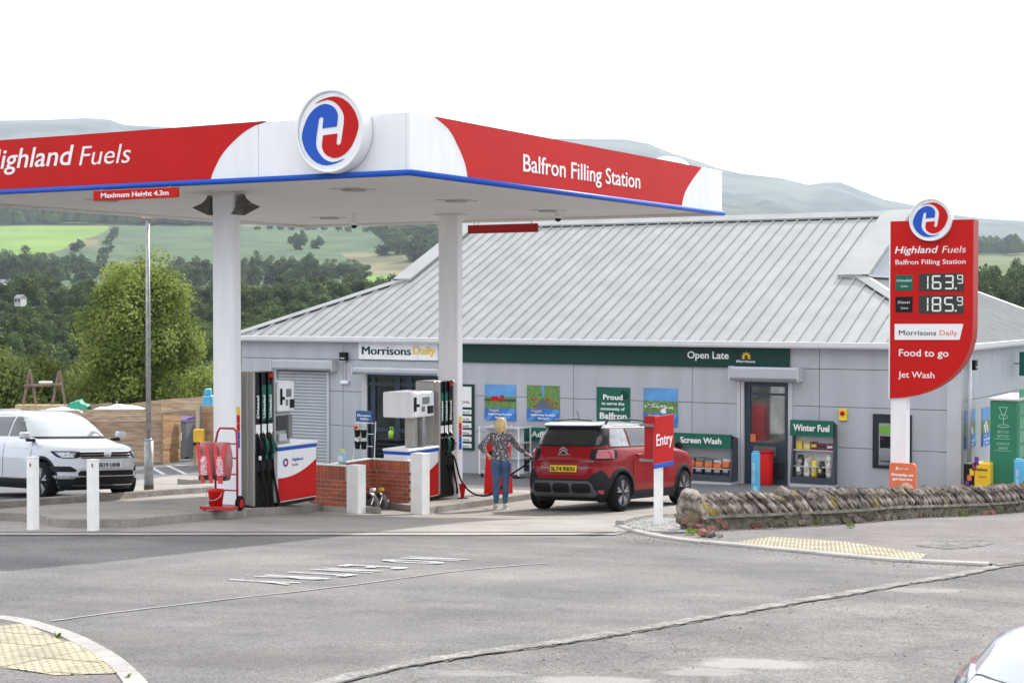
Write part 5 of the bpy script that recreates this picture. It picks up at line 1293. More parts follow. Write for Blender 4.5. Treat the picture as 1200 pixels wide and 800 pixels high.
# ---------------------------------------------------------------- extinguisher trolley and bucket
p = gp(262, 599, .125); trz = H(p.x, p.y)+.127; dd_ = cd(p.x, p.y)[1]; ppm = FPX/dd_
tr = thing('extinguisher_trolley', 'red two-wheeled trolley carrying bagged fire extinguishers by the front column', 'trolley', (p.x, p.y, trz), YAW*0.35); 
def tl_(px, py, dep=0): return ((px-258)/ppm, dep, (599-py)/ppm)
RT = M('trolley_red', (.40, .02, .03), rough=.4, var=.08); 
pts = [tl_(272, 592, .1), tl_(272, 520, .1), tl_(271, 505, .1), tl_(267, 502, .1), tl_(249, 502, .1), tl_(246, 507, .1), tl_(243, 520, .1), tl_(243, 592, .1)]
MB().tube(pts, .018, 8).build('handle_frame', RT, tr, smooth=True)
for py in (520, 537, 556, 575): MB().tube([tl_(243, py, .1), tl_(272, py, .1)], .012, 6).build('crossbar', RT, tr, smooth=True)
MB().box(tl_(234, 596, -.18), tl_(276, 592, .14), bev=.004).build('base_plate', RT, tr)
for px in (238, 252): MB().box(tl_(px, 599, -.16), tl_(px+2, 595, -.13)).build('foot', RT, tr)
for px in (274.5, 240):
    c = tl_(px, 590, .12); wl = MB(); wl.lathe([(.05, -.03), (.10, -.03), (.115, -.015), (.115, .015), (.10, .03), (.05, .03)], c, ax='X', seg=20); w0 = wl.build('wheel', RUB, tr, smooth=True); 
    MB().lathe([(.001, -.034), (.045, -.034), (.065, -.031), (.065, .031), (.001, .034)], c, ax='X', seg=16).build('hub', RED, w0)
    
BAG = M('bag_vinyl', (.42, .08, .09), rough=.35, col2=(.36, .17, .16), vs=7, bump=.5, bs=12); STRAP = M('red_strap', (.62, .06, .06), rough=.6, var=.1, vs=8)
for k, (xa_, xb_, lab) in enumerate(((228, 248, 'left'), (248, 270, 'right'))):
    t = thing('bagged_extinguisher', 'fire extinguisher in a clear bag with red straps, %s one on the trolley' % lab, 'extinguisher', tuple(Vector((p.x, p.y, trz))), YAW*.35, 'bagged extinguishers')
    A, B = tl_(xa_, 562, -.14), tl_(xb_, 518, .07)
    mb = MB(); n = 6; vs = []
    for j in range(n):
        u = j/(n-1); z = A[2]+(B[2]-A[2])*u; sh = .03*math.sin(u*3)+(.05*(1-u) if k == 0 else 0)
        for a_ in range(12):
            an = 2*math.pi*a_/12; cx = (A[0]+B[0])/2+sh-.02; rx_ = (B[0]-A[0])*.5*(.85+.12*math.sin(u*math.pi)); vs.append((cx+rx_*math.cos(an), -.02+.09*math.sin(an)*(1+.2*math.sin(u*3.1)), z))
    mb.add(vs, [(j*12+i, j*12+(i+1) % 12, (j+1)*12+(i+1) % 12, (j+1)*12+i) for j in range(n-1) for i in range(12)]+[tuple(range(12))[::-1], tuple((n-1)*12+i for i in range(12))])
    mb.build('bag', BAG, t, smooth=True)
    cx = (A[0]+B[0])/2; MB().lathe([(.06, A[2]+.08), (.062, A[2]+.3), (.04, A[2]+.36)], (cx, -.11, 0), seg=14).build('label_roll', M('label_print', (.55, .03, .10), rough=.4, col2=(.75, .72, .75), vs=30), t)
    for off in ((-.115, .03) if k == 0 else (-.10, .10)):
        q = [(cx+off, -.135, B[2]-.0), (cx+off+.055, -.145, B[2]-.04), (cx+off+.10, -.14, A[2]+.12), (cx+off+.125, -.12, A[2]-.04), (cx+off+.065, -.12, A[2]-.05), (cx+off+.035, -.14, A[2]+.12), (cx+off-.01, -.145, B[2]-.05)]
        if k == 1 and off > 0: q = [(cx+off-(x-cx-off), y, z) for x, y, z in q]
        MB().prism(q, (0, .012, 0)).build('strap', STRAP, t, smooth=False)
    MB().box((cx-.10, -.118, A[2]+.0), (cx+.09, -.10, A[2]+.07)).build('dark_band', DARK, t)
bk_ = thing('bucket', 'red bucket with a lid and wire handle on the trolley base', 'bucket', tuple(Vector((p.x, p.y, trz))), YAW*.35)
c = tl_(252, 592, -.05); MB().lathe([(.09, c[2]+.003), (.12, c[2]+.20), (.125, c[2]+.21)], (c[0]-.02, c[1], 0), seg=20).build('body', RED, bk_, smooth=True)
MB().lathe([(.13, c[2]+.205), (.135, c[2]+.225), (.11, c[2]+.245), (.02, c[2]+.25)], (c[0]-.02, c[1], 0), seg=20).build('lid', RED, bk_, smooth=True)
MB().tube([(c[0]-.02+.13*math.cos(a_), c[1]-.06-.07*math.sin(-a_), c[2]+.20+.11*math.sin(a_)) for a_ in np.linspace(math.pi, 2*math.pi, 10)], .006, 6).build('handle', STEEL, bk_)

# ---------------------------------------------------------------- lamp column
p = gp(174.5, 575); dd_ = cd(p.x, p.y)[1]; t = thing('lamp_post', 'galvanised lamp column with an open bracket head behind the forecourt', 'lamp post', (p.x, p.y, H(p.x, p.y)))
s = dd_/FPX; MB().tube([(0, 0, 0), (0, 0, 59*s)], 5.4*s, 14).build('lower_shaft', STEEL, t, smooth=True); MB().tube([(0, 0, 59*s), (0, 0, 62*s)], 0, 14, rs=[5.4*s, 3.2*s]).build('taper', STEEL, t, smooth=True)
MB().tube([(0, 0, 62*s), (0, 0, 316*s)], 0, 14, rs=[3.1*s, 2.3*s]).build('upper_shaft', STEEL, t, smooth=True); MB().tube([(0, 0, 0), (0, 0, 7*s)], 5.8*s, 14).build('base_band', M('base_dark', (.10, .07, .05), rough=.9), t)
mb = MB(); w_ = 9*s
for a_, b_ in (((-w_, 0, 316*s), (w_, 0, 316*s)), ((-w_, 0, 328*s), (w_, 0, 328*s)), ((-w_, 0, 316*s), (-w_, 0, 328*s)), ((w_, 0, 316*s), (w_, 0, 328*s))): mb.tube([a_, b_], 1.1*s, 6)
mb.build('head_bracket', M('rusty_steel', (.30, .20, .18), rough=.7), t); MB().box((-w_*.8, -.05, 320*s), (w_*.8, .15, 327*s)).build('lamp_unit', TXT, t)
t.rotation_euler = (0, 0, YAW)

# ---------------------------------------------------------------- display stands before the shop
PROD = [M('product_%s' % n, c, rough=.4, var=.1, vs=9) for n, c in (('white', (.7, .7, .7)), ('orange', (.75, .20, .06)), ('navy', (.03, .04, .10)), ('yellow', (.75, .60, .08)), ('maroon', (.22, .03, .06)), ('grey', (.22, .22, .22)), ('blue', (.10, .28, .60)), ('black', (.02, .02, .02)), ('beige', (.45, .38, .28)))]
STND = M('stand_grey', (.045, .055, .075), rough=.45, var=.06)
def stand(px0, px1, py0, py1, hpx, head, lab, hdr_t, rows, depth=.62, txt_w=(.15, .85)):
    """open shelving unit on the shop's apron; hpx: pixel height of the header; rows: shelf py list with their goods"""
    Yf = gp((px0+px1)/2, py1).y
    x0, x1 = on(px0, (py0+py1)/2, 'Y', Yf).x, on(px1, (py0+py1)/2, 'Y', Yf).x; z0 = H((x0+x1)/2, Yf); zt = on(px0, py0, 'Y', Yf).z; hz_ = on(px0, py0+hpx, 'Y', Yf).z
    t = thing('display_stand', lab, 'display stand', ((x0+x1)/2, Yf, z0), 0, 'green-headed display stands'); O = t.location; Yb = min(Yf+depth, FY-.05)
    MB(O).box((x0, Yf-.02, z0-.03), (x1+.02, Yb, z0+.07)).build('plinth', TRIM, t)
    MB(O).box((x0, Yf+.03, z0+.07), (x1, Yb, z0+.22)).build('base', STND, t)
    for a_, b_ in ((x0, x0+.04), (x1-.04, x1)):
        MB(O).prism([(a_, Yb, z0+.22), (a_, Yf+.04, z0+.22), (a_, Yf+.16, hz_), (a_, Yf+.16, zt-.10), (a_, Yb, zt-.10)], (b_-a_, 0, 0)).build('side_panel', STND, t)
    MB(O).box((x0+.04, Yb-.04, z0+.22), (x1-.04, Yb, zt-.12)).build('back_panel', TRIM, t)
    MB(O).prism([(x0, Yf+.0, hz_), (x0, Yf+.02, zt), (x0, Yf+.05, zt), (x0, Yf+.03, hz_)], (x1-x0, 0, 0)).build('header', hdr_t, t)
    MB(O).prism([(x0+.01, Yf+.051, zt-.004), (x0+.01, Yb, zt-.11), (x0+.01, Yb, zt-.14), (x0+.01, Yf+.051, zt-.03)], (x1-x0-.02, 0, 0)).build('top_panel', STND, t)
    w_ = x1-x0; text(head, TXT, t, (x0+w_*txt_w[0], Yf-.001, hz_+(zt-hz_)*.33), XV, ZV, width=w_*(txt_w[1]-txt_w[0]), cap=(zt-hz_)*.42, bold=.03, ext=.008, org=O)
    rr = random.Random(int(px0))
    for i, (spy, goods, gh) in enumerate(rows):
        zs_ = on(px0, spy, 'Y', Yf+.1).z if spy else z0+.225; yf = Yf+.08+.06*i*0+ (.06 if spy else 0)
        if spy: MB(O).box((x0+.042, yf, zs_-.025), (x1-.042, Yb-.042, zs_)).build('shelf', TRIM, t)
        n = len(goods); ww = (x1-x0-.12)/n
        for g, gi in enumerate(goods):
            if gi is None: continue
            nm, m, lab2 = gi; xx = x0+.06+ww*(g+.5); hh_ = gh*rr.uniform(.85, 1.1); k = thing(nm, '%s, %s from left, %s of %s stand' % (lab2, ('first', 'second', 'third', 'fourth', 'fifth', 'sixth')[g], 'floor tray' if not spy else ('top shelf', 'second shelf')[i], head.lower()), nm.replace('_', ' '), (xx, yf+.16, zs_+.001), rr.uniform(-.15, .15), 'goods on the %s stand' % head.lower())
            w2 = ww*.42
            if nm == 'screen_wash_bottle' or nm == 'bottle':
                MB().box((-w2, -.09, 0), (w2, .09, hh_*.45), bev=.02).build('lower_body', PROD[2], k); MB().box((-w2*.98, -.088, hh_*.45), (w2*.98, .088, hh_*.85), bev=.02).build('label_band', m, k)
                MB().box((-w2*.7, -.093, hh_*.18), (w2*.7, -.0905, hh_*.36)).build('print', PROD[8], k); MB().tube([(0, 0, hh_*.84), (0, 0, hh_)], .03, 10).build('cap', m, k)
            elif nm == 'sack' or nm == 'coal_bag':
                mb = MB(); vs = []; nn_ = 6
                for j in range(nn_):
                    u = j/(nn_-1)
                    for a_ in range(10):
                        an = a_*math.pi/5; r_ = (1-.45*u*u)*(1+.14*rr.uniform(-1, 1)); vs.append((w2*1.15*r_*math.cos(an), .13*r_*math.sin(an), hh_*u))
                mb.add(vs, [(j*10+i_, j*10+(i_+1) % 10, (j+1)*10+(i_+1) % 10, (j+1)*10+i_) for j in range(nn_-1) for i_ in range(10)]+[tuple(range(10))[::-1], tuple((nn_-1)*10+i_ for i_ in range(10))]); mb.build('bag', m, k, smooth=True)
                MB().box((-w2*.5, -.145, hh_*.3), (w2*.5, -.125, hh_*.55)).build('print', PROD[rr.choice((0, 3, 8))], k)
            else:
                MB().box((-w2, -.10, 0), (w2, .10, hh_), bev=.01).build('carton', m, k); MB().box((-w2*.8, -.104, hh_*.35), (w2*.8, -.1005, hh_*.7)).build('print', PROD[rr.choice((0, 7, 3))], k)
    return t
B_ = lambda n, m, l: (n, m, l)
wash = B_('screen_wash_bottle', PROD[1], 'orange and navy screen wash bottle'); wh = B_('carton', PROD[0], 'white boxed pack'); gr = B_('tray_pack', PROD[5], 'flat grey tray pack'); bl = B_('bottle', PROD[6], 'blue bottle')
stand(787, 856, 506.5, 567, 16.5, 'Screen Wash', 'display stand with a green Screen Wash header beside the side door', GREEN2, [(546, [gr, gr, gr, gr, wh, wh], .22), (None, [wash]*6, .36)])
stand(609, 655, 500, 559, 16, 'AdBlue', 'display stand with a green AdBlue header behind the red car', GREEN2, [(537, [bl]*5, .24), (None, [bl]*5, .30)], txt_w=(.3, .95))
stand(925.5, 976, 491.5, 571, 18.5, 'Winter Fuel', 'tall display stand with a green Winter Fuel header right of the side door', GREEN2,
      [(526, [B_('tub', PROD[3], 'yellow tub'), B_('tub', PROD[3], 'yellow tub'), B_('jar_pack', PROD[4], 'maroon jar pack'), B_('jar_pack', PROD[4], 'maroon jar pack'), B_('jar_pack', PROD[4], 'maroon jar pack')], .17), (545, [B_('sack', PROD[7], 'black filled sack'), B_('sack', PROD[8], 'brown filled sack'), None, B_('sack', PROD[0], 'pale filled sack')], .24), (None, [B_('coal_bag', PROD[5], 'grey bag'), B_('coal_bag', PROD[0], 'white and grey bag'), B_('coal_bag', PROD[3], 'yellow and grey bag'), B_('coal_bag', PROD[7], 'black bag'), B_('coal_bag', PROD[0], 'white bag'), ], .40)], txt_w=(.08, .92))
# white parcel cabinet beside the AdBlue stand
p = gp(560, 556); yb = p.y
def simple_cab(px0, px1, py0, py1, nm, lab, cat, m, dep=.6, Yf=None):
    Yf = Yf or gp((px0+px1)/2, py1).y; x0, x1 = on(px0, (py0+py1)/2, 'Y', Yf).x, on(px1, (py0+py1)/2, 'Y', Yf).x; z0 = H((x0+x1)/2, Yf); z1 = on(px0, py0, 'Y', Yf).z
    t = thing(nm, lab, cat, ((x0+x1)/2, Yf, z0)); return t, x0, x1, z0, z1, Yf
t, x0, x1, z0, z1, Yf = simple_cab(561, 608, 499, 556, 'trolley_cage', 'pale wire trolley cage standing by the wall behind the woman', 'cage', WHT, Yf=34.6); O = t.location
for x in (x0, x0+(x1-x0)*.5, x1-.03): MB(O).box((x, Yf, z0+.08), (x+.03, Yf+.03, z1)).build('upright', TXT, t); MB(O).box((x, Yf+.6, z0+.08), (x+.03, Yf+.63, z1)).build('upright', TXT, t)
for k in range(4): z = z0+.12+(z1-z0-.16)*k/3; MB(O).box((x0+.001, Yf+.002, z), (x1-.001, Yf+.62, z+.02)).build('shelf', TRIM, t)
MB(O).box((x0+.03, Yf+.30, z0+.14), (x1-.03, Yf+.32, z1-.03)).build('side_sheet', TRIM, t)
for x in (x0+.05, x1-.08):
    MB(O).lathe([(.03, 0), (.045, .01), (.045, .03), (.03, .04)], (x, Yf+.05, z0+.045), ax='X', seg=12).build('castor', RUB, t)
# round forecourt sign on a foot
p = gp(552, 552); ppm = FPX/cd(p.x, p.y)[1]; t = thing('pavement_sign', 'blue pavement sign with a round white top and oval panel by the shop wall', 'sign', (p.x, p.y, H(p.x, p.y)), YAW*.6); O = (0, 0, 0)
DB = M('navy_blue', (.02, .04, .22), rough=.4)
def disc(cx, cz, rx_, rz_, m, y0, y1, nm, n=28): return MB().prism([(cx+rx_*math.cos(2*math.pi*k/n), y0, cz+rz_*math.sin(2*math.pi*k/n)) for k in range(n)], (0, y1-y0, 0)).build(nm, m, t, smooth=False)
disc(0, 34/ppm, 6.5/ppm, 7/ppm, DB, 0, .05, 'round_head'); disc(0, 34/ppm, 5/ppm, 5.4/ppm, TXT, -.006, -.001, 'white_disc'); MB().box((-5.8/ppm, .001, 5/ppm), (5.8/ppm, .049, 28/ppm), bev=.02).build('panel', DB, t)
disc(0, 16/ppm, 4.3/ppm, 10.5/ppm, TXT, -.006, -.001, 'oval'); disc(0, 16/ppm, 3.2/ppm, 9/ppm, BLUE, -.012, -.0065, 'oval_print'); disc(0, 12/ppm, 2.2/ppm, 2.2/ppm, YEL, -.016, -.0125, 'yellow_print')
MB().box((-9/ppm, -.22, 0), (9/ppm, .26, .10), bev=.04).build('foot', DB, t)
# red cylindrical bin, blue bottle-shaped posts
p = gp(894.5, 569); ppm = FPX/cd(p.x, p.y)[1]; t = thing('round_bin', 'round red bin standing before the side door', 'bin', (p.x, p.y+.2, H(p.x, p.y)))
h_ = 41/ppm; r_ = 8/ppm; MB().lathe([(r_*.97, 0), (r_, .04), (r_, h_*.93)], seg=28).build('body', RED, t, smooth=True); MB().lathe([(r_*1.03, h_*.93), (r_*1.03, h_*.97), (r_*.8, h_), (r_*.1, h_*1.005)], seg=28).build('rim', RED2, t, smooth=True)
def blue_post(px, py0, py1, w, lab):
    p = gp(px, py1); ppm = FPX/cd(p.x, p.y)[1]; h_ = (py1-py0)/ppm; w_ = w/ppm; t = thing('post_cover', lab, 'post', (p.x, p.y, H(p.x, p.y)), YAW*.5, 'light blue printed post covers')
    MB().box((-w_/2, -w_/2, 0), (w_/2, w_/2, h_*.97), bev=.02).build('cover', LBLUE, t); MB().box((-w_*.38, -w_*.38, h_*.968), (w_*.38, w_*.38, h_), bev=.01).build('cap', M('cap_blue', (.05, .30, .50)), t)
    text('WAIT HERE', TXT, t, (-w_*.08, -w_/2-.001, h_*.28), ZV, Vector((-1, 0, 0)), cap=w_*.28, width=h_*.45, ext=.003); MB().box((-w_*.25, -w_/2-.006, h_*.08), (w_*.25, -w_/2-.001, h_*.20)).build('logo', M('pale_blue', (.35, .65, .80)), t)
blue_post(885.5, 528, 579, 9.5, 'light blue printed post cover in front of the round red bin'); blue_post(1194, 537, 582, 11, 'light blue printed post cover by the green locker at the right edge')
# orange sign, yellow/dark crates, green donation locker at the right
t, x0, x1, z0, z1, Yf = simple_cab(1042, 1073.5, 541.5, 590, 'orange_sign', 'rounded orange sign reading Groceries, we got that too at the foot of the price sign', 'sign', ORG, Yf=27.1); O = t.location
w_ = x1-x0; rr_ = .07; q = []
for cx, cz, a0 in ((x1-rr_, z1-rr_, 0), (x0+rr_, z1-rr_, 90), (x0+rr_, z0+.05+rr_, 180), (x1-rr_, z0+.05+rr_, 270)):
    q += [(cx+rr_*math.cos(R(a0+k*18)), Yf, cz+rr_*math.sin(R(a0+k*18))) for k in range(6)]
MB(O).prism(q, (0, .04, 0)).build('board', ORG, t, smooth=False)
ftext('Groceries, we', TXT, t, 1044.5, 556.8, 1070.5, 3.0, Yf, O, bold=.05); ftext('got that too', TXT, t, 1046, 561.8, 1069, 3.0, Yf, O, bold=.05); ftext('just eat', TXT, t, 1053, 549.3, 1065, 1.8, Yf, O, bold=.02)
q = [on(x, y, 'Y', Yf-.001) for x, y in ((1050, 548), (1051.2, 546.3), (1052.4, 548), (1052.4, 550), (1050, 550))]; MB(O).prism(q, (0, -.004, 0)).build('house_mark', TXT, t)
MB(O).prism([on(x, y, 'Y', Yf-.001) for x, y in ((1055, 571), (1058, 566), (1063, 565), (1068, 568), (1071, 572))], (0, -.006, 0)).build('food_print', M('food', (.7, .5, .4)), t)
for x in (x0+.08, x1-.12): MB(O).box((x, Yf+.041, z0-.02), (x+.04, Yf+.08, z1-.2)).build('stake', STEEL, t)
def crate(px0, px1, py0, py1, m, lab, Yf, txt=None):
    t, x0, x1, z0, z1, Yf = simple_cab(px0, px1, py0, py1, 'advert_bin', lab, 'advert bin', m, Yf=Yf); MB(t.location).box((x0, Yf, z0), (x1, Yf+.45, z1), bev=.02).build('casing', m, t)
    if txt: ftext(txt, BLK, t, px0+2, py0+9, px1-3, 3.4, Yf, t.location, bold=.02); ftext('PEDIDO', RED, t, px0+5, py0+17, px1-4, 1.6, Yf, t.location)
    else:
        for k in range(5): MB(t.location).box((x0+.03+.05*k, Yf-.005, z0+.2+.11*k), (x0+.12+.05*k, Yf-.0005, z0+.3+.13*k)).build('print', (M('purple', (.12, .03, .25)), ORG, YEL, PROD[4], M('purple', (.12, .03, .25)))[k], t)
crate(1129, 1141, 543, 584, BLK, 'narrow black advert bin with a purple and orange print at the shop corner', 34.6); crate(1141.5, 1160, 542, 584, YEL, 'yellow advert bin beside the black one at the shop corner', 34.6, 'Nythoon')
Yf = 34.9; x0 = on(1160, 520, 'Y', Yf).x; z0 = H(x0, Yf); zt = on(1160, 466.5, 'Y', Yf).z; xw = on(1192, 520, 'Y', Yf).x
LG = M('locker_green', (.012, .17, .085), rough=.4, var=.05)
t = thing('collection_locker', 'tall green bottle collection cabinet with white line drawings at the right edge', 'cabinet', ((x0+xw)/2, Yf, z0)); O = t.location
MB(O).box((x0, Yf, z0), (xw, Yf+2.0, zt-.04), bev=.015).build('casing', LG, t); MB(O).prism([(x0-.03, Yf-.03, zt-.04), (x0-.03, Yf+2.03, zt-.04), (x0-.03, Yf+2.03, zt+.02), (x0-.03, Yf-.03, zt+.0)], (xw-x0+.06, 0, 0)).build('top', TRIM, t)
for k in range(6): z = z0+.5+.3*k; MB(O).box((xw+.001, Yf+.15, z), (xw+.012, Yf+1.85, z+.24)).build('locker_door', M('locker_green_light', (.03, .26, .13), rough=.3), t)
def fq(px0, py0, px1, py1, m=None): return MB(O).box((FX(px0, 500, Yf), Yf-.006, FZ(px0, py1, Yf)), (FX(px1, 500, Yf), Yf-.0005, FZ(px0, py0, Yf))).build('drawing', m or M('mint', (.30, .55, .42)), t)
q_ = [on(x, y, 'Y', Yf-.001) for x, y in ((1171, 477), (1180.5, 477), (1177, 487), (1175, 487))]
for a_, b_ in zip(q_, q_[1:]+q_[:1]): MB(O).tube([a_, b_], .009, 4).build('drawing', M('mint', (.30, .55, .42)), t)
q_ = [on(x, y, 'Y', Yf-.001) for x, y in ((1176, 487), (1176, 497))]; MB(O).tube(q_, .009, 4).build('drawing', MATS['mint'], t)
c_ = on(1175.8, 488, 'Y', Yf-.001); MB(O).tube([(c_.x+.09*math.cos(a_), c_.y, c_.z+.05*math.sin(a_)) for a_ in np.linspace(0, 6.28, 14)], .008, 4).build('drawing', MATS['mint'], t)
c_ = on(1175.8, 499, 'Y', Yf-.001); MB(O).tube([(c_.x+.12*math.cos(a_), c_.y, c_.z+.03*math.sin(a_)) for a_ in np.linspace(0, 6.28, 14)], .008, 4).build('drawing', MATS['mint'], t)
for s_, a_, b_, yy_ in (('RECYCLE', 1169, 1182, 507), ('BOTTLES', 1169, 1182, 512), ('DONATE OR', 1168, 1183, 521), ('REFUND', 1170, 1181, 526)): ftext(s_, MATS['mint'], t, a_, yy_, b_, 3.2, Yf, O, ext=.003)
fq(1165, 513.5, 1185, 514); fq(1165, 527.3, 1185, 527.8)
# flower stand at the entrance
p = gp(429, 548); Yf = 35.0; a_ = on(417, 535, 'Y', Yf); b_ = on(439, 535, 'Y', Yf); z0 = H(a_.x, Yf); zt = on(417, 494, 'Y', Yf).z
t = thing('flower_stand', 'leaning wire stand with black flower buckets and a blue header by the entrance', 'stand', (a_.x, Yf, z0)); O = t.location
for x, s in ((a_.x, -1), (b_.x, 1)): MB(O).tube([(x-.06*(-s), Yf-.12, z0), (x+.10*(-s)*.3, Yf+.1, zt+.02)], .014, 6).build('leg', TXT, t)
for k, z in enumerate((zt-.02, zt-.30, zt-.62, z0+.15)): MB(O).tube([(a_.x, Yf-.02-.03*k, z), (b_.x, Yf-.02-.03*k, z)], .01, 6).build('rail', TXT, t)
MB(O).box((a_.x+.02, Yf-.03, zt+.01), (b_.x-.06, Yf+.0, zt+.30), bev=.01).build('header', M('header_blue', (.02, .08, .25)), t)
ftext('Flowers', TXT, t, 419, 487.5, 434, 2.6, Yf-.031, O, bold=.02); ftext('Gifts', TXT, t, 422, 491.5, 432, 2.4, Yf-.031, O, bold=.02)
rr = random.Random(3)
for k, (zz_, cols) in enumerate(((zt-.22, (RED, YEL, ORG)), (zt-.52, (TXT, TXT, M('cream', (.7, .66, .5))))) ):
    for j in range(2):
        cx = a_.x+.12+.2*j; bu = thing('flower_bucket', '%s black bucket of the %s row on the flower stand' % (('left', 'right')[j], ('upper', 'lower')[k]), 'flower bucket', (cx, Yf-.10, zz_-.12), 0, 'flower buckets on the stand')
        MB().lathe([(.06, -.06), (.085, .14)], seg=12).build('bucket', BLK, bu)
        if j == 0:
            for q in range(9):
                f_ = MB(); f_.lathe([(.005, -.02), (.03, -.01), (.03, .015), (.01, .03)], (rr.uniform(-.09, .09), rr.uniform(-.09, .03), .17+rr.uniform(-.03, .07)), seg=6); f_.build('flower', cols[q % 3], bu)
# small blue and yellow bottle on the brick coping
p = on(401, 537, 'Y', 24.4); t = thing('wash_bottle', 'light blue bottle with a yellow cap standing by the brick enclosure', 'bottle', (-16.77, 23.95, topz+.012)); c_ = on(401, 537, 'X', -16.77); t.location = (c_.x, c_.y, topz+.013)
MB().box((-.07, -.05, 0), (.07, .05, .20), bev=.02).build('body', M('bottle_blue', (.30, .58, .72), rough=.3), t); MB().box((-.045, -.054, .05), (.045, -.0505, .13)).build('label', TXT, t); MB().tube([(0, 0, .195), (0, 0, .25)], .04, 10).build('cap', M('cap_yellow', (.8, .65, .1)), t)
# basket stack and green watering can at the entrance
Yf = 35.1; x0, x1 = on(446, 520, 'Y', Yf).x, on(472, 520, 'Y', Yf).x; z0 = H(x0, Yf); z1 = on(450, 513, 'Y', Yf).z
for k in range(7):
    z = z0+(z1-z0)*k/7; t = thing('shopping_basket', 'black shopping basket, number %d from the floor in the entrance stack' % (k+1), 'basket', ((x0+x1)/2, Yf, z), 0, 'stacked baskets at the entrance'); w_ = (x1-x0)/2; hh_ = (z1-z0)/7-.006
    MB().add([(-w_*.9, -.15, 0), (w_*.9, -.15, 0), (w_*.9, .15, 0), (-w_*.9, .15, 0), (-w_, -.17, hh_*.7), (w_, -.17, hh_*.7), (w_, .17, hh_*.7), (-w_, .17, hh_*.7)], [(3, 2, 1, 0), (0, 1, 5, 4), (1, 2, 6, 5), (2, 3, 7, 6), (3, 0, 4, 7), (4, 5, 6, 7)]).build('tray', BLK, t)
    MB().box((-w_*1.03, -.18, hh_*.72), (w_*1.03, .18, hh_), bev=.01).build('rim', DARK, t)
t = thing('watering_can', 'lime green watering can on top of the black baskets', 'watering can', (x0+.33, Yf, z1)); MB().lathe([(.07, 0), (.075, .16), (.05, .2)], seg=14).build('body', M('lime_plastic', (.35, .62, .05), rough=.4), t, smooth=True)
MB().tube([(.0, 0, .2), (-.03, 0, .29), (.06, 0, .29), (.06, 0, .2)], .012, 6).build('handle', MATS['lime_plastic'], t)

# ---------------------------------------------------------------- price totem
TY = 27.6; x0 = on(1043, 400, 'Y', TY).x; x1 = on(1140, 400, 'Y', TY).x; zt = on(1043, 259.5, 'Y', TY).z
tot = thing('price_totem', 'tall red fuel price sign on a white post behind the stone wall', 'price sign', (x0, TY, H(x0, TY))); O = tot.location; dep = .34
zb1 = on(1140, 395, 'Y', TY).z; zb0 = on(1043, 466, 'Y', TY).z; wT = x1-x0
def outline(y):
    pts = [(x0, y, zt), (x1, y, zt), (x1, y, on(1140, 380, 'Y', TY).z)]
    for k in range(1, 13):
        a_ = k/12*math.pi/2; pts.append((x0+wT*math.cos(a_)**.9, y, zb0+(on(1140, 380, 'Y', TY).z-zb0)*(1-math.sin(a_))**1.0))
    return pts
pz = on(1140, 380, 'Y', TY).z
def curve_pts(y):
    return [(p.x, y, p.z) for p in spline([on(a_, b_, 'Y', TY) for a_, b_ in ((1140, 372), (1138.5, 398), (1130, 422), (1115, 441), (1095, 455), (1070, 464), (1043, 466.5))], 4)]
full = [(x0, TY, zt), (x1, TY, zt)] + curve_pts(TY)
MB(O).prism([(x, TY+.012, z) for x, y, z in full], (0, dep, 0)).build('casing', RED2, tot, smooth=False)
# three face panels with fine seams
zc1, zc2 = on(1090, 315, 'Y', TY).z, on(1090, 372, 'Y', TY).z
def lip(poly, nm): MB(O).prism(poly, (0, .0115, 0)).build(nm, RED, tot, smooth=False)
lip([(x0, TY, zt), (x1, TY, zt), (x1, TY, zc1+.003), (x0, TY, zc1+.003)], 'face_panel'); lip([(x0, TY, zc1-.003), (x1, TY, zc1-.003), (x1, TY, zc2+.003), (x0, TY, zc2+.003)], 'face_panel')
lip([(x0, TY, zc2-.003), (x1, TY, zc2-.003)] + curve_pts(TY)[1:], 'face_panel')
MB(O).box((x0-.022, TY-.006, zb0-.02), (x0-.001, TY+dep, zt+.005)).build('edge_strip', WHT, tot)
MB(O).box((x0+.0, TY+.05, H(x0, TY)-.1), (on(1061, 500, 'Y', TY).x, TY+.28, zb0+.3), bev=.01).build('post', WHT, tot)
ft = lambda s, m, a_, y_, b_, cp, **k: ftext(s, m, tot, a_, y_, b_, cp, TY, O, **k)
ft('Highland', TXT, 1048.5, 297, 1099.5, 8.5, bold=.012, shear=.22); ft('Fuels', TXT, 1104, 296.3, 1132, 8.5, bold=-.005, shear=.2); ft('Balfron Filling Station', TXT, 1049.5, 310, 1131.5, 5.8, bold=.004)
def fbox(a_, b_, c_, d_, m, nm, e_=.008, y=TY): return MB(O).box((on(a_, 350, 'Y', y).x, y-e_, on(1090, d_, 'Y', y).z), (on(b_, 350, 'Y', y).x, y-.0005, on(1090, c_, 'Y', y).z), bev=.002).build(nm, m, tot)
fbox(1049.5, 1069.5, 322, 340.5, GREEN2, 'grade_tile'); fbox(1049.5, 1069.5, 347.5, 366, BLK, 'grade_tile')
for s_, a_, b_, y_, c_ in (('Unleaded', 1051, 1068, 330, 3), ('Litre', 1056, 1064, 336.5, 2.8), ('Diesel', 1052.5, 1066, 355.5, 3), ('Litre', 1056, 1064, 362, 2.8)): ftext(s_, TXT, tot, a_, y_, b_, c_, TY-.0085, O, ext=.002)
MB(O); DSP = M('display_black', (.02, .022, .02), rough=.25)
SEG = {'0': 'abcdef', '1': 'bc', '2': 'abged', '3': 'abgcd', '4': 'fgbc', '5': 'afgcd', '6': 'afgecd', '7': 'abc', '8': 'abcdefg', '9': 'abcdfg'}
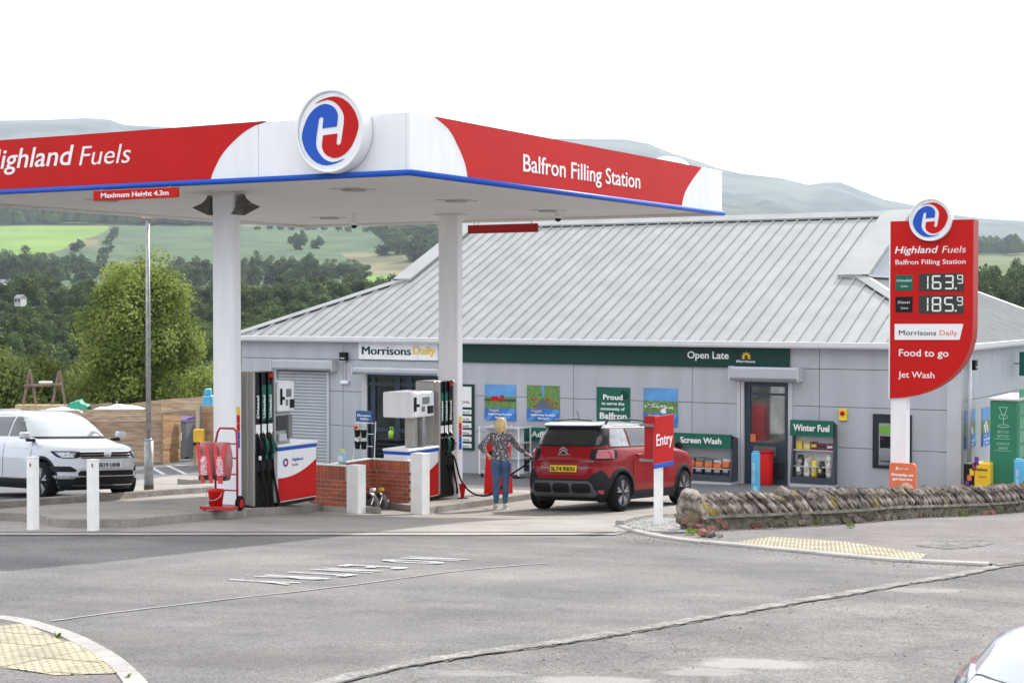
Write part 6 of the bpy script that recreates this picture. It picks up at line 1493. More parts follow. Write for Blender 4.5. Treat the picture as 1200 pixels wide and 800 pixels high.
LIT = M('lit_segment', (.80, .82, .74), rough=.5, var=.01)
for (y0_, y1_), s_ in (((320.5, 341), '163.9'), ((346, 367), '185.9')):
    fbox(1077, 1129.5, y0_, y1_, DSP, 'price_display', .012)
    ys_ = TY-.0125
    def seg7(ch, a_, b_, t_, bt):
        X0, X1 = on(a_, 350, 'Y', ys_).x, on(b_, 350, 'Y', ys_).x; Z1, Z0 = on(1100, t_, 'Y', ys_).z, on(1100, bt, 'Y', ys_).z; zm = (Z0+Z1)/2; k = (X1-X0)*.17
        bars = {'a': (X0+k*.6, Z1-k, X1-k*.6, Z1), 'd': (X0+k*.6, Z0, X1-k*.6, Z0+k), 'g': (X0+k*.8, zm-k/2, X1-k*.8, zm+k/2), 'b': (X1-k, zm+k*.3, X1, Z1-k*.5), 'c': (X1-k, Z0+k*.5, X1, zm-k*.3), 'f': (X0, zm+k*.3, X0+k, Z1-k*.5), 'e': (X0, Z0+k*.5, X0+k, zm-k*.3)}
        for c_ in SEG[ch]: q = bars[c_]; MB(O).box((q[0], ys_-.004, q[1]), (q[2], ys_, q[3])).build('digit_segment', LIT, tot)
    seg7(s_[0], 1079, 1088, y0_+2, y1_-2); seg7(s_[1], 1092, 1103, y0_+2, y1_-2); seg7(s_[2], 1106.5, 1117.5, y0_+2, y1_-2); seg7(s_[4], 1121.5, 1128.5, y0_+1.5, y0_+12)
    MB(O).box((on(1119, 350, 'Y', ys_).x, ys_-.004, on(1100, y1_-2, 'Y', ys_).z), (on(1121, 350, 'Y', ys_).x, ys_, on(1100, y1_-4, 'Y', ys_).z)).build('digit_segment', LIT, tot)
q = [on(x, y, 'Y', TY-.0005) for x, y in ((1048.5, 379.5), (1129, 379.5), (1124.5, 398), (1048.5, 398))]; MB(O).prism(q, (0, -.008, 0)).build('white_plate', TXT, tot)
ftext('Morrisons', BLK, tot, 1053.5, 392.5, 1097, 6.2, TY-.009, O, bold=-.005); ftext('Daily', ORG, tot, 1101, 392.5, 1122, 6.2, TY-.009, O, bold=-.008)
ft('Food to go', TXT, 1053.5, 417, 1111.5, 8.5, bold=.01); ft('Jet Wash', TXT, 1052.5, 442, 1095, 7.5, bold=.006)
pc2 = on(1090, 257.5, 'Y', TY-.08); emblem('round_emblem', 'small round blue and red emblem disc on top of the price sign', pc2, 24.8/(FPX/cd(pc2.x, pc2.y)[1]), .16)

# ---------------------------------------------------------------- Entry sign
p = gp(771.5, 614, .05); t = thing('entry_sign', 'red and blue Entry sign on a white post at the forecourt mouth', 'sign', (p.x, p.y, H(p.x, p.y))); O = t.location
dd_ = cd(p.x, p.y)[1]; MB(O).box((p.x-.05, p.y-.05, p.z-.1), (p.x+.05, p.y+.05, on(771, 500, 'Y', p.y).z), bev=.006).build('post', WPAINT, t)
sx = p.x-.055; 
fa = on(766.5, 488, 'X', p.x+.06); fb = on(788.5, 487, 'X', p.x+.06); z1 = fa.z; z0 = on(766.5, 543.5, 'X', p.x+.06).z
MB(O).box((p.x+.058, fa.y, z0), (p.x+.075, fb.y, z1), bev=.003).build('face_panel', RED, t); MB(O).box((p.x+.057, fa.y-.001, z0-.065), (p.x+.077, fb.y+.001, z0-.002), bev=.003).build('blue_strip', BLUE, t)
a_ = on(768.5, 523, 'X', p.x+.076); text('Entry', TXT, t, (p.x+.0755, fa.y+.04, on(768.5, 522.5, 'X', p.x+.076).z), YV, ZV, width=(fb.y-fa.y)*.86, cap=.165, bold=.01, ext=.004, org=O)
fc_ = on(755, 500, 'Y', fa.y+.25); MB(O).box((fc_.x, fa.y+.25, z0+.04), (p.x+.0575, fa.y+.268, z1-.01), bev=.003).build('back_panel', RED2, t)
for py in (498, 539): z = on(760, py, 'Y', fa.y+.2).z; MB(O).box((on(760, py, 'Y', fa.y+.2).x-.12, fa.y+.16, z-.018), (p.x+.056, fa.y+.20, z+.018)).build('bracket', GREYP, t)
pt_ = poly = None

# ---------------------------------------------------------------- dry stone wall with slanted coping
sw = thing('stone_wall', 'low mossy rubble wall topped with slanting cope stones beside the footway', 'wall', (wallb[0][0], wallb[0][1], H(*wallb[0])+.04))
def stonemat(nm, a, b, c): 
    m = M(nm, a, rough=.95, col2=b, vs=10, bump=.4, bs=45, rnd=.5, ramp=(.4, .6)); t_ = m.node_tree; n = t_.nodes; L = t_.links.new; bs = n['Principled BSDF']; src = bs.inputs['Base Color'].links[0].from_socket
    nz_ = n.new('ShaderNodeTexNoise'); nz_.inputs['Scale'].default_value = 3.2; g = n.new('ShaderNodeNewGeometry'); L(g.outputs['Position'], nz_.inputs['Vector']); nz_.inputs['Detail'].default_value = 7
    r = n.new('ShaderNodeMapRange'); r.inputs[1].default_value = .58; r.inputs[2].default_value = .66; L(nz_.outputs[0], r.inputs[0]); mx = n.new('ShaderNodeMixRGB'); mx.inputs[2].default_value = (*c, 1)
    L(r.outputs[0], mx.inputs[0]); L(src, mx.inputs[1]); L(mx.outputs[0], bs.inputs['Base Color']); return m
ST1 = stonemat('cope_stone', (.060, .046, .038), (.28, .238, .205), (.22, .17, .05)); ST2 = stonemat('rubble_stone', (.065, .052, .04), (.16, .13, .10), (.10, .12, .04)); ST3 = stonemat('red_stone', (.17, .06, .045), (.26, .12, .09), (.16, .12, .08))
def stone_mesh(seed, sx, sy, sz, rnd=.25, dome=False, mat=ST1):
    rr = random.Random(seed); bm = bmesh.new(); n = 9
    if dome:    # D-shaped slab in the y-z plane, thickness along x
        prof = [(-sy/2, 0), (-sy/2*1.02, sz*.35), (-sy/2*.8, sz*.68), (-sy/2*.4, sz*.94), (0, sz), (sy/2*.4, sz*.94), (sy/2*.8, sz*.7), (sy/2*1.02, sz*.35), (sy/2, 0)]
        prof = [(y*(1+rr.uniform(-rnd, rnd)*.35), max(0, z*(1+rr.uniform(-rnd, rnd)*.5))) for y, z in prof]
        A = [bm.verts.new((-sx/2*(1+rr.uniform(-.2, .2)), y*.94, z*.97)) for y, z in prof]; B = [bm.verts.new((-sx*.28, y, z)) for y, z in prof]; C = [bm.verts.new((sx*.28, y*(1+rr.uniform(-.05, .05)), z*(1+rr.uniform(-.05, .05)))) for y, z in prof]; D = [bm.verts.new((sx/2*(1+rr.uniform(-.2, .2)), y*.92, z*.95)) for y, z in prof]
        bm.faces.new(A[::1]); bm.faces.new(D[::-1])
        for P_, Q_ in ((A, B), (B, C), (C, D)):
            for i in range(n): j = (i+1) % n; bm.faces.new((P_[j], P_[i], Q_[i], Q_[j]))
    else:
        bmesh.ops.create_icosphere(bm, subdivisions=1, radius=1)
        for v in bm.verts:
            c = v.co; m_ = max(abs(c.x), abs(c.y), abs(c.z)); c = c.lerp(c/m_, .9); k = 1+rr.uniform(-rnd, rnd)*.6; v.co = Vector((c.x*sx/2*k, c.y*sy/2*k, c.z*sz/2*k))
    bmesh.ops.recalc_face_normals(bm, faces=bm.faces[:]); me = bpy.data.meshes.new('stone'); bm.to_mesh(me); bm.free(); me.materials.append(mat); return me
copes = [stone_mesh(i, .050+.010*(i % 4), .42, .36, .30, True) for i in range(12)]; rub = [stone_mesh(20+i, .26, .16, .13, .35, False, ST2 if i < 7 else ST3) for i in range(10)]
path = [Vector((a_, b_, 0)) for a_, b_ in wallb] + [Vector((*wend, 0))]
P = spline(path, 6); s = [0]
for i in range(1, len(P)): s.append(s[-1]+(P[i]-P[i-1]).length)
def at_(u):
    for i in range(1, len(P)):
        if s[i] >= u: return P[i-1].lerp(P[i], (u-s[i-1])/(s[i]-s[i-1])), (P[i]-P[i-1]).normalized()
    return P[-1], (P[-1]-P[-2]).normalized()
So = sw.location; total = min(s[-1], 13.0); TH = .40; BH = .16
core = MB(So); vs = []; nseg = 40
for k in range(nseg+1):
    q, t_ = at_(.22+(total-.22)*k/nseg); nn = Vector((-t_.y, t_.x, 0)); z = H(q.x, q.y)
    for w_, dz in ((.012, -.1), (.012, .03+BH), (TH-.05, .03+BH), (TH-.05, -.1)): vs.append((q.x+nn.x*w_, q.y+nn.y*w_, z+dz))
core.add(vs, [(k*4+i, (k+1)*4+i, (k+1)*4+(i+1) % 4, k*4+(i+1) % 4) for k in range(nseg) for i in range(4)]+[(0, 1, 2, 3), tuple(nseg*4+i for i in (3, 2, 1, 0))]); core.build('mortar_core', M('old_mortar', (.075, .065, .045), rough=.95, col2=(.19, .17, .125), vs=6, bump=.8, bs=30), sw)
rr = random.Random(2)
for row in range(2):
    u = rr.uniform(.18, .26)
    while u < total:
        l = rr.uniform(.16, .36); q, t_ = at_(u+l/2); nn = Vector((-t_.y, t_.x, 0)); z = H(q.x, q.y)+.075+row*.10+rr.uniform(-.015, .015)
        m = rub[rr.randrange(7)] if rr.random() > (.10 if u > .9 else .7) else rub[7+rr.randrange(3)]
        o = meshobj('rubble_stone', m, sw, (q.x+nn.x*.07-So.x, q.y+nn.y*.07-So.y, z-So.z), (0, rr.uniform(-.1, .1), math.atan2(t_.y, t_.x)), (l/.26, 1, rr.uniform(.8, 1.05))); u += l+.012
for k in range(3):   # end face
    q, t_ = at_(.22); nn = Vector((-t_.y, t_.x, 0)); meshobj('rubble_stone', rub[7 if k < 2 else 2], sw, (q.x+nn.x*(.08+.12*k)-So.x, q.y+nn.y*(.08+.12*k)-So.y, .11), (0, 0, math.atan2(t_.y, t_.x)+1.57), (.7, 1, 1.2))
# flat course under the cope
fl = MB(So); vs = []
for k in range(nseg*2+1):
    q, t_ = at_(.18+(total-.18)*k/nseg/2); nn = Vector((-t_.y, t_.x, 0)); z = H(q.x, q.y)+.04+BH; j_ = rr.uniform(-.012, .012)
    for w_, dz in ((-.03+j_, -.01), (-.025+j_, .028), (TH+.02, .028), (TH+.02, -.01)): vs.append((q.x+nn.x*w_, q.y+nn.y*w_, z+dz+j_*.3))
m_ = nseg*2; fl.add(vs, [(k*4+i, (k+1)*4+i, (k+1)*4+(i+1) % 4, k*4+(i+1) % 4) for k in range(m_) for i in range(4)]+[(0, 1, 2, 3), tuple(m_*4+i for i in (3, 2, 1, 0))]); fl.build('mortar_bed', M('bed_mortar', (.13, .118, .09), rough=.95, col2=(.24, .22, .17), vs=7, bump=.8, bs=30), sw)
u = .30; k = 0
while u < total-.05:
    q, t_ = at_(u); nn = Vector((-t_.y, t_.x, 0)); z = H(q.x, q.y)+.04+BH+.02; sc_ = rr.uniform(.90, 1.08); lean = -R(43)+rr.uniform(-.10, .10)
    if k == 0: lean = -R(16); 
    o = meshobj('cope_stone', copes[rr.randrange(12)], sw, (q.x+nn.x*TH/2-So.x, q.y+nn.y*TH/2-So.y, z-So.z-.02), (rr.uniform(-.06, .06), lean, math.atan2(t_.y, t_.x)+rr.uniform(-.08, .08)), (rr.uniform(.75, 1.2) if k else 2.3, sc_*1.0, sc_*(1.12 if k else 1.0)))
    u += .082*rr.uniform(.7, 1.3) if k else .10; k += 1
# weeds at the wall foot and in the joints
WEED = leafmat('weed_leaves', (.10, .17, .02), (.26, .34, .05), vs=6)
def weed(q, n, r, h, lab, name='weed', nrm=None, seed=0):
    rg = random.Random(seed); t_ = thing(name, lab, 'plant', tuple(q)); mb = MB()
    for i in range(n):
        a_ = rg.random()*6.28; rr_ = r*rg.random()**.7; z = h*rg.random(); c = Vector((rr_*math.cos(a_), rr_*math.sin(a_), z)); l = rg.uniform(.02, .045); d1 = Vector((rg.gauss(0, 1), rg.gauss(0, 1), rg.gauss(.5, .6))).normalized(); d2 = d1.cross(Vector((rg.gauss(0, 1), rg.gauss(0, 1), rg.gauss(0, 1)))).normalized()
        mb.add([c, c+d1*l*.5+d2*l*.3, c+d1*l, c+d1*l*.5-d2*l*.3], [(0, 1, 2, 3)])
    mb.build('leaves', WEED, t_); st = MB()
    for i in range(5): a_ = rg.random()*6.28; st.tube([(0, 0, -.02), (r*.6*math.cos(a_), r*.6*math.sin(a_), h*.8)], .003, 4)
    st.build('stems', M('stem', (.08, .14, .03)), t_)
for k, (px, py, r_, h_, n_, lab) in enumerate(((955, 614, .10, .08, 90, 'small green weed at the foot of the stone wall below the round red bin'), (985, 611, .14, .13, 160, 'leafy weed at the wall foot below the display stand'), (1080, 604, .11, .11, 120, 'green weed at the wall foot below the orange sign'), (1052, 606, .08, .07, 60, 'tiny weed at the wall foot left of the orange sign'), (1168, 600, .12, .14, 150, 'weed at the wall foot under the green cabinet'), (1182, 597, .12, .26, 220, 'tall yellow-green weed growing up the wall near the right edge'), (997, 617, .06, .04, 60, 'low weed on the footway edge beside the stone wall'), (807, 606, .16, .10, 420, 'mossy tuft under the overhanging end cope stone'), (812, 625, .10, .05, 100, 'small grassy weed in the gravel at the wall end'), (1130, 604, .07, .05, 50, 'tiny weed at the wall foot right of the price sign'))):
    p = gp(px, py, .04); weed((p.x, p.y-.02, p.z), n_, r_, h_, lab, seed=k)
for k, (px, py) in enumerate(((149, 794), (66, 746))): p = gp(px, py, .05); weed((p.x, p.y, p.z), 10, .010, .004, ('tiny weed in the kerb joint near the bottom edge', 'tiny weed in the kerb joint by the tactile paving')[k], seed=30+k)
for k, (px, py, s_, m) in enumerate(((816, 622, .9, ST3), (824, 627, .7, ST3), (832, 628, .5, ST1), (843, 629, .35, ST1))):
    p = gp(px, py, .04); o = meshobj('loose_stone', stone_mesh(60+k, .24*s_, .17*s_, .16*s_, .3, False, m), None, (p.x, p.y, p.z+.05*s_)); tag(o, ('reddish block fallen at the end of the stone wall', 'second reddish stone beside the wall end', 'grey stone lying on the gravel by the wall', 'small grey stone on the footway edge by the wall')[k], 'stone')

# ---------------------------------------------------------------- timber fences, gate, bins and clutter in the yard
BOARD = [M('fence_board', (.30, .20, .125), rough=.85, col2=(.50, .38, .27), vs=3.5, bump=.4, bs=30, rnd=.20, stretch=(.5, 1, 6)), M('fence_board_orange', (.30, .15, .06), rough=.85, col2=(.42, .24, .11), vs=2.5, bump=.4, bs=30, rnd=.2, stretch=(.5, 1, 6))]
def fence(lab, pts, nb, m, post=True, d=None, bw_=2.0, name='timber_fence', base=None):
    """pts: (px, py_top, py_base, depth)"""
    W = []
    for px, pt, pb, dp in pts: a_ = atd(px, pb, dp); b_ = atd(px, pt, dp); W.append((a_, b_))
    t = thing(name, lab, 'fence', tuple(W[0][0])); O = t.location; rg = random.Random(len(lab))
    for i in range(len(W)-1):
        (a0, a1), (b0, b1) = W[i], W[i+1]; L_ = Vector((b0.x-a0.x, b0.y-a0.y, 0)).length; n = max(1, round(L_/bw_)); dirv = Vector((b0.x-a0.x, b0.y-a0.y, 0))/L_; nn = Vector((dirv.y, -dirv.x, 0))
        for k in range(n):
            for r in range(nb):
                u0, u1 = k/n+.0012, (k+1)/n-.0012; v0, v1 = r/nb, (r+1)/nb
                A = a0.lerp(b0, u0); B = a0.lerp(b0, u1); A1 = a1.lerp(b1, u0); B1 = a1.lerp(b1, u1); g = .004; j_ = rg.uniform(-.012, .012)
                q = [A.lerp(A1, v0), B.lerp(B1, v0), B.lerp(B1, v1), A.lerp(A1, v1)]; q = [q[0]+ZV*g, q[1]+ZV*g, q[2]-ZV*g*.6, q[3]-ZV*g*.6]; q = [Vector((x.x, x.y, x.z))+nn*(.02+j_) for x in q]
                mb = MB(O); mb.prism(q, -nn*.022); mb.build('board', m, t)
            if post:
                A = a0.lerp(b0, k/n); A1 = a1.lerp(b1, k/n); MB(O).tube([A-nn*.06-ZV*.2, A1-nn*.06-ZV*.02], .05, 4).build('post', BOARD[0], t)
    return t
fence('long pale timber board fence in the yard behind the white car', [(-90, 480, 549, 44.5), (60, 479.5, 548, 44.6), (189, 479.5, 548, 45.0)], 10, BOARD[0])
fence('timber gate leaf left of the wheelie bins', [(190.5, 486, 547.5, 44.8), (211, 487, 542.5, 46.5)], 9, BOARD[1], False, name='yard_gate')
fence('timber gate leaf right of the wheelie bins', [(236, 476, 545, 44.9), (258, 475, 543, 44.2)], 10, BOARD[1], False, name='yard_gate')
fence('back timber fence rising behind the front fence', [(-60, 482, 540, 50), (96, 474, 532, 50), (131, 471.5, 530, 50)], 7, BOARD[0]); fence('higher run of timber fence near the blue box', [(131.5, 475, 530, 49.5), (189, 468, 528, 49), (262, 463, 526, 48.5)], 8, BOARD[0])
a_ = atd(233, 547, 44.6); b_ = atd(233, 476, 44.6); t = thing('gate_post', 'pale timber gate post with a galvanised strip', 'post', tuple(a_)); h_ = b_.z-a_.z; MB().box((-.05, -.05, 0), (.05, .05, h_)).build('timber', M('pale_timber', (.48, .38, .22), rough=.8, vs=4), t); MB().box((.052, -.06, .02), (.10, .04, h_+.03)).build('steel_strip', STEEL, t)
for px in (190, 211): a_ = atd(px, 545, 44.7 if px < 200 else 46.4); MB
def wheelie(px, d, py0, py1, lid, lab):
    p = atd(px, py1, d); s_ = d/FPX; h_ = (py1-py0)*s_; w_ = 7*s_*1.0; t = thing('wheelie_bin', lab, 'bin', tuple(p), YAW*.6, 'wheelie bins behind the gate')
    MB().add([(-w_*.85, -.25, .12), (w_*.85, -.25, .12), (w_*.85, .25, .12), (-w_*.85, .25, .12), (-w_, -.33, h_*.9), (w_, -.33, h_*.9), (w_, .33, h_*.9), (-w_, .33, h_*.9)], [(3, 2, 1, 0), (0, 1, 5, 4), (1, 2, 6, 5), (2, 3, 7, 6), (3, 0, 4, 7), (4, 5, 6, 7)]).build('body', GREYP, t)
    MB().box((-w_*1.08, -.37, h_*.9), (w_*1.08, .35, h_*.94)).build('rim', GREYP, t); MB().prism([(-w_*1.05, -.36, h_*.942), (-w_*1.05, .34, h_*.942), (-w_*1.05, .34, h_), (-w_*1.05, -.2, h_*.98)], (w_*2.1, 0, 0)).build('lid', lid, t)
    MB().box((-w_*.5, -.33, h_*.5), (w_*.2, -.30, h_*.68)).build('sticker', TXT, t)
    for x in (-w_*.7, w_*.7): MB().lathe([(.05, -.03), (.09, -.03), (.09, .03), (.05, .03)], (x, -.2, .09), ax='X', seg=12).build('wheel', RUB, t)
PUR = M('purple_lid', (.10, .04, .20), rough=.5); wheelie(217, 47.5, 488, 541, PUR, 'front grey wheelie bin with a purple lid in the gateway'); wheelie(227, 49.5, 486, 537, PUR, 'second grey wheelie bin half behind the first')
p = atd(233.5, 518, 43.5); t = thing('grit_box', 'small yellow box on a stand in front of the gate leaf', 'box', tuple(p), YAW); s_ = 43.5/FPX; MB().box((-6*s_, -.12, 0), (6*s_, .12, 15.5*s_), bev=.02).build('box', M('box_yellow', (.75, .42, .03), rough=.5), t); MB().box((-6.4*s_, -.13, -3*s_), (6.4*s_, .13, -.002)).build('tray', BLK, t)
for x in (-5*s_, 5*s_): MB().box((x-.02, -.1, -27*s_), (x+.02, -.06, -3*s_)).build('leg', BOARD[1], t)
p = atd(244, 477, 47); s_ = 47/FPX; t = thing('blue_drum', 'light blue plastic container standing above the fence line', 'container', tuple(p), YAW); MB().box((-5.5*s_, -.2, -1.5), (5.5*s_, .2, 14*s_), bev=.03).build('body', M('container_blue', (.12, .48, .72), rough=.4), t); MB().box((-3.5*s_, -.15, 14*s_), (3.5*s_, .15, 22*s_), bev=.03).build('upper', MATS['container_blue'], t)
# timber swing frame
d_ = 49; s_ = d_/FPX; p = atd(52, 478, d_); t = thing('swing_frame', 'weathered timber A-frame with a crossbar rising above the fence', 'timber frame', tuple(p), YAW); WD = M('weathered_timber', (.20, .14, .11), rough=.9, var=.2, vs=8)
for a_, b_ in (((-32, 0), (-17, 44)), ((-4, 4), (-16, 42)), ((1, -2), (17, 42)), ((31, 0), (18, 44))): MB().tube([(a_[0]*s_, 0, a_[1]*s_-.9), (b_[0]*s_, 0, b_[1]*s_)], .045, 6).build('leg', WD, t)
MB().tube([(-23*s_, -.05, 26*s_), (21*s_, -.05, 28*s_)], .05, 6).build('crossbar', WD, t); MB().box((-32*s_, -.2, -.02), (28*s_, .2, 4*s_)).build('plank', M('raw_plank', (.45, .34, .22), rough=.9), t)
t2_ = thing('sheet_bundle', 'small white bundle lying on the timber crossbar', 'bundle', tuple(p+Vector((0, 0, 29*s_))), YAW); MB().box((-6*s_, -.08, 0), (9*s_, .08, 2.5*s_), bev=.02).build('bundle', TXT, t2_)
def heap(px, py, d, w_, h_, m, nm, lab, seed):
    p = atd(px, py, d); s_ = d/FPX; t = thing(nm, lab, nm.split('_')[-1], tuple(p), YAW); rg = random.Random(seed); mb = MB(); n = 12; top = [(w_*s_*(k/(n-1)-.5), 0, h_*s_*math.sin(math.pi*(.08+.84*k/(n-1)))*rg.uniform(.75, 1.15)) for k in range(n)]
    vs = [(x, -.3, -.35) for x, y, z in top]+[(x, -.15, z*.8) for x, y, z in top]+[(x, .2, z) for x, y, z in top]+[(x, .6, -.35) for x, y, z in top]
    mb.add(vs, [(r*n+k, r*n+k+1, (r+1)*n+k+1, (r+1)*n+k) for r in range(3) for k in range(n-1)]); mb.build('cover', m, t)
heap(91, 478, 48, 26, 10, M('green_tarp', (.01, .22, .13), rough=.5), 'green_tarpaulin', 'green tarpaulin heap behind the fence by the swing frame', 1); heap(140, 480, 47.5, 58, 6, TXT, 'white_sheeting', 'white plastic sheeting heaped behind the fence', 2)
heap(68, 482, 47, 40, 5, TXT, 'pale_sheeting', 'pale sheeting below the swing frame', 4)
p = atd(137, 476, 48); t = thing('timber_cone', 'pale pointed timber offcut among the white sheeting', 'timber', tuple(p)); MB().add([(-.12, -.05, -.6), (.12, -.05, -.6), (.12, .05, -.6), (-.12, .05, -.6), (0, 0, .22)], [(0, 1, 4), (1, 2, 4), (2, 3, 4), (3, 0, 4), (3, 2, 1, 0)]).build('offcut', BOARD[0], t)
# ---------------------------------------------------------------- cars
CRED = M('car_red', (.22, .0015, .005), rough=.45, var=.03, vs=1, coat=.4, metal=0, spec=.1); CWHT = M('car_white', (.50, .52, .56), rough=.25, var=.02, coat=1, spec=.5); CSIL = M('car_silver', (.34, .36, .40), rough=.3, var=.02, coat=1, metal=.2)
CLDG = M('body_cladding', (.012, .013, .015), spec=.2, rough=.65, var=.1, vs=20); CGLS = M('car_glass', (.008, .011, .013), rough=.03, var=.1, spec=.6, coat=.3); WSCR = M('windscreen', (.36, .38, .39), rough=.03, var=.05, spec=1, coat=1, metal=.3)  # windscreen: bright sky reflection put into the glass as a pale, part-metallic colour
TAIL = M('tail_lamp', (.34, .03, .045), rough=.15, var=.2, vs=30, coat=1); LAMP = M('lamp_glass', (.30, .32, .34), rough=.1, var=.5, vs=25, coat=1, metal=.4); SKID = M('skid_grey', (.07, .07, .075), rough=.5, var=.05)
PLY = M('plate_yellow', (.80, .52, .02), rough=.45, var=.03); PLW = M('plate_white', (.72, .72, .70), rough=.45, var=.03); ALLOY = M('alloy', (.42, .43, .45), rough=.3, metal=.7, var=.08); QTR = M('quarter_glass', (.24, .27, .28), rough=.15, var=.2, vs=10, coat=.5)
class Car:
    def __init__(s, T, wheels, WR, arch):
        s.z = [r[0] for r in T]; s.T = T; s.wh = wheels; s.WR = WR; s.AR = arch
    def P(s, z):
        g = lambda k: float(np.interp(z, s.z, [r[k] for r in s.T]))
        xr, xf, w, n = g(1), g(2), g(3), g(4); return (xr+xf)/2, (xf-xr)/2, w, n
    def pt(s, z, t, off=0):
        xc, a, w, n = s.P(z); c, q = math.cos(t), math.sin(t)
        x = a*math.copysign(abs(c)**(2/n), c); y = w*math.copysign(abs(q)**(2/n), q)
        nx = math.copysign(abs(x/a)**(n-1)/a, x); ny = math.copysign(abs(y/w)**(n-1)/w, y); L_ = math.hypot(nx, ny)
        return Vector((xc+x+off*nx/L_, y+off*ny/L_, z))
    def ty(s, z, y, end):      # parameter of the point at lateral y on the front (1) or rear (-1) end
        xc, a, w, n = s.P(z); q = min(1, abs(y)/w)**(n/2); t = math.asin(q); t = t if end > 0 else math.pi-t
        return t if y >= 0 else -t
    def tx(s, z, x, side):     # parameter of the point at length x on the left (1) or right (-1) side
        xc, a, w, n = s.P(z); c = max(-1, min(1, (x-xc)/a)); t = math.acos(math.copysign(abs(c)**(n/2), c)); return t*side
    def side_y(s, x, z, off=0):
        xc, a, w, n = s.P(z); return w*(1-min(.999, abs((x-xc)/a))**n)**(1/n)+off
    def body(s, mat, parent, zs, N=220):
        bm = bmesh.new(); rings = []
        for z in zs:
            pts = [s.pt(z, t) for t in np.linspace(0, 2*math.pi, 1200, endpoint=False)]; L_ = [0]
            for i in range(1, 1201): L_.append(L_[-1]+(pts[i % 1200]-pts[i-1]).length)
            us = np.interp(np.linspace(0, L_[-1], N, endpoint=False), L_, range(1201)); rings.append([bm.verts.new(pts[int(u) % 1200].lerp(pts[(int(u)+1) % 1200], u-int(u))) for u in us])
        for j in range(len(zs)-1):
            for i in range(N): bm.faces.new((rings[j][i], rings[j][(i+1) % N], rings[j+1][(i+1) % N], rings[j+1][i]))
        bm.faces.new(rings[-1])
        ins = set()
        for v in bm.verts:
            for xw in s.wh:
                if math.hypot(v.co.x-xw, v.co.z-s.WR) < s.AR and abs(v.co.y) > .4: ins.add(v)
        kill = [f for f in bm.faces if all(v in ins for v in f.verts)]; bmesh.ops.delete(bm, geom=kill, context='FACES')
        for v in list(bm.verts):
            if v in ins and v.is_valid and v.link_faces:
                xw = min(s.wh, key=lambda q: abs(q-v.co.x)); dx, dz = v.co.x-xw, v.co.z-s.WR; r_ = math.hypot(dx, dz) or 1e-6
                if dz < 0: v.co.x = xw+math.copysign(math.sqrt(s.AR**2-dz*dz), dx)
                else: v.co.x = xw+dx/r_*s.AR; v.co.z = s.WR+dz/r_*s.AR
        bmesh.ops.delete(bm, geom=[v for v in bm.verts if not v.link_faces], context='VERTS')
        me = bpy.data.meshes.new('body'); bm.to_mesh(me); bm.free(); me.materials.append(mat); me.shade_smooth()
        o = bpy.data.objects.new('body', me); link(o, parent)
        try: me.set_sharp_from_angle(angle=R(40))
        except Exception: pass
        return o
    def patch(s, name, mat, rows, parent, off=.006, n=14, sub=6, smooth=True):
        """rows: (z, a, b) with a, b = ('y', v, end) / ('x', v, side)"""
        R_ = []
        cv = lambda z, e: s.ty(z, e[1], e[2]) if e[0] == 'y' else s.tx(z, e[1], e[2])
        for (z0, a0, b0), (z1, a1, b1) in zip(rows, rows[1:]):
            for k in range(sub):
                u = k/sub; z = z0+(z1-z0)*u; mixv = lambda e0, e1: cv(z, (e0[0], e0[1]*(1-u)+e1[1]*u, e0[2])) if e0[0] == e1[0] and e0[2] == e1[2] else cv(z0, e0)*(1-u)+cv(z1, e1)*u
                R_.append((z, mixv(a0, a1), mixv(b0, b1)))
        z, a, b = rows[-1]; R_.append((z, cv(z, a), cv(z, b)))
        vs = []
        for z, ta, tb in R_:
            if tb-ta > math.pi*1.2: tb -= 2*math.pi
            if ta-tb > math.pi*1.2: ta -= 2*math.pi
            P_ = [s.pt(z, ta+(tb-ta)*k/60, off) for k in range(61)]; L_ = [0]
            for k in range(60): L_.append(L_[-1]+(P_[k+1]-P_[k]).length)
            for u in np.interp(np.linspace(0, L_[-1], n), L_, range(61)): k = min(59, int(u)); vs.append(P_[k].lerp(P_[k+1], u-k))
        m = len(R_); fs = [(j*n+i, j*n+i+1, (j+1)*n+i+1, (j+1)*n+i) for j in range(m-1) for i in range(n-1)]
        # skirt, so that the piece has thickness
        cen = Vector((0, 0, .7)); k0 = len(vs); edge = list(range(n))+[j*n+n-1 for j in range(1, m)]+[(m-1)*n+i for i in range(n-2, -1, -1)]+[j*n for j in range(m-2, 0, -1)]
        for e in edge: v = vs[e]; vs.append(Vector((v.x*(1-off*.5/max(.3, abs(v.x))), v.y*(1-off*1.2/max(.3, abs(v.y))), v.z)))
        ne = len(edge); fs += [(edge[i], edge[(i+1) % ne], k0+(i+1) % ne, k0+i) for i in range(ne)]
        o = MB().add(vs, fs).build(name, mat, parent, smooth=False)
        bm = bmesh.new(); bm.from_mesh(o.data); bmesh.ops.recalc_face_normals(bm, faces=bm.faces[:]); 
        f = max(bm.faces, key=lambda f: f.calc_area()); c = f.calc_center_median()
        if f.normal.dot(Vector((c.x, c.y, 0))) < 0: bmesh.ops.reverse_faces(bm, faces=bm.faces[:])
        bm.to_mesh(o.data); bm.free()
        if smooth: sharp(o, 40)
        return o
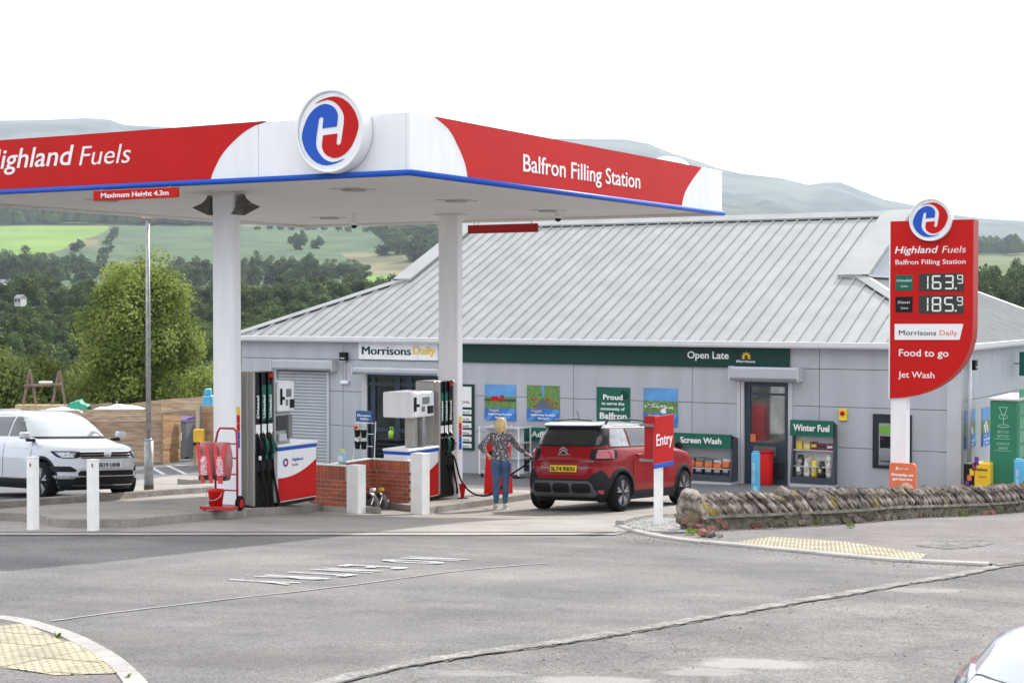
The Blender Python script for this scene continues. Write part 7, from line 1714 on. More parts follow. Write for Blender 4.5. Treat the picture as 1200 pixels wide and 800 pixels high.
    def arches(s, mat, parent, w=.07, off=.018):
        for xw in s.wh:
            for sd_ in (1, -1):
                vs = []; n = 26
                for k in range(n):
                    a = R(-26+232*k/(n-1))
                    for r_, o_ in ((s.AR-.004, -.10), (s.AR-.004, off), (s.AR+w*.6, off), (s.AR+w, .001)):
                        x, z = xw+r_*math.cos(a), max(.17, s.WR+r_*math.sin(a)); vs.append((x, sd_*s.side_y(x, max(z, s.z[0]), o_), z))
                fs = [(k*4+i, (k+1)*4+i, (k+1)*4+i+1, k*4+i+1) for k in range(n-1) for i in range(3)]
                if sd_ < 0: fs = [f[::-1] for f in fs]
                sharp(MB().add(vs, fs).build('wheel_arch', mat, parent), 50)
    def wheels(s, parent, spokes=5, steer=0, tw=.21, track=None):
        for xw in s.wh:
            for sd_ in (1, -1):
                yc = sd_*(track/2); r = s.WR; c = (xw, yc, r); wl = MB()
                wl.lathe([(r*.70, -tw/2), (r*.93, -tw/2), (r*.99, -tw*.36), (r, 0), (r*.99, tw*.36), (r*.93, tw/2), (r*.70, tw/2)], ax='Y', seg=36, cap=False)
                w = wl.build('wheel', RUB, parent, smooth=True); w.location = c
                if steer and xw > 0: w.rotation_euler = (0, 0, steer)
                o = sd_*tw/2; rm = MB(); rm.lathe([(r*.715, -tw/2), (r*.70, -tw*.3), (r*.66, 0), (r*.70, tw*.3), (r*.715, tw/2)], ax='Y', seg=36, cap=False); rm.build('rim', ALLOY, w, smooth=True)
                bk = MB(); bk.lathe([(.001, o*.25), (r*.69, o*.25)], ax='Y', seg=24, cap=False); bk.build('brake_disc', DARK, w)
                for k in range(spokes):
                    a = 2*math.pi*k/spokes+.3; sp_ = MB()
                    for da in (-.17, .17):
                        p0 = Vector((math.cos(a), 0, math.sin(a))); p1 = Vector((math.cos(a+da), 0, math.sin(a+da))); t_ = Vector((-math.sin(a), 0, math.cos(a)))
                        q = [p0*r*.16-t_*.012, p0*r*.16+t_*.012, p1*r*.70+t_*.016, p1*r*.70-t_*.016]; sp_.prism([v+Vector((0, o*.78, 0)) for v in q], (0, o*.14, 0))
                    sp_.build('spoke', ALLOY if not k % 1 else BLK, w, smooth=False)
                hb = MB(); hb.lathe([(.001, o*.97), (r*.13, o*.96), (r*.17, o*.86), (r*.17, o*.5)], ax='Y', seg=16, cap=False); hb.build('hub', DARK, w, smooth=True)
    def under(s, parent, x0, x1, zt=.8, w=.60): MB().box((x0, -w, .19), (x1, w, zt)).build('underbody', BLK, parent)
def on_ground(t, pts_xy, heading):
    """rest a car on the sloping ground: heading is a plan unit vector (world)"""
    f = Vector((heading[0], heading[1], 0)).normalized(); l = Vector((-f.y, f.x, 0)); x, y = t.location.x, t.location.y
    g = lambda v, r: (H(x+v.x*r, y+v.y*r)-H(x-v.x*r, y-v.y*r))/(2*r)
    F = (f+ZV*g(f, 1.3)).normalized(); Lf = (l+ZV*g(l, .75)); U = F.cross(Lf).normalized(); Lf = U.cross(F)
    t.location.z = H(x, y)+.012; t.rotation_euler = Matrix((F, Lf, U)).transposed().to_euler()

zsm = lambda segs: [z for a, b, n in segs for z in np.linspace(a, b, n, endpoint=False)]
# ---- the red crossover at the rear pump
TR_ = [(.20, -1.90, 1.95, .80, 5), (.30, -2.03, 2.05, .855, 5), (.45, -2.09, 2.08, .878, 5.2), (.60, -2.08, 2.08, .882, 5.4), (.70, -2.03, 2.06, .875, 5.6), (.80, -2.0, 2.04, .872, 5.6), (.92, -2.01, 1.99, .872, 5.4), (1.00, -1.99, 1.82, .866, 5.2), (1.06, -1.97, 1.5, .85, 5.0), (1.10, -1.955, 1.2, .832, 4.8), (1.14, -1.94, 1.02, .80, 4.8), (1.20, -1.91, .93, .765, 5), (1.35, -1.80, .70, .715, 5.5), (1.46, -1.71, .48, .665, 5.5), (1.52, -1.66, .30, .625, 5.5), (1.555, -1.60, .12, .57, 5), (1.58, -1.45, -.08, .48, 4.5), (1.59, -1.2, -.3, .36, 4)]
rc = Car(TR_, (1.235, -1.385), .335, .395)
pR, pF = gp(737, 599.5), gp(801.5, 596.0)
hd = Vector((0, 1, 0)); 
ax = Vector((*G2(686, 598.5), 0))
cpos = ax + hd*1.385 + Vector((-.10, 0, 0))
red = thing('parked_car', 'red crossover car with a white roof refuelling at the rear pump', 'car', (cpos.x, cpos.y+.05, 0))
rc.body(CRED, red, zsm([(.20, .60, 14), (.60, 1.08, 22), (1.08, 1.20, 8), (1.20, 1.52, 14), (1.52, 1.59, 6)])+[1.59]); rc.under(red, -1.75, 1.75)
Y_ = lambda v, e: ('y', v, e); X_ = lambda v, e: ('x', v, e)
rc.wheels(red, track=1.53); rc.arches(CLDG, red)
for sd_ in (1, -1): rc.patch('side_cladding', CLDG, [(.201, X_(-.96, sd_), X_(.82, sd_)), (.36, X_(-.98, sd_), X_(.82, sd_))], red, .02, n=10)
# rear bumper: dark, higher at the corners
rc.patch('rear_bumper', CLDG, [(.201, X_(-1.775, 1), X_(-1.775, -1)), (.45, X_(-1.785, 1), X_(-1.785, -1)), (.60, X_(-1.74, 1), X_(-1.74, -1))], red, .022, n=40)
for sd_ in (1, -1): rc.patch('bumper_corner', CLDG, [(.601, Y_(sd_*.50, -1), X_(-1.80, sd_)), (.70, Y_(sd_*.62, -1), X_(-1.85, sd_)), (.745, Y_(sd_*.72, -1), X_(-1.93, sd_))], red, .022, n=14)
rc.patch('skid_surround', SKID, [(.27, Y_(.58, -1), Y_(-.58, -1)), (.34, Y_(.64, -1), Y_(-.64, -1)), (.50, Y_(.58, -1), Y_(-.58, -1)), (.56, Y_(.52, -1), Y_(-.52, -1))], red, .034, n=24)
for yc in (.39, 0, -.39): rc.patch('grille_panel', BLK, [(.35, Y_(yc+.13, -1), Y_(yc-.13, -1)), (.38, Y_(yc+.165, -1), Y_(yc-.165, -1)), (.48, Y_(yc+.165, -1), Y_(yc-.165, -1)), (.52, Y_(yc+.13, -1), Y_(yc-.13, -1))], red, .044, n=8)
for sd_ in (1, -1):
    rc.patch('reflector', TAIL, [(.33, Y_(sd_*.655, -1), Y_(sd_*.70, -1)), (.40, Y_(sd_*.65, -1), Y_(sd_*.72, -1))], red, .040, n=6)
    h_ = rc.patch('tail_light', BLK, [(.93, Y_(sd_*.58, -1), X_(-1.72, sd_)), (.97, Y_(sd_*.53, -1), X_(-1.56, sd_)), (1.10, Y_(sd_*.53, -1), X_(-1.52, sd_)), (1.135, Y_(sd_*.60, -1), X_(-1.68, sd_))], red, .026, n=20)
    rc.patch('lens', TAIL, [(.955, Y_(sd_*.62, -1), X_(-1.66, sd_)), (1.11, Y_(sd_*.61, -1), X_(-1.63, sd_))], h_, .046, n=14)
    # side glazing: front door, rear door, quarter
    for nm, m, xa, xb, xa2, xb2 in (('door_window', CGLS, .02, .86, .02, .52), ('door_window', CGLS, -.92, -.04, -.92, -.04), ('quarter_window', QTR, -1.62, -1.0, -1.46, -1.0)):
        rc.patch(nm, m, [(1.165, X_(xa, sd_), X_(xb, sd_)), (1.30, X_(xa*.75+xa2*.25 if nm == 'quarter_window' else xa, sd_), X_(xb*.6+xb2*.4, sd_)), (1.475, X_(xa2, sd_), X_(xb2, sd_))], red, .009, n=16)
    rc.patch('pillar_trim', BLK, [(1.15, X_(-1.66, sd_), X_(.95, sd_)), (1.166, X_(-1.66, sd_), X_(.95, sd_))], red, .010, n=20)
    for xd in (-.98, -.0): rc.patch('door_gap', BLK, [(.38, X_(xd-.004, sd_), X_(xd+.004, sd_)), (1.15, X_(xd-.004, sd_), X_(xd+.004, sd_))], red, .005, n=2)
    for xd in (-.86, .12): MB().box((xd, sd_*.862, .985), (xd+.17, sd_*.90, 1.02), bev=.01).build('door_handle', CRED, red)
    MB().tube([(-1.45, sd_*.545, 1.56), (-1.35, sd_*.55, 1.625), (-.6, sd_*.56, 1.645), (.1, sd_*.55, 1.61), (.25, sd_*.54, 1.545)], .017, 8).build('roof_rail', BLK, red, smooth=True)
    MB().box((.82, sd_*.84, 1.08), (1.0, sd_*1.0, 1.22), bev=.04).build('door_mirror', BLK, red)
    rc.patch('headlamp', LAMP, [(.80, Y_(sd_*.6, 1), X_(1.72, sd_)), (.90, Y_(sd_*.6, 1), X_(1.66, sd_))], red, .01, n=10)
# white roof skin, rear screen, spoiler
rc.patch('roof_skin', CWHT, [(1.53, Y_(.60, -1), Y_(-.60, -1)), (1.54, Y_(.58, -1), Y_(-.58, -1)), (1.555, Y_(.55, -1), Y_(-.55, -1))], red, .03, n=16)
for sd_ in (1, -1): rc.patch('roof_side', CWHT, [(1.49, X_(-1.62, sd_), X_(.30, sd_)), (1.535, X_(-1.55, sd_), X_(.16, sd_)), (1.565, X_(-1.4, sd_), X_(0, sd_))], red, .006, n=24)
vs = []; nn_ = 14
for j, (z) in enumerate((1.553, 1.568, 1.585, 1.597)):
    xc, a, w, n = rc.P(min(z, 1.59)); 
    for k in range(40): q = rc.pt(min(z, 1.59), 2*math.pi*k/40, .004); vs.append((q.x, q.y, z+.006))
MB().add(vs, [(j*40+i, j*40+(i+1) % 40, (j+1)*40+(i+1) % 40, (j+1)*40+i) for j in range(3) for i in range(40)]+[tuple(3*40+i for i in range(40))]).build('roof_skin', CWHT, red, smooth=True)
rc.patch('rear_surround', BLK, [(1.165, X_(-1.80, 1), X_(-1.80, -1)), (1.20, X_(-1.64, 1), X_(-1.64, -1)), (1.35, X_(-1.56, 1), X_(-1.56, -1)), (1.49, X_(-1.49, 1), X_(-1.49, -1))], red, .007, n=36)
rc.patch('rear_window', CGLS, [(1.19, Y_(.60, -1), Y_(-.60, -1)), (1.30, Y_(.62, -1), Y_(-.62, -1)), (1.45, Y_(.54, -1), Y_(-.54, -1))], red, .012, n=20)
MB().prism([(-1.50, .56, 1.575), (-1.67, .59, 1.545), (-1.70, .56, 1.532), (-1.72, .3, 1.528), (-1.72, -.3, 1.528), (-1.70, -.56, 1.532), (-1.67, -.59, 1.545), (-1.50, -.56, 1.575)], (0, 0, .016)).build('spoiler', CWHT, red); MB().box((-1.71, -.55, 1.495), (-1.60, .55, 1.526), bev=.008).build('spoiler_lip', BLK, red)
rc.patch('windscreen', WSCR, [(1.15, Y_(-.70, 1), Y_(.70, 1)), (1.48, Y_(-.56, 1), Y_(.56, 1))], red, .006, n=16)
MB().tube([(-1.30, .05, 1.60), (-1.42, .05, 1.80)], .005, 6).build('aerial', BLK, red)
MB().tube([(-1.915, -.12, 1.22), (-1.90, .22, 1.21)], .009, 6).build('rear_wiper', BLK, red)
o = rc.patch('number_plate', PLY, [(.715, Y_(.27, -1), Y_(-.27, -1)), (.83, Y_(.27, -1), Y_(-.27, -1))], red, .022, n=8)
xx = rc.pt(.77, math.pi).x; text('SL74 RKN', BLK, red, (xx-.050, .24, .735), (0, -1, 0), (0, .0, 1), width=.48, cap=.075, bold=.02, ext=.004)
rc.patch('lower_recess', M('car_red_deep', (.20, .006, .012), rough=.3, coat=1), [(.66, Y_(.42, -1), Y_(-.42, -1)), (.70, Y_(.46, -1), Y_(-.46, -1)), (.875, Y_(.50, -1), Y_(-.50, -1)), (.885, Y_(.50, -1), Y_(-.50, -1))], red, .004, n=14)
text('CITROËN', CHROME, red, (xx-.012+.03, .12, 1.005), (0, -1, 0), ZV, width=.24, cap=.03, bold=.02, ext=.022)
text('C3 AIRCROSS', CHROME, red, (xx-.012+.04, -.32, .895), (0, -1, 0), ZV, width=.28, cap=.022, bold=.01, ext=.03)
for k in (0, 1):
    z = 1.055+.05*k; MB().prism([(xx+.02, 0, z+.06), (xx+.02, -.085, z), (xx+.02, -.085, z-.025), (xx+.02, 0, z+.03), (xx+.02, .085, z-.025), (xx+.02, .085, z)], (-.035, 0, 0)).build('chevron', CHROME, red, smooth=False)
c_ = rc.pt(.98, rc.tx(.98, -1.45, 1)); MB().lathe([(.001, .02), (.075, .02), (.08, .0)], (c_.x, c_.y, .98), ax='Y', seg=20).build('fuel_flap', CRED, red)
on_ground(red, None, (0.02, 1))

# ---- the white family car on the left, front towards the camera
TW = [(.20, -2.05, 2.02, .84, 4.2), (.30, -2.18, 2.16, .90, 4.0), (.42, -2.24, 2.23, .918, 3.9), (.60, -2.24, 2.245, .92, 3.8), (.78, -2.22, 2.22, .918, 3.8), (.88, -2.21, 2.15, .912, 3.9), (.96, -2.20, 2.02, .90, 4.2), (1.02, -2.19, 1.75, .885, 4.4), (1.07, -2.18, 1.42, .865, 4.6), (1.11, -2.16, 1.16, .84, 4.8), (1.15, -2.14, 1.04, .81, 5), (1.30, -2.02, .80, .755, 5.3), (1.45, -1.88, .52, .70, 5.4), (1.55, -1.76, .28, .65, 5.4), (1.60, -1.66, .08, .60, 5), (1.635, -1.45, -.15, .50, 4.5), (1.65, -1.1, -.4, .38, 4)]
def white_car(paint, lab, fine=True):
    wc = Car(TW, (1.37, -1.31), .355, .415); t = thing('parked_car', lab, 'car')
    wc.body(paint, t, zsm([(.20, .60, 14), (.60, 1.15, 28), (1.15, 1.55, 16), (1.55, 1.65, 8)])+[1.65]); wc.under(t, -1.95, 1.9, w=.62); wc.wheels(t, track=1.60); wc.arches(CLDG if fine else paint, t, w=.045, off=.010)
    for sd_ in (1, -1):
        wc.patch('side_cladding', CLDG, [(.201, X_(-.87, sd_), X_(.93, sd_)), (.38, X_(-.88, sd_), X_(.92, sd_))], t, .014, n=10)
        wc.patch('chrome_strip', CHROME, [(.385, X_(-.86, sd_), X_(.90, sd_)), (.405, X_(-.86, sd_), X_(.90, sd_))], t, .018, n=8)
        for xa, xb, xa2, xb2 in ((-.02, .90, .0, .40), (-.98, -.10, -.95, -.08), (-1.75, -1.08, -1.5, -1.06)):
            wc.patch('door_window', CGLS, [(1.17, X_(xa, sd_), X_(xb, sd_)), (1.35, X_(xa, sd_), X_(xb*.5+xb2*.5, sd_)), (1.53, X_(xa2, sd_), X_(xb2, sd_))], t, .009, n=16)
        for xd in (1.02, -.05, -1.03): wc.patch('door_gap', BLK, [(.40, X_(xd-.004, sd_), X_(xd+.004, sd_)), (1.12, X_(xd-.004, sd_), X_(xd+.004, sd_))], t, .005, n=2)
        wc.patch('crease', M('crease_shade', (.50, .52, .56), rough=.3, coat=1), [(.955, X_(-1.9, sd_), X_(1.35, sd_)), (.965, X_(-1.9, sd_), X_(1.35, sd_))], t, .006, n=24)
        mm = MB(); mm.box((.87, sd_*.91, 1.12), (1.03, sd_*1.08, 1.25), bev=.03); mm.build('door_mirror', paint, t); MB().box((.90, sd_*.80, 1.07), (1.02, sd_*.96, 1.125), bev=.015).build('mirror_arm', BLK, t)
        MB().tube([(-1.7, sd_*.62, 1.60), (-1.5, sd_*.63, 1.66), (.0, sd_*.63, 1.66), (.2, sd_*.61, 1.60)], .015, 6).build('roof_rail', CHROME, t, smooth=True)
        hl = wc.patch('headlamp', BLK if fine else LAMP, [(.775, Y_(sd_*.58, 1), X_(1.92, sd_)), (.80, Y_(sd_*.52, 1), X_(1.78, sd_)), (.885, Y_(sd_*.50, 1), X_(1.62, sd_)), (.905, Y_(sd_*.60, 1), X_(1.62, sd_))], t, .010, n=18)
        wc.patch('lens', LAMP, [(.79, Y_(sd_*.60, 1), X_(1.90, sd_)), (.885, Y_(sd_*.56, 1), X_(1.72, sd_))], hl, .018, n=14)
        wc.patch('air_intake', BLK, [(.53, Y_(sd_*.60, 1), Y_(sd_*.84, 1)), (.56, Y_(sd_*.58, 1), Y_(sd_*.86, 1)), (.63, Y_(sd_*.66, 1), Y_(sd_*.86, 1))], t, .008, n=10)
        wc.patch('fog_lamp', LAMP, [(.40, Y_(sd_*.60, 1), Y_(sd_*.80, 1)), (.46, Y_(sd_*.60, 1), Y_(sd_*.82, 1))], t, .024, n=6)
        wc.patch('tail_light', TAIL, [(.92, Y_(sd_*.5, -1), X_(-1.9, sd_)), (1.06, Y_(sd_*.5, -1), X_(-1.85, sd_))], t, .01, n=12)
    wc.patch('front_bumper', CLDG, [(.201, X_(1.77, -1), X_(1.77, 1)), (.32, X_(1.795, -1), X_(1.795, 1)), (.43, X_(1.785, -1), X_(1.785, 1))], t, .014, n=44)
    wc.patch('lower_grille', BLK, [(.36, Y_(-.50, 1), Y_(.50, 1)), (.50, Y_(-.56, 1), Y_(.56, 1)), (.55, Y_(-.52, 1), Y_(.52, 1))], t, .020, n=20)
    for z in (.27, .44): wc.patch('chrome_strip', CHROME, [(z, Y_(-.60, 1), Y_(.60, 1)), (z+.018, Y_(-.60, 1), Y_(.60, 1))], t, .026, n=16)
    wc.patch('grille', BLK, [(.77, Y_(-.50, 1), Y_(.50, 1)), (.90, Y_(-.52, 1), Y_(.52, 1))], t, .012, n=16)
    for z in (.785, .835, .885): wc.patch('grille_bar', CHROME, [(z, Y_(-.50, 1), Y_(.50, 1)), (z+.014, Y_(-.50, 1), Y_(.50, 1))], t, .020, n=16)
    x_ = wc.pt(.84, 0).x+.03; MB().lathe([(.055, -.01), (.075, .0), (.075, .012), (.066, .014)], (x_, 0, .84), ax='X', seg=28).build('badge', CHROME, t, smooth=True)
    MB().lathe([(.001, .004), (.062, .004)], (x_, 0, .84), ax='X', seg=24, cap=False).build('badge_field', DARK, t)
    vw = lambda pts: MB().tube([(x_+.014, y, .84+z) for y, z in pts], .006, 5).build('badge_letter', CHROME, t); vw([(-.028, .052), (0, .006), (.028, .052)]); vw([(-.052, .025), (-.026, -.046), (0, -.004), (.026, -.046), (.052, .025)])
    wc.patch('number_plate', PLW, [(.60, Y_(-.27, 1), Y_(.27, 1)), (.71, Y_(-.27, 1), Y_(.27, 1))], t, .022, n=8)
    xp = wc.pt(.65, 0).x+.026; text('SE19 UHB', BLK, t, (xp+.012, -.22, .617), (0, 1, 0), ZV, width=.44, cap=.075, bold=.02, ext=.004)
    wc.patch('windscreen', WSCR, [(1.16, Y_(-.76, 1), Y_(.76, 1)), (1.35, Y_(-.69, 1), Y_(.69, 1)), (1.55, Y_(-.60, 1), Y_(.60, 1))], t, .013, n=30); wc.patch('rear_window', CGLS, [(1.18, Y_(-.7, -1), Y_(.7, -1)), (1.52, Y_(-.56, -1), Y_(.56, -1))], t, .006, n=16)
    wc.patch('scuttle', BLK, [(1.115, Y_(-.72, 1), Y_(.72, 1)), (1.158, Y_(-.74, 1), Y_(.74, 1))], t, .004, n=20)
    return t
th = R(44); fw = Vector((*xy(math.sin(th), -math.cos(th)), 0)); lf = Vector((-fw.y, fw.x, 0))
wt_ = white_car(CWHT, 'white family car parked nose-out by the timber fence at the left edge')
fr = Vector((*G2(57, 586.5), 0)); c_ = fr - fw*1.37 + lf*.72; wt_.location = (c_.x, c_.y, 0); on_ground(wt_, None, (fw.x, fw.y))
# ---- a silver car passing in the corner of the frame, on the main road
sv = white_car(CSIL, 'silver car in the bottom right corner, only its bonnet edge in view', False)
th2 = R(-66); f2 = Vector((*xy(-.883, -.469), 0)); c2 = xy(3.14, 4.16); sv.location = (c2[0], c2[1], 0); on_ground(sv, None, (f2.x, f2.y))
# ---------------------------------------------------------------- the woman filling her car
def skinned(nodes, edges, rad, root=0, sub=2):
    """grow a smooth tapering limb along every bone; the pieces are fused into one surface afterwards"""
    rad = [r if isinstance(r, tuple) else (r, r) for r in rad]; mb = MB()
    for a, b in edges:
        p, q = Vector(nodes[a]), Vector(nodes[b]); n = 8; L_ = (q-p).length; m = 14
        t = (q-p).normalized(); u = Vector((1, 0, 0))-t*t.x
        if u.length < .3: u = Vector((0, 1, 0))-t*t.y
        u.normalize(); v = t.cross(u); vs = []
        for k in range(n+1):
            f = k/n; g = f*f*(3-2*f); rx = rad[a][0]*(1-g)+rad[b][0]*g; ry = rad[a][1]*(1-g)+rad[b][1]*g; c = p.lerp(q, f)
            vs += [c+u*rx*math.cos(2*math.pi*i/m)+v*ry*math.sin(2*math.pi*i/m) for i in range(m)]
        mb.add(vs, [(k*m+i, k*m+(i+1) % m, (k+1)*m+(i+1) % m, (k+1)*m+i) for k in range(n) for i in range(m)]+[tuple(range(m))[::-1], tuple(n*m+i for i in range(m))])
    for c, r in zip(nodes, rad):
        vs, fs = blob_mesh(c, (r[0], r[1], min(min(r), .06)), 14); mb.add(vs, fs)
    return [Vector(v) for v in mb.v], mb.f
def blob_mesh(c, r, seg=18, f=None):
    bm = bmesh.new(); bmesh.ops.create_uvsphere(bm, u_segments=seg, v_segments=seg//2+3, radius=1)
    for v in bm.verts:
        p = v.co.copy()
        if f: p = f(p)
        v.co = Vector((c[0]+p.x*r[0], c[1]+p.y*r[1], c[2]+p.z*r[2]))
    vs = [v.co.copy() for v in bm.verts]; fs = [tuple(v.index for v in f_.verts) for f_ in bm.faces]; bm.free(); return vs, fs
def fuse(name, pieces, voxel, mat, parent, smooth_it=4, disp=None):
    mb = MB()
    for vs, fs in pieces: mb.add(vs, fs)
    me = bpy.data.meshes.new('t'); me.from_pydata([tuple(v) for v in mb.v], [], mb.f); o = bpy.data.objects.new('t', me); COL.objects.link(o)
    r = o.modifiers.new('r', 'REMESH'); r.mode = 'VOXEL'; r.voxel_size = voxel; s = o.modifiers.new('s', 'SMOOTH'); s.iterations = smooth_it; s.factor = .5
    ev = bpy.data.meshes.new_from_object(o.evaluated_get(bpy.context.evaluated_depsgraph_get())); bpy.data.objects.remove(o)
    if disp:
        for v in ev.vertices: v.co += v.normal*disp(v.co)
    ev.name = name; ev.materials.clear(); ev.materials.append(mat); ev.shade_smooth(); q = bpy.data.objects.new(name, ev); link(q, parent); return q
SKIN = M('skin', (.55, .30, .21), rough=.5, var=.06, vs=8); HAIR = M('blonde_hair', (.50, .34, .15), rough=.55, col2=(.72, .55, .30), vs=30, stretch=(1, 1, .15)); JEAN = M('denim', (.035, .085, .17), rough=.85, col2=(.065, .14, .26), vs=6, bump=.3, bs=200)
SHOE = M('pale_trainer', (.45, .44, .42), rough=.6)
def floral():
    m = M('floral_blouse', (.085, .085, .095), rough=.8, var=.1); t = m.node_tree; n = t.nodes; L = t.links.new; b = n['Principled BSDF']; tx = n.new('ShaderNodeTexCoord')
    last = b.inputs['Base Color'].links[0].from_socket
    for sc_, col, th_, off in ((20, (.55, .50, .50), .36, 0), (17, (.42, .14, .17), .26, 3), (26, (.20, .24, .26), .30, 7)):
        mp = n.new('ShaderNodeMapping'); mp.inputs['Location'].default_value = (off, off*.7, off*.3); L(tx.outputs['Object'], mp.inputs[0]); v = n.new('ShaderNodeTexVoronoi'); v.inputs['Scale'].default_value = sc_; L(mp.outputs[0], v.inputs['Vector'])
        r = n.new('ShaderNodeMapRange'); r.inputs[1].default_value = th_; r.inputs[2].default_value = th_-.08; r.inputs[3].default_value = 0; r.inputs[4].default_value = 1; L(v.outputs['Distance'], r.inputs[0])
        mx = n.new('ShaderNodeMixRGB'); mx.inputs[2].default_value = (*col, 1); L(r.outputs[0], mx.inputs[0]); L(last, mx.inputs[1]); last = mx.outputs[0]
    L(last, b.inputs['Base Color']); return m
FLOR = floral()
fp = gp(587, 597.2); wo = thing('person', 'woman in a floral blouse and blue jeans refuelling the red car, one hand on hip', 'person', (fp.x, fp.y, H(fp.x, fp.y)+.012), YAW)
# joints: x right, y away from the camera, z up
J = dict(hipL=(-.085, .0, .86), hipR=(.09, .0, .86), kneeL=(-.085, -.01, .48), kneeR=(.085, .01, .48), ankL=(-.085, .03, .09), ankR=(.075, .04, .09), pel=(0, 0, .92), wst=(-.01, .0, 1.06), chest=(-.02, .02, 1.24), neck=(-.01, .03, 1.405),
         shL=(-.165, .03, 1.345), shR=(.15, .03, 1.345), elL=(-.37, -.05, 1.15), elR=(.32, .08, 1.12), wrL=(-.235, -.03, .985), wrR=(.50, .11, .985), head=(.0, .045, 1.53))
K = list(J); V_ = [J[k] for k in K]; ix = {k: i for i, k in enumerate(K)}
def hand(w, d, n_, curl, th_side, sp=.018):
    """palm and five fingers: w wrist, d pointing direction, n_ palm normal"""
    w, d, n_ = Vector(w), Vector(d).normalized(), Vector(n_).normalized(); s = d.cross(n_).normalized()*th_side; out = []
    out.append(skinned([tuple(w), tuple(w+d*.04), tuple(w+d*.085)], [(0, 1), (1, 2)], [(.024, .020), (.034, .018), (.036, .015)], sub=2))
    for k, l in enumerate((.068, .076, .070, .056)):
        b = w+d*.085+s*(.027-.018*k); q = [b-d*.03]; dr = d.copy(); p = b
        for j in range(3): q.append(p); dr = (dr+n_*curl).normalized(); p = p+dr*l*(.45, .32, .23)[j]
        q.append(p); out.append(skinned([tuple(x) for x in q], [(i, i+1) for i in range(4)], [.0095, .0095, .0088, .008, .0068], sub=1))
    b = w+d*.025+s*.026; q = [b, b+(d*.5+s*.8).normalized()*.032, b+(d*.5+s*.8).normalized()*.032+(d*.85+s*.3+n_*curl*.5).normalized()*.032, b+(d*.5+s*.8).normalized()*.032+(d*.85+s*.3+n_*curl*.5).normalized()*.032+(d+n_*curl).normalized()*.024]
    out.append(skinned([tuple(x) for x in q], [(0, 1), (1, 2), (2, 3)], [.013, .0115, .0098, .008], sub=1)); return out
body = skinned(V_, [(ix[a], ix[b]) for a, b in (('pel', 'hipL'), ('pel', 'hipR'), ('hipL', 'kneeL'), ('hipR', 'kneeR'), ('kneeL', 'ankL'), ('kneeR', 'ankR'), ('pel', 'wst'), ('wst', 'chest'), ('chest', 'neck'), ('chest', 'shL'), ('chest', 'shR'), ('shL', 'elL'), ('shR', 'elR'), ('elL', 'wrL'), ('elR', 'wrR'), ('neck', 'head'))],
               [{'hipL': .085, 'hipR': .085, 'kneeL': .052, 'kneeR': .052, 'ankL': .034, 'ankR': .034, 'pel': (.13, .09), 'wst': (.11, .085), 'chest': (.13, .09), 'neck': .048, 'shL': .052, 'shR': .052, 'elL': .036, 'elR': .036, 'wrL': .024, 'wrR': .024, 'head': .05}[k] for k in K], root=ix['pel'])
def headf(p):
    q = p.copy(); q.x *= 1-.12*max(0, -p.z); 
    return q
hdp = J['head']; hc = (hdp[0]+.012, hdp[1]+.01, hdp[2]+.01)
face_dir = Vector((.93, .36, -.02)).normalized(); rightv = Vector((-face_dir.y, face_dir.x, 0))
def hp(f, s, u): return Vector(hc)+face_dir*f+rightv*s+ZV*u
bits = [blob_mesh(hc, (.088, .078, .112), f=headf), blob_mesh(hp(.045, 0, -.055), (.050, .050, .052)), blob_mesh(hp(.092, 0, -.012), (.017, .012, .022), 10), blob_mesh(hp(.084, 0, -.022), (.022, .016, .012), 10),
        blob_mesh(hp(.078, 0, -.050), (.016, .022, .008), 10), blob_mesh(hp(.074, 0, -.062), (.017, .020, .009), 10), blob_mesh(hp(.068, 0, -.088), (.022, .024, .018), 10), blob_mesh(hp(.075, 0, .018), (.02, .05, .010), 12)]
for s in (-1, 1): bits.append(blob_mesh(hp(-.005, s*.078, -.012), (.018, .012, .030), 10)); bits.append(blob_mesh(hp(.062, s*.036, -.03), (.026, .022, .022), 10))
bits += [skinned([tuple(hp(-.02, 0, -.05)), (.0, .035, 1.45), (-.01, .03, 1.38)], [(0, 1), (1, 2)], [.05, .048, .055])]
hands = hand(J['wrL'], (.75, .1, -.62), (.2, .6, .5), .10, -1) + hand(J['wrR'], (.93, .12, -.22), (0, .25, -.95), .45, -1)
bd = fuse('body', [body]+bits+hands, .0072, SKIN, wo, 3)
for s in (-1, 1):
    c_ = hp(.079, s*.030, .002); e_ = MB(); vs, fs = blob_mesh(c_, (.0115, .0115, .008), 12); e_.add(vs, fs); e_.build('eye', M('eye_white', (.7, .7, .7), rough=.2), wo, smooth=True); vs, fs = blob_mesh(c_+face_dir*.008, (.005, .005, .005), 8); MB().add(vs, fs).build('iris', M('iris', (.05, .08, .10), rough=.1), wo, smooth=True)
vs, fs = blob_mesh(hp(.088, 0, -.057), (.008, .020, .006), 10); MB().add(vs, fs).build('lips', M('lips', (.45, .14, .13), rough=.5), wo, smooth=True)
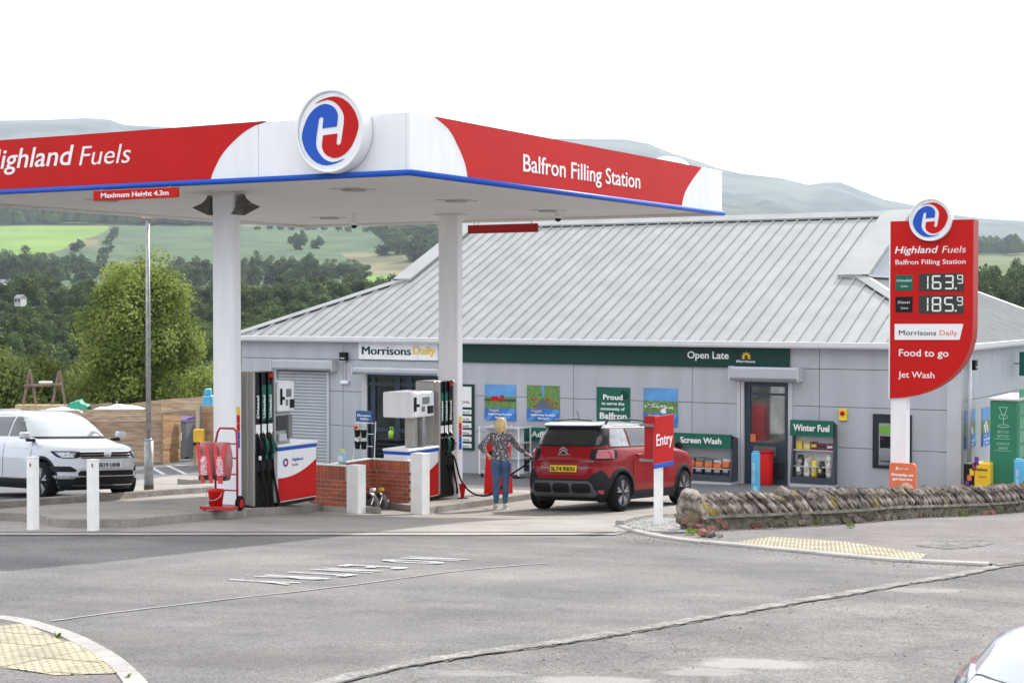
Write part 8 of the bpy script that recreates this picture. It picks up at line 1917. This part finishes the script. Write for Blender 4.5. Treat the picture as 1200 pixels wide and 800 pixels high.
# hair to the shoulders
hr = [blob_mesh(hp(-.018, 0, .018), (.104, .098, .118), 20)]
rg = random.Random(9)
for k in range(46):
    a = R(60+240*k/45)+rg.uniform(-.05, .05); rd = .088; st = Vector(hc)+(face_dir*math.cos(a)+rightv*math.sin(a))*rd*.9+ZV*rg.uniform(.0, .06); en = st+(face_dir*math.cos(a)+rightv*math.sin(a))*rg.uniform(-.01, .03)+ZV*(-rg.uniform(.13, .18)); md = st.lerp(en, .5)+(face_dir*math.cos(a)+rightv*math.sin(a))*.022
    t_ = MB(); t_.tube([st, md, en], 0, 6, rs=[.026, .024, rg.uniform(.006, .014)]); hr.append(([Vector(v) for v in t_.v], t_.f))
for s in (-1, 1):
    for k in range(5):
        st = hp(.05-.012*k, s*.045, .095); md = hp(.045-.02*k, s*.088, .03); en = hp(.02-.02*k, s*.095, -.04); t_ = MB(); t_.tube([st, md, en], 0, 6, rs=[.018, .02, .012]); hr.append(([Vector(v) for v in t_.v], t_.f))
cut = lambda pcs: pcs
hair = fuse('hair', hr, .0085, HAIR, wo, 2, disp=lambda c: .004*noise.noise(Vector((c.x*90, c.y*90, c.z*9))))
# keep the face clear of hair
bm = bmesh.new(); bm.from_mesh(hair.data)
kill = [f for f in bm.faces if (lambda q: q.dot(face_dir) > .034 and q.z < .062 and abs(q.dot(rightv)) < .062)(f.calc_center_median()-Vector(hc))]; bmesh.ops.delete(bm, geom=kill, context='FACES'); bm.to_mesh(hair.data); bm.free()
# blouse with three-quarter sleeves
bl_n = [(0, 0, .93), (-.01, .0, 1.06), (-.02, .02, 1.22), (-.012, .03, 1.365), J['shL'], J['shR'], J['elL'], J['elR'], tuple(Vector(J['elL']).lerp(Vector(J['wrL']), .55)), tuple(Vector(J['elR']).lerp(Vector(J['wrR']), .5)), (0, -.0, .915)]
bls = skinned(bl_n, [(10, 0), (0, 1), (1, 2), (2, 3), (2, 4), (2, 5), (4, 6), (5, 7), (6, 8), (7, 9)], [(.17, .125), (.145, .115), (.15, .115), (.072, .065), .070, .070, .053, .053, .045, .043, (.182, .15)], root=0)
fuse('blouse', [bls], .010, FLOR, wo, 3, disp=lambda c: .006*noise.noise(Vector((c.x*14, c.y*14, c.z*7))))
jn = skinned([(0, 0, .91), (-.085, 0, .84), (.09, 0, .84), J['kneeL'], J['kneeR'], (-.085, .028, .14), (.075, .038, .14), (-.088, .01, .30), (.083, .022, .30), (-.088, -.005, .68), (.09, .0, .68)], [(0, 1), (0, 2), (1, 9), (9, 3), (2, 10), (10, 4), (3, 7), (7, 5), (4, 8), (8, 6)], [(.135, .11), (.105, .112), (.105, .112), .066, .066, .047, .047, .060, .060, .088, .088], root=0)
seat = [blob_mesh((-.075, -.045, .855), (.092, .095, .10)), blob_mesh((.08, -.045, .855), (.092, .095, .10))]
jo = fuse('jeans', [jn]+seat, .009, JEAN, wo, 3, disp=lambda c: .004*noise.noise(Vector((c.x*12, c.y*12, c.z*26))))
for s in (-1, 1): MB().prism([(s*.075-.045, -.142, .86), (s*.075+.045, -.142, .86), (s*.075+.045, -.138, .78), (s*.075, -.132, .755), (s*.075-.045, -.138, .78)], (0, .02, 0)).build('pocket', M('denim_stitch', (.05, .10, .18), rough=.85), jo)
for s, x, y in ((-1, -.088, .03), (1, .078, .04)):
    sh = fuse('shoe', [blob_mesh((x+s*.006, y+.015, .042), (.045, .125, .042)), blob_mesh((x, y-.045, .06), (.042, .055, .05)), blob_mesh((x+s*.008, y+.085, .035), (.046, .055, .034))], .009, SHOE, wo, 2)
    MB().prism([(x+s*.006+.05*math.cos(a), y+.012+.132*math.sin(a), .0) for a in np.linspace(0, 2*math.pi, 20, endpoint=False)], (0, 0, .02)).build('sole', TXT, sh, smooth=False)
MB().tube([tuple(Vector(J['wrR'])+Vector((.028*math.cos(a)*.3, .028*math.cos(a), .028*math.sin(a)))) for a in np.linspace(0, 6.28, 12)], .004, 5).build('bracelet', DARK, wo)
# the nozzle in her hand and its hose back to the rear pump
M4 = Matrix.Translation(wo.location) @ Matrix.Rotation(YAW, 4, 'Z'); hw = M4 @ (Vector(J['wrR'])+Vector((.075, .02, -.05)))
nozt = thing('fuel_nozzle', 'green fuel nozzle held by the woman, its black hose looping back to the pump', 'fuel nozzle', tuple(hw)); O = nozt.location
fillp = red.matrix_basis @ Vector((-1.45, .86, .98)) if True else None
dirn = (fillp-hw).normalized()
MB(O).tube([hw-dirn*.10+Vector((0, 0, -.03)), hw-dirn*.02, hw+dirn*.07, hw+dirn*.14], 0, 8, rs=[.02, .03, .032, .022]).build('nozzle_body', GREEN2, nozt, smooth=True)
MB(O).tube([hw+dirn*.13, fillp-dirn*.0], .011, 8).build('spout', CHROME, nozt, smooth=True); MB(O).tube([hw+dirn*.08+ZV*-.02, hw+ZV*-.09, hw-dirn*.09+ZV*-.06], .007, 6).build('lever_guard', BLK, nozt)
zi = i2; P0 = Vector((PX1+.05, 25.92, zi+1.55)); m1 = on(527, 500, 'X', PX1+.10)
pth = [Vector((PX1+.02, 25.95, zi+1.12)), Vector((PX1+.06, 25.9, zi+.9)), on(532, 535, 'Y', 25.9), on(540, 562, 'Y', 25.9), on(553, 577, 'Y', 25.95), on(570, 580.5, 'Y', 26.0), on(585, 573, 'Y', 26.02), on(598, 557, 'Y', 26.0), hw-dirn*.22+Vector((0, 0, -.09)), hw-dirn*.10+Vector((0, 0, -.03))]
MB(O).tube([tuple(p) for p in spline(pth, 8)], .017, 8).build('hose', RUB, nozt, smooth=True)
